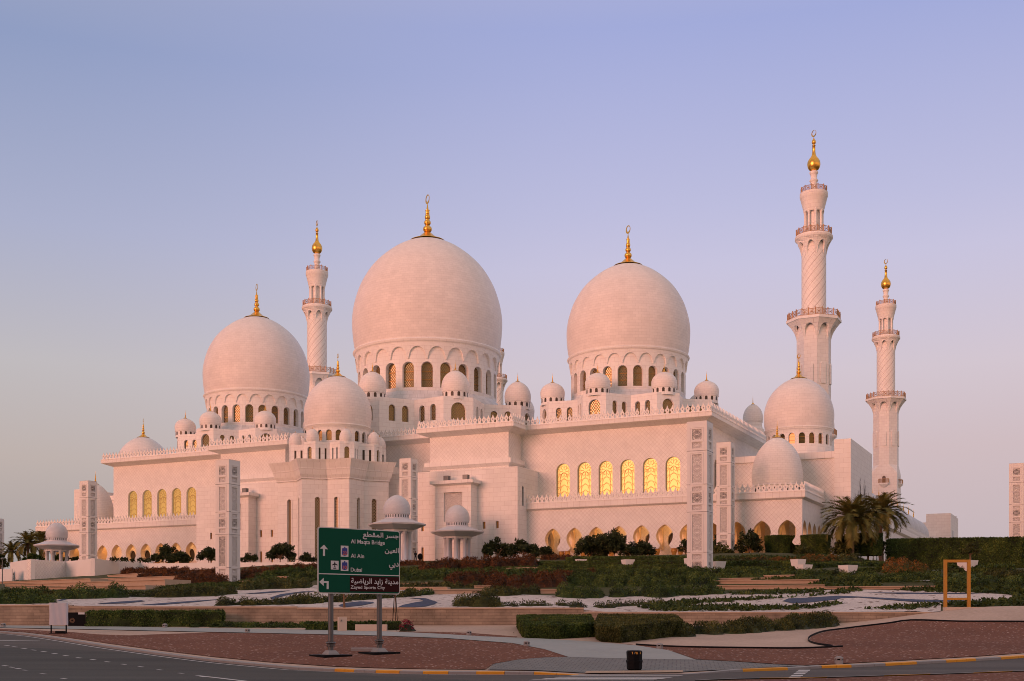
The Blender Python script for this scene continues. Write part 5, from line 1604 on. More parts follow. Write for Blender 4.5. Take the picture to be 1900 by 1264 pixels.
words(rev('\uFEE3\uFEAA\uFEF3\uFEE8\uFE94 \uFEAF\uFE8D\uFEF3\uFEAA \uFE8D\uFEDF\uFEAE\uFEF3\uFE8E\uFEBF\uFEF4\uFE94'), 597, 1305, 900, 1000, bold=0.0, arabic=True)
words('Zayed Sports City', 591, 1105, 1008, 1070)
for y0, num in ((422, '22'), (632, '10')):
    m = MB(); plate(m, [(sx(450), sy(y0 + 163, 500)), (sx(560), sy(y0 + 163, 500)), (sx(560), sy(y0, 500)), (sx(450), sy(y0, 500))], -0.18, 0, 0.008)
    sp = m.build('route_marker', M_letter, sgn)
    m = MB()
    sh = [(468, 40), (466, 120), (474, 140), (505, 150), (536, 140), (546, 120), (544, 40), (534, 34), (516, 36), (516, 24), (510, 16), (500, 16), (496, 24), (496, 36), (478, 34)]
    plate(m, [(sx(x), sy(y0 + y, x)) for x, y in sh], -0.185, 0, 0.005); m.build('route_badge', M_sblue, sp)
    words(num, 478, 536, y0 + 84, y0 + 132, 'number', M_sred, 0.015, -0.19, sp)
m = MB(); plate(m, [(sx(308), sy(776, 360)), (sx(418), sy(776, 360)), (sx(418), sy(646, 360)), (sx(308), sy(646, 360))], -0.18, 0, 0.008)
ap = m.build('airport_plate', M_letter, sgn)
m = MB(); pl = [(363, 655), (369, 668), (369, 684), (402, 706), (402, 716), (369, 704), (368, 730), (380, 740), (380, 747), (363, 742), (346, 747), (346, 740), (358, 730), (357, 704), (324, 716), (324, 706), (357, 684), (357, 668)]
plate(m, [(sx(x), sy(y, x)) for x, y in pl], -0.185, 0, 0.005); plate(m, [(sx(342), sy(766, 360)), (sx(384), sy(766, 360)), (sx(384), sy(757, 360)), (sx(342), sy(757, 360))], -0.185, 0, 0.005)
m.build('plane_symbol', M_black, ap)
for p in (PL, PR):
    lx = (p - A_).dot(sd_); gz = terrain(p.x, p.y)
    m = MB(); m.lathe([(0.145, gz + 0.3), (0.145, ztp - 0.1)], (lx, 0.07, 0), 20)
    po = m.build('post', M_steel, sgn)
    m = MB()
    m.lathe([(0.16, gz + 0.72), (0.27, gz + 0.74), (0.27, gz + 0.80), (0.16, gz + 0.82)], (lx, 0.07, 0), 20)
    m.lathe([(0.25, gz + 0.62), (0.25, gz + 0.67), None, (0.15, gz + 0.67)], (lx, 0.07, 0), 12)
    for k in range(4): m.tube([(lx + 0.2 * math.cos(k * math.pi / 2 + 0.6), 0.07 + 0.2 * math.sin(k * math.pi / 2 + 0.6), gz + 0.55), (lx + 0.2 * math.cos(k * math.pi / 2 + 0.6), 0.07 + 0.2 * math.sin(k * math.pi / 2 + 0.6), gz + 0.86)], 0.025, seg=5)
    m.build('flange', M_steel, po)
    m = MB(); q4 = lambda h, z: [(lx - h, 0.07 - h, z), (lx + h, 0.07 - h, z), (lx + h, 0.07 + h, z), (lx - h, 0.07 + h, z)]
    m.loft([q4(0.36, gz + 0.12), q4(0.33, gz + 0.2), q4(0.2, gz + 0.36)]); m.build('foot', M_kerb, po)
    m = MB(); m.loft([q4(0.86, gz - 0.25), q4(0.86, gz + 0.13)]); m.build('base_plate', M_black, po)
for k in (0.2, 0.5, 0.8):
    m = MB(); m.box(0.15, SW - 0.15, -0.11, -0.06, zb + SH * k - 0.05, zb + SH * k + 0.05); m.build('rail', M_steel, sgn)

# ------------------------------------------------------------------ things along the path and the kerb
p = hit(1177, 1245)
bt = thing('litter_bin', 'black octagonal litter bin with orange stripes on brick pavement', 'bin', p + Vector((0, 0, 0.04)), 0.2)
m = MB(); o8 = lambda r, z: [(r * math.cos(math.tau * (k + 0.5) / 8), r * math.sin(math.tau * (k + 0.5) / 8), z) for k in range(8)]
m.loft([o8(0.30, 0), o8(0.36, 0.06), o8(0.37, 0.36)], cap0=True); m.build('body', M_black, bt)
m = MB(); m.loft([o8(0.395, 0.36), o8(0.395, 0.46), o8(0.36, 0.48)], cap0=True); m.build('band', M_black, bt)
m = MB(); m.loft([o8(0.365, 0.48), o8(0.37, 0.70), o8(0.38, 0.86), o8(0.35, 0.92), o8(0.28, 0.935)]); m.build('hood', M_black, bt)
for k, (t, mt) in enumerate(((-2.12, M_ochre), (-1.9, M_steel), (-1.66, M_ochre), (-1.52, M_ochre), (-1.2, M_steel), (-1.0, M_ochre))):
    m = MB(); r = 0.366; f = lambda tt, z: (r * math.cos(tt), r * math.sin(tt), z)
    m.face([f(t, 0.76), f(t + 0.16, 0.76), f(t + 0.05, 0.87), f(t - 0.11, 0.87)]); m.build('stripe', mt, bt)

def bollard(px, py, s, lb):
    p = hit(px, py)
    b = thing('path_light', lb, 'path light', p, 0, 'low grey path lights')
    m = MB(); m.lathe([(0.27 * s, -0.1), (0.27 * s, 0.26 * s), None, (0.22 * s, 0.26 * s)], seg=20); m.build('base', M_kerb, b)
    m = MB(); m.lathe([(0.20 * s, 0.24 * s), (0.20 * s, 0.36 * s)], seg=20); m.build('lens', M_black, b)
    m = MB(); m.lathe([(0.28 * s, 0.36 * s), (0.28 * s, 0.40 * s), (0.22 * s, 0.47 * s), (0.12 * s, 0.51 * s), (0, 0.52 * s)], seg=20); m.build('cap', M_kerb, b)
    m = MB()
    for k in range(5): m.box(0.24 * s * math.cos(k * 1.256) - 0.03, 0.24 * s * math.cos(k * 1.256) + 0.03, 0.24 * s * math.sin(k * 1.256) - 0.03, 0.24 * s * math.sin(k * 1.256) + 0.03, 0.25 * s, 0.37 * s)
    m.build('strut', M_kerb, b)
bollard(1556.5, 1232.5, 0.78, 'grey domed path light behind the yellow kerb, nearest of the lights')
bollard(1224, 1205, 0.72, 'grey path light in red gravel beside the grey path on the right')
bollard(977, 1200, 0.72, 'grey path light at the edge of the gravel left of the paving')
bollard(870, 1179, 0.66, 'grey path light at the foot of the retaining wall behind the path')
bollard(459, 1174.5, 0.66, 'grey path light on the path left of the road sign')
bollard(306, 1165.5, 0.7, 'grey path light under the clipped hedge on the left')
bollard(6, 1164.5, 0.7, 'grey path light at the far left frame edge')

# covered board on a black frame
p = hit(109, 1176.5)
bd = thing('display_board', 'board under a white cover on a black frame at the left kerb', 'board', p, 0.1)
u = p.y / F
m = MB()
for x in (-13.5, 13.5):
    m.box(x * u - 0.04, x * u + 0.04, -0.05, 0.05, 0, 17 * u); m.box(x * u - 0.04, x * u + 0.04, -0.35, 0.5, -0.02, 0.06)
m.box(-13.5 * u, 13.5 * u, -0.04, 0.04, 0.01, 0.08); m.build('frame', M_black, bd)
m = MB(); m.box(-5 * u, 10 * u, -0.2, 0.3, 0.0, 5.5 * u); m.build('ballast_box', M_black, bd)
m = MB(); R_ = []
for j in range(9):
    z = (16.5 + 41.5 * j / 8) * u
    R_.append([((-16 + 32 * i / 16) * u * (1 + 0.012 * math.sin(j * 1.3)), (-0.14 if k == 0 else 0.14) + 0.02 * math.sin(i * 1.1 + j * 0.35), z) for k, i in [(0, i) for i in range(17)] + [(1, i) for i in range(16, -1, -1)]])
m.grid(R_, 0, True, True); m.poly(R_[-1]); m.poly(R_[0]); m.build('cover', M_fabric, bd)
p = hit(143, 1161.5)
ps = thing('poster_panel', 'low black poster panel leaning beside the clipped hedge on the left', 'poster', p, 0.05)
u = p.y / F
for x0, x1, h, lb in ((-16, -1, 25, 0), (-1.5, 16, 27, 1)):
    m = MB(); m.box(x0 * u, x1 * u, -0.05 - 0.06 * lb, 0.05 - 0.07 * lb, 0.0, (h - 2 * lb) * u); m.build('panel', M_black, ps)
m = MB(); m.box(3 * u, 14.5 * u, -0.13, -0.111, 21.3 * u, 25 * u); m.build('white_label', M_letter, ps)
m = MB()
for k in range(12):
    t = math.tau * k / 12; f = lambda r, tt: (-8.5 * u + r * math.cos(tt), -0.052, 10 * u + r * math.sin(tt))
    m.face([f(1.8 * u, t - 0.2), f(4.6 * u, t - 0.13), f(5.2 * u, t), f(4.6 * u, t + 0.13), f(1.8 * u, t + 0.2)])
m.build('emblem', M_timber, ps)

# utility box, low planter block, slab, timber post, tripod stakes
p = hit(635, 1171.5); u = p.y / F
ub = thing('utility_box', 'beige utility cabinet standing behind the left sign post', 'cabinet', p, 0.35)
m = MB(); m.box(-7.5 * u, 7.5 * u, -6 * u, 6 * u, -0.2, 27 * u); m.build('body', M_beige, ub)
m = MB(); m.box(7.5 * u, 7.5 * u + 0.012, -3 * u, 4 * u, 19 * u, 24 * u); m.build('vent', M_steel, ub)
m = MB(); m.tube([(-3.6 * u, -6 * u - 0.03, 18 * u), (-3.6 * u, -6 * u - 0.06, 19.5 * u), (-3 * u, -6 * u - 0.06, 21 * u), (-2.2 * u, -6 * u - 0.03, 21 * u)], 0.03); m.build('handle', M_steel, ub)
p = hit(689, 1171.3); u = p.y / F
m = MB(); w_, h_ = 29 * u, 12.5 * u
m.loft([rr for rr in ([(x, y, z) for x, y in ((-w_, -0.4), (w_, -0.4), (w_, 0.4), (-w_, 0.4))] for z in (-0.2, h_ - 0.04))], cap1=False)
m.loft([[(x * s_, y * s_, z) for x, y in ((-w_, -0.4), (w_, -0.4), (w_, 0.4), (-w_, 0.4))] for s_, z in ((1, h_ - 0.04), (0.99, h_))])
tag(m.build('bench_block', M_beige, None, p, 0.03), 'long low beige stone block behind the right sign post', 'bench block')
p = hit(676, 1208.5); u = p.y / F
m = MB(); m.loft([[(-24 * u, -0.4, -0.1), (24 * u, -0.4, -0.1), (24 * u, 0.4, -0.1), (-24 * u, 0.4, -0.1)], [(-24 * u, -0.4, 0.17), (24 * u, -0.4, 0.17), (24 * u, 0.4, 0.17), (-24 * u, 0.4, 0.17)], [(-23.6 * u, -0.37, 0.2), (23.6 * u, -0.37, 0.2), (23.6 * u, 0.37, 0.2), (-23.6 * u, 0.37, 0.2)]])
tag(m.build('concrete_slab', M_kerb, None, p, 0.04), 'flat concrete slab in red gravel between the sign posts', 'slab')
p = hit(638.5, 1160); u = p.y / F
tp_ = thing('young_tree', 'bare young tree trunk behind the utility cabinet under the sign', 'tree', p)
m = MB(); m.tube([(0, 0, -0.2), (0.02, 0, 1.5), (-0.04, 0.02, 3.0), (0.05, 0, 4.2)], 0.12, 0.06, 8); m.build('trunk', M_timber, tp_)
m = MB()
for t, e in (((0.02, 0, 2.1), (0.75, 0.1, 3.4)), ((0, 0, 2.7), (-0.7, -0.1, 3.9)), ((0.04, 0, 3.4), (0.5, 0.3, 4.6))): m.tube([t, ((t[0] + e[0]) / 2, (t[1] + e[1]) / 2, (t[2] + e[2]) / 2 - 0.08), e], 0.05, 0.02, 5)
m.build('branch', M_timber, tp_)
p = hit(733, 1163); u = p.y / F
st_ = thing('tree_stake', 'slim dark tripod of tree stakes right of the road sign', 'tree stake', p)
for x, y in ((-0.22, 0), (0.22, 0), (0, 0.25)):
    m = MB(); m.tube([(x, y, -0.1), (x * 0.1, y * 0.1, 3.2)], 0.035, 0.03, 5); m.build('leg', M_black, st_)
m = MB(); m.tube([(0, 0, 1.2), (0.02, 0, 2.6), (0.0, 0, 3.6)], 0.05, 0.03, 6); m.build('stem', M_timber, st_)
# ochre frame
p = hit(1775, 1126.0); D = p.y; u = D / F
fr = thing('ochre_frame', 'tall empty ochre picture frame on legs above the pale gravel', 'frame', (0, 98.3, 3.40))
X_ = lambda px: (px - CX) / F * 98.3
h_ = (1126 - 1037.5) * 98.3 / F
for x in (1754, 1797.5):
    m = MB(); m.box(X_(x) - 0.12, X_(x) + 0.12, -0.12, 0.12, 0, h_); m.build('leg', M_ochre, fr)
m = MB(); m.box(X_(1754) + 0.121, X_(1797.5) - 0.121, -0.11, 0.11, h_ - 0.23, h_ - 0.005); m.build('top_bar', M_ochre, fr)
m = MB(); m.box(X_(1754) + 0.121, X_(1797.5) - 0.121, -0.09, 0.09, 0.62, 0.80); m.build('lower_bar', M_ochre, fr)
# lamp post and floodlights at the left
p = hit(4.5, 1087)
lp = thing('lamp_post', 'thin grey lamp post at the left frame edge', 'lamp post', p)
m = MB(); m.tube([(0, 0, -0.3), (0, 0, 48 * p.y / F)], 0.09, 0.07, 8); m.build('pole', M_steel, lp)
m = MB(); m.lathe([(0.1, 0), (0.25, 0.06), (0.25, 0.3), (0.1, 0.36), (0, 0.36)], (0, 0, 48 * p.y / F), 12); m.build('lamp_head', M_steel, lp)
for px, py, Dd, lb in ((31, 1079.5, 222, 'black floodlight at the left end of the white wall'), (45, 1079.5, 220, 'second black floodlight from the left at the white wall'), (90, 1078, 220, 'black floodlight under the diagonal-tiled face of the white wall'), (133, 1078, 220, 'black floodlight left of the white wall corner'), (191, 1072, 220, 'black floodlight on the step at the shaded white wall')):
    q = at(px, py, Dd)
    fl = thing('floodlight', lb, 'floodlight', q, 0.4 * math.sin(px), 'black floodlights along the white wall')
    m = MB(); m.loft([[(-0.25, -0.1, -0.25), (0.25, -0.1, -0.25), (0.25, -0.1, 0.2), (-0.25, -0.1, 0.2)], [(-0.3, 0.25, -0.1), (0.3, 0.25, -0.1), (0.3, 0.2, 0.38), (-0.3, 0.2, 0.38)]], cap0=True); m.build('housing', M_black, fl)
    m = MB(); m.tube([(0, 0.05, -1.2), (0, 0.05, 0)], 0.05, seg=5); m.build('stand', M_black, fl)
# planters
def planter(px, py, wpx, hpx, D, lb, plant=None):
    q = hit(px, py); u = q.y / F
    o = thing('planter', lb, 'planter', q, 0.35 if px < 1450 else 0.5, 'white square planters along the hedges')
    w_, h_ = wpx * u / 2.35, hpx * u
    r4 = lambda k, z: [(-w_ * k, -w_ * k, z), (w_ * k, -w_ * k, z), (w_ * k, w_ * k, z), (-w_ * k, w_ * k, z)]
    m = MB(); m.loft([r4(0.72, -0.6), r4(0.78, 0), r4(1.0, h_), r4(0.9, h_), r4(0.88, h_ - 0.15)], cap0=True); m.build('tub', M_planter, o)
    return q, h_
PLANTERS = [(988, 1047, 24, 9, 175, 'small white planter at the right end of the russet shrub bank'), (1078, 1048, 20, 10, 172, 'white planter between the hedges left of the arches'), (1165, 1050.5, 23, 12, 168, 'white planter in front of the dark round-leaved tree'), (1279, 1052, 18, 16, 160, 'white planter half hidden by the nearest pylon'), (1333, 1055, 25, 13, 165, 'white planter just right of the nearest pylon'), (1481, 1056, 24, 18, 158, 'white planter holding a small leafy tree'), (1491, 1062, 28, 14, 150, 'white planter standing in front of the one with the small tree'), (1573.5, 1068, 30, 19, 148, 'white planter below the clipped square hedges'), (1795, 1060, 32, 20, 150, 'white planter seen through the ochre frame')]
for a in PLANTERS: planter(*a)
# person by the kiosk with a round lamp
q = at(771, 1043, 192)
pe = thing('person', 'person in dark clothes standing with arms folded beside the kiosk', 'person', q, 0.3)
vs = [(0, 0, 0.92), (0, 0, 1.15), (0, 0, 1.4), (0, 0, 1.5), (0, -0.01, 1.62), (0, -0.01, 1.72), (-0.19, 0, 1.40), (-0.25, -0.02, 1.12), (-0.04, -0.2, 1.15), (0.19, 0, 1.40), (0.25, -0.02, 1.12), (0.04, -0.22, 1.2), (-0.1, 0, 0.88), (-0.12, 0, 0.48), (-0.12, 0.02, 0.07), (-0.13, -0.15, 0.04), (0.1, 0, 0.88), (0.12, -0.01, 0.48), (0.12, 0.02, 0.07), (0.14, -0.15, 0.04)]
ed = [(0, 1), (1, 2), (2, 3), (3, 4), (4, 5), (2, 6), (6, 7), (7, 8), (2, 9), (9, 10), (10, 11), (0, 12), (12, 13), (13, 14), (14, 15), (0, 16), (16, 17), (17, 18), (18, 19)]
rd_ = [0.15, 0.14, 0.16, 0.06, 0.09, 0.07, 0.075, 0.055, 0.04, 0.075, 0.055, 0.04, 0.1, 0.075, 0.055, 0.045, 0.1, 0.075, 0.055, 0.045]
me = bpy.data.meshes.new('body'); me.from_pydata(vs, ed, [])
bo = bpy.data.objects.new('body', me); COL.objects.link(bo); bo.parent = pe
md = bo.modifiers.new('skin', 'SKIN')
for v, r in zip(me.skin_vertices[0].data, rd_): v.radius = (r, r)
me.skin_vertices[0].data[0].use_root = True
bo.modifiers.new('sub', 'SUBSURF').levels = 1
bpy.context.view_layer.update()
m2_ = bpy.data.meshes.new_from_object(bo.evaluated_get(bpy.context.evaluated_depsgraph_get()))
bo.modifiers.clear(); bo.data = m2_; bo.data.name = 'body'; m2_.materials.clear(); m2_.materials.append(M_cloth)
m = MB(); m.lathe([(0.085, 1.60), (0.098, 1.68), (0.085, 1.76), (0.04, 1.8), (0, 1.805)], (0, 0.012, 0), 12); m.build('hair', M_black, pe)
m = MB(); m.lathe([(0.03, 1.53), (0.07, 1.56), (0.088, 1.64), (0.07, 1.70)], (0, -0.025, 0), 12); m.build('face', M_skin, pe)
q = at(779.5, 1043, 191)
rl_ = thing('round_lamp', 'round black spotlight on a stand beside the person', 'spotlight', q, 0.5)
m = MB(); m.tube([(0, 0, -0.3), (0, 0, 0.5)], 0.04, seg=6); m.build('stand', M_black, rl_)
m = MB()
R_ = [[(r * math.cos(t), y, 0.85 + r * 1.25 * math.sin(t)) for t in [math.tau * k / 20 for k in range(20)]] for r, y in ((0.0, -0.12), (0.40, -0.12), (0.45, -0.05), (0.42, 0.08), (0.2, 0.22), (0.0, 0.24))]
m.grid(R_, 0, True, True); m.build('lamp_head', M_black, rl_)
# ------------------------------------------------------------------ planting
rnd = random.Random(3)
def leafq(m, p, d, wd, ln, tone, mi=0):
    # one bent leaf clump: two quads along direction d
    d = d.normalized()
    s = d.cross(Vector((rnd.uniform(-1, 1), rnd.uniform(-1, 1), rnd.uniform(-1, 1))))
    if s.length < 0.01: return
    s = s.normalized() * wd / 2
    b = p + d * ln * 0.55 + Vector((0, 0, -0.04 * ln)); c = p + d * ln
    m.face([p - s * 0.4, p + s * 0.4, b + s, b - s], mi, [(0, 0), (1, 0), (1, .5), (0, .5)], False, tone)
    m.face([b - s, b + s, c], mi, [(0, .5), (1, .5), (.5, 1)], False, tone)
def leafn(m, p, n, wd, ln, tone, mi=0):
    # leaf clump lying roughly along a surface with normal n
    n = (n + Vector((rnd.gauss(0, .45), rnd.gauss(0, .45), rnd.gauss(0, .45)))).normalized()
    d = n.cross(Vector((rnd.uniform(-1, 1), rnd.uniform(-1, 1), rnd.uniform(-1, 1))))
    if d.length < 0.02: return
    d = (d.normalized() + n * 0.35).normalized()
    s = d.cross(n).normalized() * wd / 2
    b = p + d * ln * 0.55; c = p + d * ln - n * 0.12 * ln
    m.face([p - s * 0.4, p + s * 0.4, b + s, b - s], mi, [(0, 0), (1, 0), (1, .5), (0, .5)], False, tone)
    m.face([b - s, b + s, c], mi, [(0, .5), (1, .5), (.5, 1)], False, tone)
def nz(x, y, s=1.0): return noise.noise(Vector((x * s, y * s, 3.1)))
def bed(px0, py0, px1, py1, depth, hpx, spec, label, dens=1.0, up=0.55, ls=1.0, lump=0.35, name='shrub_bed', cat='shrub bed', taper=(0.5, 0.5), group=None):
    """a mass of shrubs whose front edge runs between two ground points"""
    P, Q = hit(px0, py0), hit(px1, py1)
    Dm = (P.y + Q.y) / 2
    ax = Q - P; ax.z = 0; Ln = ax.length; ax.normalize()
    nr = Vector((-ax.y, ax.x, 0))
    if nr.y < 0: nr = -nr
    hh = hpx * Dm / F
    u = Dm / F
    if max(P.y, Q.y) < 98: depth = max(0.5, min(depth, 97.6 - max(P.y, Q.y)))
    else: depth *= 0.62
    # hold the visible top where the photograph has it although the ground rises behind
    rise = max(0.0, terrain(*(P.lerp(Q, 0.5) + nr * depth * 0.5).xy) - (P.z + Q.z) / 2)
    hh = 1.12 * max(0.55 * hh, hh - 0.8 * rise)
    seed = px0 * 0.37 + py0
    # single shrubs set out over the footprint
    r0 = max(0.34, min(0.9, 0.5 * hh + 0.18)) * (1.2 if lump < 0.3 else 1.0)
    cs = []
    for k in range(max(2, int(Ln * max(depth, r0) / (r0 * r0) * 0.85))):
        s_, t_ = rnd.uniform(0.1 * r0, Ln - 0.1 * r0), rnd.uniform(0.2 * r0, max(0.3 * r0, depth - 0.2 * r0))
        cs.append((s_, t_, r0 * rnd.uniform(0.75, 1.25), hh * rnd.uniform(1 - lump * 1.3, 1.1), rnd.uniform(-0.2, 0.2)))
    cell = {}
    for c_ in cs:
        for i_ in range(int((c_[0] - c_[2]) // 1.5), int((c_[0] + c_[2]) // 1.5) + 1): cell.setdefault(i_, []).append(c_)
    def prof2(s, t):
        best, bt = 0.0, 0.0
        for c_ in cell.get(int(s // 1.5), ()):
            q = ((s - c_[0]) ** 2 + (t - c_[1]) ** 2) / (c_[2] * c_[2])
            if q < 1:
                h = c_[3] * (1 - q) ** 0.42
                if h > best: best, bt = h, c_[4]
        return best * (1 + 0.12 * nz(s + seed, t, 2.3)), bt
    def prof(s, t): return prof2(s, t)[0]
    org = Vector((P.x, P.y, 0))
    base = lambda s, t: org + ax * s + nr * t
    near = P.y < 98
    tz = lambda x, y: terrain(x, min(y, 97.9) if near else max(y, 98.3))
    e0 = 1.15 * r0; s0_, s1_, t0_, t1_ = -1.2 * r0, Ln + 1.2 * r0, -e0, depth + (0.0 if near else e0)
    m = MB()
    # dense inner body
    ns, ntt = max(3, int((s1_ - s0_) / 0.3)), max(3, int((t1_ - t0_) / 0.3))
    rows = []
    for j in range(ntt + 1):
        row = []
        for i in range(ns + 1):
            s, t = lerp(s0_, s1_, i / ns), lerp(t0_, t1_, j / ntt)
            b = base(s, t); row.append((b.x, b.y, tz(b.x, b.y) - 0.03 + max(0, prof(s, t) * 0.74 - 0.08)))
        rows.append(row)
    m.grid(rows, 0, False)
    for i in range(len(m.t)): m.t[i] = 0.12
    sz = max(0.11, min(0.36, 2.6 * u)) * ls
    cnt = int((s1_ - s0_) * (t1_ - t0_) * dens * 4.2 / (sz * sz))
    cnt = min(cnt, 20000)
    for k in range(cnt):
        s, t = rnd.uniform(s0_, s1_), t0_ + (t1_ - t0_) * rnd.random() ** 1.15
        h, dt_ = prof2(s, t)
        if h < 0.05: continue
        b = base(s, t)
        f = rnd.random() ** 0.42
        e_ = 0.1
        gs, gt = (prof(s + e_, t) - prof(s - e_, t)) / (2 * e_), (prof(s, t + e_) - prof(s, t - e_)) / (2 * e_)
        nn_ = (Vector((0, 0, 1)) - ax * max(-2.5, min(2.5, gs)) - nr * max(-2.5, min(2.5, gt))).normalized()
        if f < 0.6: nn_ = (nn_ + nr * -0.8).normalized()
        z = tz(b.x, b.y) + h * f
        d = Vector((rnd.gauss(0, 1), rnd.gauss(0, 1) - 0.35, rnd.gauss(up, 0.7)))
        tone = 0.18 + 0.62 * rnd.random() ** 1.3 + 0.2 * nz(b.x, b.y, 0.8) + dt_
        if k % 2: leafn(m, Vector((b.x, b.y, z)), nn_, sz * rnd.uniform(0.45, 0.85), sz * rnd.uniform(0.7, 1.4), tone)
        else: leafq(m, Vector((b.x, b.y, z)), d, sz * rnd.uniform(0.4, 0.7), sz * rnd.uniform(1.0, 2.1), tone)
    # stray shoots along the crown
    for k in range(int(Ln * 2.2 * dens)):
        s, t = rnd.uniform(0, Ln), depth * rnd.uniform(0.1, 0.9)
        h = prof(s, t)
        b = base(s, t); z = tz(b.x, b.y) + h * 0.95
        L_ = rnd.uniform(0.1, 0.35) * (0.5 + 0.5 * hh)
        for j in range(3):
            leafq(m, Vector((b.x + rnd.gauss(0, .05), b.y, z + L_ * j / 3)), Vector((rnd.gauss(0, .6), rnd.gauss(0, .6), 1)), sz * 0.35, sz * 0.9, rnd.uniform(0.4, 0.95))
    return tag(m.build(name, LF[spec]), label, cat, group)
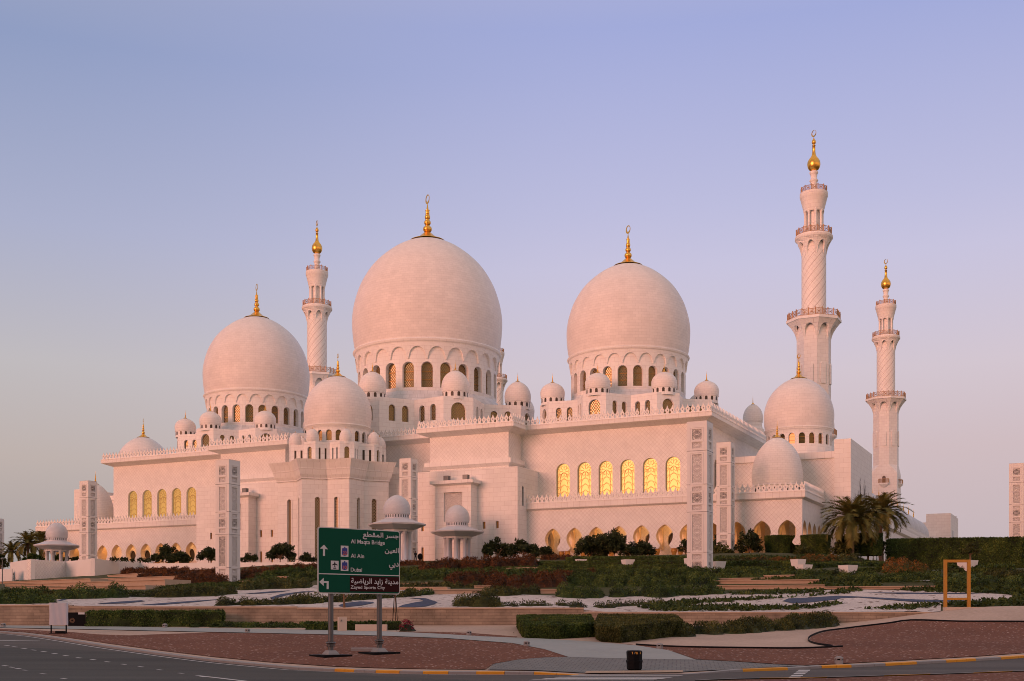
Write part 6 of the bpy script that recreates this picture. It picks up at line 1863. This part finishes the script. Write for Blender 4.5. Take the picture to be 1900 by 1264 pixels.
BEDS = [
 # x0, y0, x1, y1, depth, height px, species, label
 (-30, 1122.5, 86, 1121, 3.0, 22, 'green', 'dark green shrub bed above the wall at the left frame edge'),
 (10, 1106, 88, 1103, 3, 14, 'green', 'second dark green shrub bed at far left below the white wall'),
 (84, 1109, 134, 1107, 2.5, 11, 'olive', 'small olive shrub bed between two larger beds at far left'),
 (134, 1113.5, 236, 1111, 4.0, 27, 'green', 'broad rounded green shrub bed below the white wall corner'),
 (240, 1108, 300, 1108, 1.5, 10, 'olive', 'thin olive shrub strip beside the white pebbles on the left'),
 (288, 1110.5, 405, 1107, 3.5, 19, 'olive', 'low olive shrub bed in front of the left carved pylon'),
 (395, 1107, 447, 1103, 2.5, 16, 'olive', 'olive shrubs at the foot of the left carved pylon'),
 (410, 1125, 470, 1124.5, 2.2, 17, 'olive', 'olive shrub clump at the edge of the retaining wall left of the sign'),
 (455, 1125, 590, 1122.5, 2.0, 13, 'olive', 'long low olive shrub strip along the wall left of the sign'),
 (560, 1121, 648, 1117, 2.5, 17, 'olive', 'olive shrub bed just behind the left sign post'),
 (662, 1115, 738, 1110.5, 2.5, 15, 'olive', 'olive shrub bed between the sign posts'),
 (222, 1067.5, 330, 1067, 3.5, 13, 'red', 'russet shrub bed below the long white wall'),
 (250, 1074, 405, 1073, 4, 17, 'red', 'second russet shrub bed left of the carved pylon'),
 (306, 1085.5, 404, 1084.5, 5, 20, 'red', 'front russet shrub bed touching the left carved pylon'),
 (448, 1069, 590, 1061, 5, 16, 'red', 'russet shrub bed between the left pylon and the road sign'),
 (448, 1077.5, 482, 1075, 3, 14, 'red', 'small russet clump right of the left carved pylon'),
 (480, 1084.5, 515, 1083, 2.5, 21, 'green', 'green shrub clump beside the pale steps left of the sign'),
 (490, 1070, 586, 1067, 3.5, 15, 'green', 'green shrub bed behind the pale steps left of the sign'),
 (532, 1076, 590, 1074, 2.5, 12, 'green', 'narrow green shrub bed touching the road sign edge'),
 (445, 1096.5, 575, 1091.5, 3, 18, 'olive', 'olive shrub bed above the blue ribbons left of the sign'),
 (735, 1050, 775, 1049, 3, 9, 'red', 'little russet clump at the feet of the person'),
 (776, 1061, 985, 1053, 7, 22, 'red', 'large russet shrub bank in front of the two kiosks'),
 (735, 1079, 830, 1076, 4, 21, 'green', 'green shrub bed right of the road sign below the russet bank'),
 (816, 1086.5, 935, 1085, 4, 25, 'red', 'middle russet shrub bed right of the road sign'),
 (738, 1093, 805, 1091, 2, 12, 'olive', 'olive shrub strip on the step right of the sign'),
 (800, 1092, 884, 1091, 2, 11, 'olive', 'low olive shrub strip in front of the middle russet bed'),
 (914, 1093, 1050, 1089, 4.5, 30, 'red', 'front russet shrub bed meeting the green shrub mass'),
 (1035, 1073, 1100, 1071, 3.5, 14, 'red', 'russet shrubs fading into the green mass in the centre'),
 (736, 1110, 782, 1107, 1.8, 12, 'olive', 'small olive shrub just right of the sign edge'),
 (760, 1107, 806, 1104.5, 2.2, 15, 'green', 'rounded green shrub above the blue ribbon right of the sign'),
 (828, 1127.3, 914, 1126.5, 3.2, 27, 'olive', 'dense rounded shrub bed on the retaining wall in the centre'),
 (905, 1108, 1004, 1103, 2.5, 17, 'olive', 'curved olive shrub bed left of the white pebbles'),
 (1000, 1088, 1130, 1086, 4.5, 21, 'green', 'green shrub bed right of the front russet bed'),
 (1048, 1110, 1122, 1109, 3.0, 25, 'green', 'upright green shrub bed left of the gap with pale steps'),
 (1132, 1110, 1250, 1108, 3.5, 26, 'green', 'upright green shrub bed right of the gap with pale steps'),
 (1240, 1107.5, 1348, 1103, 3.5, 17, 'green', 'green shrub bed tapering beside the white pebbles'),
 (1060, 1075, 1280, 1072, 6, 18, 'green', 'wide green shrub mass left of the nearest pylon'),
 (1110, 1090, 1325, 1086, 5, 20, 'green', 'wide green shrub mass below the nearest pylon'),
 (1230, 1073, 1332, 1070, 4, 17, 'green', 'green shrubs around the foot of the nearest pylon'),
 (1322, 1073, 1420, 1071.5, 4, 17, 'green', 'green shrub bed right of the nearest pylon'),
 (1400, 1068, 1485, 1067, 3, 9, 'green', 'low green shrub bed left of the paired planters'),
 (1480, 1072, 1565, 1070, 3, 15, 'green', 'green shrub bed in front of the paired planters'),
 (1565, 1074, 1625, 1072, 3, 12, 'green', 'green shrub bed around the planter below the square hedges'),
 (1580, 1082, 1735, 1078, 4, 14, 'green', 'leafy green shrub bed left of the ochre frame'),
 (1738, 1093, 1930, 1091, 4, 22, 'green', 'leafy green shrub bed behind the ochre frame'),
 (1825, 1074, 1930, 1073, 4, 12, 'olive', 'yellowish low shrub strip at the right edge'),
 (1265, 1181, 1400, 1174, 2.2, 22, 'olive', 'feathery lavender-like shrubs under the wall right of the clipped hedge'),
 (1390, 1174, 1552, 1160.5, 2.0, 25, 'olive', 'feathery shrub strip along the foot of the wall on the right'),
 (345, 1164.5, 570, 1165, 1.6, 9, 'hedge', 'low dark ground shrubs along the path left of the sign'),
 (936, 1178, 995, 1180, 2.2, 28, 'olive', 'spiky shrub left of the clipped hedge on the path'),
 (1500, 1046, 1600, 1046, 3, 15, 'flower', 'orange flowering shrubs below the palm trees'),
 (1652, 1066, 1722, 1062, 4, 25, 'flower', 'orange and yellow flowering shrub in front of the long hedge'),
 (1805, 1052, 1930, 1050, 4, 20, 'flower', 'orange flowering shrubs at the right edge below the long hedge'),
 (1372, 1046, 1480, 1046, 3, 11, 'flower', 'reddish flowering shrubs between the pylons and the square hedges'),
 (1555, 1046, 1600, 1046, 3, 18, 'olive', 'pale green shrub beside the palm trunks'),
 (1000, 1039, 1060, 1039, 3, 8, 'red', 'small russet shrubs in front of the first arches'),
 (1338, 1050, 1420, 1049, 3, 13, 'olive', 'olive shrub bed behind the clipped rows between the two right pylons'),
 (835, 1068, 1010, 1065, 3, 9, 'green', 'narrow green shrub strip between the upper and middle russet banks'),
 (1000, 1066, 1100, 1064, 3, 9, 'green', 'low green shrub strip under the first white planters'),
 (735, 1172, 768, 1172, 1.2, 19, 'magenta', 'magenta flowering shrub at the foot of the wall beside the sign'),
]
for b in BEDS:
    dn = 1.0
    kw = {}
    if b[6] == 'hedge': kw = dict(up=0.3)
    if 'feathery' in b[7] or 'spiky' in b[7]: kw = dict(up=1.6, lump=0.25)
    bed(*b, **kw)
# sparse twiggy strip on the wall
bed(905, 1127.6, 1075, 1127.2, 2.0, 11, 'olive', 'sparse twiggy shrub strip along the top of the wall in the centre', dens=0.5, up=1.4, lump=0.9)
bed(1060, 1126, 1235, 1121, 1.6, 12, 'olive', 'sparse twiggy shrubs crossing the white pebbles in the centre', dens=0.4, up=1.4, lump=0.9)
# mats of creeping ground cover
def cover(px, label, hgt=0.16, dens=1.0):
    pts = [hit(x, y) for x, y in px]
    poly = [(p.x, p.y) for p in pts]
    def inside(x, y):
        c = False; j = len(poly) - 1
        for i in range(len(poly)):
            if (poly[i][1] > y) != (poly[j][1] > y) and x < (poly[j][0] - poly[i][0]) * (y - poly[i][1]) / (poly[j][1] - poly[i][1]) + poly[i][0]: c = not c
            j = i
        return c
    x0, x1 = min(p[0] for p in poly), max(p[0] for p in poly); y0, y1 = min(p[1] for p in poly), max(p[1] for p in poly)
    m = MB()
    sz = 0.24; n = int((x1 - x0) * (y1 - y0) * 30 * dens)
    for k in range(n):
        x, y = rnd.uniform(x0, x1), rnd.uniform(y0, y1)
        jx, jy = 0.9 * nz(x, y, 1.1), 0.9 * nz(x + 50, y, 1.1)
        if not inside(x + jx, y + jy): continue
        z = terrain(x, y) + 0.05 + hgt * rnd.random() * (0.6 + 0.8 * nz(x, y, 0.7))
        d = Vector((rnd.gauss(0, 1), rnd.gauss(0, 1), rnd.gauss(0.5, 0.4)))
        leafq(m, Vector((x, y, z)), d, sz * 0.8, sz * 1.5, 0.3 + 0.4 * rnd.random() + 0.3 * nz(x, y, 0.5))
    o = m.build('ground_cover', LF['cover']); o['label'] = label
    return kind(o, 'stuff')
cover([(1188, 1129), (1215, 1121), (1300, 1115), (1420, 1111), (1535, 1104), (1560, 1097), (1592, 1091), (1600, 1096), (1560, 1103), (1420, 1113), (1300, 1121), (1260, 1127), (1380, 1126), (1475, 1128), (1550, 1119), (1565, 1122), (1500, 1132), (1390, 1135), (1215, 1135.5)], 'creeping ground cover on the white pebbles')
cover([(1350, 1102), (1440, 1097.5), (1530, 1097), (1530, 1101), (1440, 1105), (1360, 1105)], 'creeping ground cover on the white pebbles')
cover([(1590, 1133), (1640, 1128), (1720, 1122), (1745, 1122), (1745, 1127), (1690, 1132)], 'creeping ground cover beside the ochre frame')
cover([(1650, 1096), (1720, 1091), (1900, 1094), (1990, 1095), (1990, 1125), (1800, 1126), (1740, 1124), (1780, 1120), (1860, 1115), (1890, 1109), (1870, 1103), (1760, 1101)], 'creeping ground cover at the right edge', 0.2)
cover([(1385, 1078), (1480, 1074), (1600, 1073), (1640, 1090), (1500, 1090), (1510, 1083), (1400, 1079)], 'creeping ground cover above the stone steps', 0.25)
cover([(285, 1092), (400, 1084), (460, 1083), (450, 1088), (330, 1097)], 'creeping grass below the left pylon', 0.12)

cover([(-40, 1100), (170, 1100), (300, 1100), (450, 1086), (590, 1080), (590, 1060), (450, 1068), (440, 1092), (300, 1102), (190, 1103), (100, 1109), (0, 1116), (-60, 1117)], 'low ground cover on the left terraces', 0.2, 0.3)
cover([(735, 1056), (1010, 1054), (1060, 1064), (1010, 1072), (735, 1072)], 'low ground cover between the russet banks', 0.25, 0.6)
cover([(1325, 1036), (1480, 1036), (1640, 1044), (1640, 1052), (1325, 1052)], 'low ground cover behind the right planters', 0.25, 0.6)
cover([(1640, 1062), (1920, 1060), (1920, 1090), (1640, 1082)], 'low ground cover round the lawn on the right', 0.2, 0.35)
def hedge(quad, z0, h, label, spec='hedge', grp=None, taper=0.0, sz=0.16, dens=1.0, name='clipped_hedge', rot=0.15, cat='hedge', wob=0.05):
    """clipped hedge over a plan polygon: slightly rough faces covered in small leaves"""
    m = MB()
    n = len(quad)
    cx_ = sum(p[0] for p in quad) / n; cy_ = sum(p[1] for p in quad) / n
    zb_ = (lambda x, y: terrain(x, y)) if z0 is None else (lambda x, y: z0)
    zc = sum(zb_(*p) for p in quad) / n
    k0 = 1 - taper
    lo = [(cx_ + (p[0] - cx_) * k0, cy_ + (p[1] - cy_) * k0, zb_(*p) - 0.1) for p in quad]
    hi = [(p[0], p[1], zb_(*p) + h) for p in quad]
    m.loft([lo, hi])
    # pull the solid in a little so that leaves make the surface
    m.v = [(cx_ + (v[0] - cx_) * (1 - 0.05 / max(0.3, math.hypot(v[0] - cx_, v[1] - cy_))), cy_ + (v[1] - cy_) * (1 - 0.05 / max(0.3, math.hypot(v[0] - cx_, v[1] - cy_))), v[2] - (0.05 if v[2] > zc + h * 0.5 else 0)) for v in m.v]
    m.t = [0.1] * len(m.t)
    faces = [(lo[i], lo[(i + 1) % n], hi[(i + 1) % n], hi[i]) for i in range(n)]
    def scatter(a, b, c, d, out):
        a, b, c, d = Vector(a), Vector(b), Vector(c), Vector(d)
        area = ((b - a).cross(d - a).length + (b - c).cross(d - c).length) / 2
        for k in range(int(min(9000, area * dens * 5.5 / (sz * sz)))):
            s, t = rnd.random(), rnd.random()
            p = (a * (1 - s) + b * s) * (1 - t) + (d * (1 - s) + c * s) * t
            p = p + out * (wob * 1.2 * nz(p.x * 1 + p.z, p.y + p.z, 1.3) + rnd.gauss(0, 0.02) - 0.02)
            dd = out * rnd.uniform(0.1, 0.8) + Vector((rnd.gauss(0, 1), rnd.gauss(0, 1), rnd.gauss(0.25, 1)))
            (leafq(m, p, dd, sz * rnd.uniform(0.4, 0.8), sz * rnd.uniform(0.6, 1.2), 0.3 + 0.45 * rnd.random() + 0.3 * nz(p.x + p.z, p.y, 0.8)) if k % 2 else leafn(m, p, out, sz * rnd.uniform(0.5, 0.9), sz * rnd.uniform(0.6, 1.1), 0.3 + 0.45 * rnd.random() + 0.3 * nz(p.x + p.z, p.y, 0.8)))
    for a, b, c, d in faces:
        o = Vector((b[1] - a[1], a[0] - b[0], 0)).normalized()
        mid = Vector(((a[0] + b[0]) / 2 - cx_, (a[1] + b[1]) / 2 - cy_, 0))
        if o.dot(mid) < 0: o = -o
        if o.y > 0.75: continue
        scatter(a, b, c, d, o)
    if n == 4: scatter(*hi, Vector((0, 0, 1)))
    else:
        for i in range(n): scatter(hi[i], hi[(i + 1) % n], (cx_, cy_, sum(p[2] for p in hi) / n), (cx_, cy_, sum(p[2] for p in hi) / n), Vector((0, 0, 1)))
    return tag(m.build(name, LF[spec]), label, cat, grp)
def gp(x, y): h = hit(x, y); return (h.x, h.y)
def quad_from(a, b, dep, skew=0.0):
    p, q = Vector(gp(*a)), Vector(gp(*b)); d = (q - p).normalized(); n = Vector((-d.y, d.x))
    if n.y < 0: n = -n
    return [tuple(p), tuple(q), tuple(q + n * dep + d * skew), tuple(p + n * dep + d * skew)]
u_ = lambda x, y: hit(x, y).y / F
hedge(quad_from((160, 1163.5), (409, 1163), 1.6), None, 28 * u_(300, 1163), 'long clipped flowering hedge beside the poster panel on the left', 'green', sz=0.16, wob=0.12)
hedge(quad_from((567, 1170), (742, 1169), 1.0), None, 14 * u_(650, 1171), 'dark low hedge behind the utility cabinet and stone block', sz=0.18, wob=0.1)
a, b, c, d = gp(979, 1185.5), gp(1104, 1182), (gp(1104, 1182)[0] + 0.6, 95.8), (gp(966, 1180)[0] - 0.2, 95.2)
hedge([gp(970, 1182), a, gp(1040, 1185.8), b, c, d], None, 0.98, 'flat-topped clipped hedge on the grey path, left of the big one', sz=0.12)
hedge([gp(1112, 1191.5), gp(1150, 1194), gp(1267, 1180), (gp(1268, 1176)[0] + 0.3, 92.5), (gp(1130, 1180)[0], 92.8), gp(1104, 1186)], None, 1.12, 'big flat-topped clipped hedge in front of the retaining wall', 'olive', taper=0.05, sz=0.12)
# clipped hedge rows on the garden terraces
for x0, y0, x1, y1, hp, dep, lb in ((990, 1051, 1268, 1050, 7, 1.5, 'narrow clipped hedge row behind the first planters'), (1000, 1058.5, 1268, 1058, 7, 1.6, 'clipped hedge row in front of the white planters in the centre'), (1050, 1043.5, 1268, 1043, 8, 2, 'clipped hedge row at the foot of the arches'),
        (1346, 1052, 1480, 1051.5, 8, 1.6, 'clipped hedge row right of the nearest pylon'), (1345, 1060, 1470, 1060, 6, 1.5, 'second clipped hedge row right of the nearest pylon'), (1508, 1055, 1658, 1052.5, 8, 1.6, 'clipped hedge row below the square-cut trees'), (1590, 1062, 1662, 1060, 5, 1.5, 'low clipped hedge at the lawn left of the flowers'), (1755, 1062, 1880, 1061, 9, 1.6, 'clipped hedge row behind the ochre frame')):
    hedge(quad_from((x0, y0), (x1, y1), dep), None, hp * u_((x0 + x1) / 2, y0), lb, sz=0.24, grp='clipped hedge rows on the terraces')
# cylinder-cut trees and the long tall hedge
def cut_tree(x0, x1, yt, yb, D, label, trunk=False):
    r = (x1 - x0) / 2 * D / F; c = at((x0 + x1) / 2, yb, D); h = (yb - yt) * D / F
    root = thing('square_cut_tree', label, 'topiary', (c.x, c.y, c.z), 0, 'square-cut topiary trees')
    gz = terrain(c.x, c.y)
    m = MB(); m.tube([(0, 0, gz - c.z - 0.3), (0.02, 0, 0.3)], 0.2, 0.16, 8); m.build('trunk', M_timber, root)
    q = [(r * math.cos(math.tau * k / 14), r * math.sin(math.tau * k / 14)) for k in range(14)]
    cr = hedge(q, 0.0, h, '', sz=0.2, taper=0.10, name='crown'); del cr['label'], cr['category']
    cr.parent = root
cut_tree(1419, 1466, 995, 1029, 196, 'leftmost cylinder-cut tree in front of the last arches')
cut_tree(1462, 1502, 995.5, 1028, 200, 'cylinder-cut tree half hidden between two others')
cut_tree(1486, 1541, 994, 1031, 192, 'widest cylinder-cut tree left of the palms')
cut_tree(1584, 1637, 991, 1030, 186, 'cylinder-cut tree with visible trunk right of the palms')
P, Q = at(1650, 1062, 190), at(1898, 1062, 186)
dh = Vector((Q.x - P.x, Q.y - P.y)).normalized(); nh = Vector((-dh.y, dh.x))
e1 = Q.xy + dh * 1.5 + nh * 1.8
hedge([tuple(P.xy), tuple(Q.xy), tuple(e1), tuple(e1 + nh * 2.0), tuple(P.xy + nh * 4)], 8.2, EYE + (HZ - 999) * 188 / F - 8.2, 'very long tall dark clipped hedge at the right', sz=0.3, taper=0.02)

def clump(m, c, r, n, sz, spec=0, flat=0.8, tone0=0.0):
    for k in range(n):
        d = Vector((rnd.gauss(0, 1), rnd.gauss(0, 1), rnd.gauss(0, 1))).normalized()
        f = rnd.random() ** 0.4
        p = Vector(c) + Vector((d.x * r * f, d.y * r * f, d.z * r * f * flat))
        dd = d * 0.7 + Vector((rnd.gauss(0, .7), rnd.gauss(0, .7), rnd.gauss(.15, .7)))
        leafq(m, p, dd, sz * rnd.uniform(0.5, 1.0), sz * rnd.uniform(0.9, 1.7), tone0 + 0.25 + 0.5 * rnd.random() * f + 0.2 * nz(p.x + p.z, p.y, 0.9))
def tree(x0, x1, yt, yb, D, label, spec='tree', n=11, dens=1.0, gap=0.8, name='garden_tree', trunk_to=None):
    u = D / F
    c = at((x0 + x1) / 2, yb, D); wd = (x1 - x0) * u; h = (yb - yt) * u
    gz = terrain(c.x, c.y) - c.z
    root = thing(name, label, 'tree', (c.x, c.y, c.z))
    m = MB(); k = MB()
    tips = []
    for i in range(n):
        a = rnd.uniform(0, math.tau); rr = math.sqrt(rnd.random()) * wd * 0.36
        x = rr * math.cos(a); y = rr * math.sin(a) * 0.9
        zt = h * (0.38 + 0.45 * rnd.random() * (1 - (rr / (wd * 0.5)) ** 2 * 0.6))
        if i < 2: x = (-1, 1)[i] * wd * 0.33; zt = h * 0.4
        if i == 2: x, zt = rnd.uniform(-0.1, 0.1) * wd, h * 0.78
        tips.append(Vector((x, y, zt)))
    tb = Vector((0, 0, min(gz, 0) - 0.3))
    fork = Vector((0.03 * wd, 0, h * 0.22))
    m.tube([tb, (tb + fork) / 2 + Vector((0.05, 0, 0)), fork], 0.16 + 0.01 * wd, 0.12, 7)
    for t in tips:
        mid = fork.lerp(t, 0.5) + Vector((rnd.uniform(-.1, .1) * wd * 0.5, rnd.uniform(-.1, .1), 0.06 * h))
        m.tube([fork, mid, t], 0.075, 0.025, 5)
    m.build('trunk', M_timber, root)
    for t in tips:
        r = rnd.uniform(0.13, 0.23) * wd * (0.75 + 0.5 * gap * rnd.random()) * min(1.0, 1.6 * h / wd)
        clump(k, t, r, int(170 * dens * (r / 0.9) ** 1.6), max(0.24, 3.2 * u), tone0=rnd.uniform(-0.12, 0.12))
        for j in range(3):
            o = Vector((rnd.gauss(0, 1), rnd.gauss(0, 1), rnd.gauss(0.2, .7))).normalized() * r * 1.05
            clump(k, t + o, r * 0.42, int(42 * dens * (r / 0.9) ** 1.4), max(0.22, 3.0 * u), tone0=rnd.uniform(-0.1, 0.15))
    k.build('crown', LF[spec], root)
    return root
TREES = [
 (281, 322, 1014, 1047, 222, 'dark garden tree with a raised left top in front of the left arches', 'tree', 8), (312, 352, 1022, 1047, 220, 'low round dark garden tree below the left arches', 'tree', 9), (366, 406, 1018, 1046, 222, 'dark garden tree just left of the carved pylon', 'tree', 8),
 (446, 480, 1029, 1045, 218, 'small dark shrub tree right of the left carved pylon', 'tree', 6), (492, 545, 1007, 1046, 205, 'garden tree with pale leafy tip left of the road sign', 'tree', 9), (535, 588, 1027, 1046, 205, 'low dark tree touching the left edge of the road sign', 'tree', 8),
 (898, 948, 1006, 1037, 205, 'dark garden tree right of the second kiosk', 'tree', 9), (940, 1000, 1004, 1037, 202, 'wide dark garden tree before the first arches', 'tree', 11), (985, 1033, 1016, 1038, 198, 'low dark garden tree below the first arch', 'tree', 7),
 (1062, 1130, 998, 1037, 196, 'open branching dark tree left of the arch columns', 'tree', 11), (1105, 1172, 988, 1038, 194, 'tallest dark round-leaved tree in front of the arches', 'tree', 12), (1155, 1218, 1006, 1038, 196, 'dark tree right of the tallest one at the arches', 'tree', 10),
 (1258, 1285, 997, 1036, 192, 'dark tree peeping out left of the nearest pylon', 'tree', 6), (1318, 1342, 985, 1035, 196, 'dark tree between the two right pylons', 'tree', 7), (1366, 1412, 984, 1036, 192, 'round dark tree with white blossom right of the shorter pylon', 'tree', 11),
 (1318, 1364, 1010, 1047, 176, 'light olive bush right of the nearest pylon', 'olive', 9), (1470, 1515, 1012, 1047, 160, 'small leafy tree growing in the white planter', 'olive', 9), (1540, 1592, 996, 1042, 182, 'pale flowering bush under the palms', 'olive', 9),
 (1625, 1650, 1000, 1040, 190, 'dark tree right of the square-cut tree with the trunk', 'tree', 7), (1785, 1814, 1007, 1036, 158, 'small round olive tree above the planter in the ochre frame', 'olive', 7), (1375, 1402, 1030, 1046, 178, 'small green bush at the foot of the blossom tree', 'green', 5),
 (-20, 20, 1028, 1062, 240, 'dark bushy tree at the left frame edge behind the wall', 'tree', 8), (40, 80, 1028, 1046, 252, 'light green round bush left of the left kiosk', 'green', 7), (100, 118, 1030, 1042, 255, 'small green bush seen through the left kiosk', 'green', 4), (0, 24, 1060, 1082, 232, 'pink-grey low bush under the left lamp post', 'olive', 5)]
for t in TREES: tree(*t)
def low_row(px0, px1, y, D, hpx, lb):
    root = None; m = MB(); u = D / F
    p, q = at(px0, y, D), at(px1, y, D)
    x = 0.0
    while x < (q.x - p.x):
        clump(m, (p.x + x, D, p.z + rnd.uniform(0, 0.3) * hpx * u), hpx * u * rnd.uniform(0.3, 0.6), 60, 0.3); x += rnd.uniform(0.6, 1.7) * hpx * u
    tag(m.build('shrub_row', LF['tree']), lb, 'shrubs')
low_row(208, 300, 1040, 232, 9, 'row of small dark shrubs along the white wall top on the left')
low_row(126, 152, 1038, 246, 6, 'few small shrubs between the left kiosk and its pylon')

# date palms
def palm(px, yb, ytrunk, D, fl, label, nf=46, seed=1, lean=0.0, r0=0.34):
    r = random.Random(seed)
    c = at(px, yb, D); u = D / F
    h = (yb - ytrunk) * u
    root = thing('date_palm', label, 'palm tree', (c.x, c.y, c.z), 0, 'date palms')
    gz = terrain(c.x, c.y) - c.z
    m = MB()
    pr = []; nn = int(h / 0.28)
    for k in range(nn + 1):
        t = k / nn; z = lerp(min(gz, 0) - 0.3, h, t)
        pr += [(r0 * (1.05 - 0.25 * t) * (1.12 if k % 2 else 0.95), z)]
    m.lathe(pr + [(r0 * 1.3, h), (r0 * 1.2, h + 0.5), (0, h + 0.7)], seg=14)
    tr = m.build('trunk', M_bark, root)
    m = MB()
    for k in range(nf):
        a = k * 2.39996 + r.uniform(-.2, .2); t = k / nf
        el = lerp(1.35, -0.42, t ** 0.85) + r.uniform(-.12, .12)
        L_ = fl * r.uniform(0.82, 1.08) * (0.8 + 0.2 * math.sin(min(1, t * 2) * math.pi / 2))
        p = Vector((0.12 * math.cos(a), 0.12 * math.sin(a), h + 0.35)); pts = [p]
        e = el; seg = 9
        for j in range(seg):
            d = Vector((math.cos(a) * math.cos(e), math.sin(a) * math.cos(e), math.sin(e)))
            p = p + d * L_ / seg; pts.append(p); e -= (0.115 + 0.05 * t) * (0.6 + j * 0.12)
        m.tube(pts, 0.045, 0.012, 3, cap=False)
        tone = 0.75 - 0.35 * t + r.uniform(-.12, .12) if t < 0.75 else 0.62 + r.uniform(-.1, .25)
        for j in range(1, seg):
            d = (pts[j + 1] - pts[j]).normalized()
            s = d.cross(Vector((0, 0, 1)))
            if s.length < 0.05: s = Vector((-math.sin(a), math.cos(a), 0))
            s.normalize(); up = s.cross(d)
            ll = fl * 0.21 * (0.55 + 0.45 * math.sin(math.pi * (j + 0.6) / (seg + 0.6)))
            for q in range(5):
                b = pts[j].lerp(pts[j + 1], q / 5)
                for sg in (-1, 1):
                    dd = (s * sg * 0.72 + d * 0.72 + up * r.uniform(0.0, 0.4)).normalized()
                    tip = b + dd * ll * r.uniform(0.85, 1.1) - Vector((0, 0, 0.10 * ll))
                    w_ = d * 0.095
                    m.face([b - w_, b + w_, tip], 0, [(0, 0), (1, 0), (.5, 1)], False, max(0, min(1, tone + r.uniform(-.1, .1))))
    m.build('fronds', LF['palm'], root)
palm(1581, 1040, 966, 182, 5.6, 'nearer date palm with drooping lower fronds before the flower relief wall', 84, 2)
palm(1634, 1040, 954, 200, 5.4, 'date palm standing behind and right of the nearer one', 74, 5)
palm(52, 1046, 1010, 262, 4.3, 'date palm at far left beside the left kiosk', 44, 8)
palm(76, 1046, 1006, 270, 4.4, 'taller date palm behind the left kiosk roof edge', 44, 9)
palm(22, 1048, 1026, 262, 3.6, 'small date palm near the left frame edge', 36, 12)
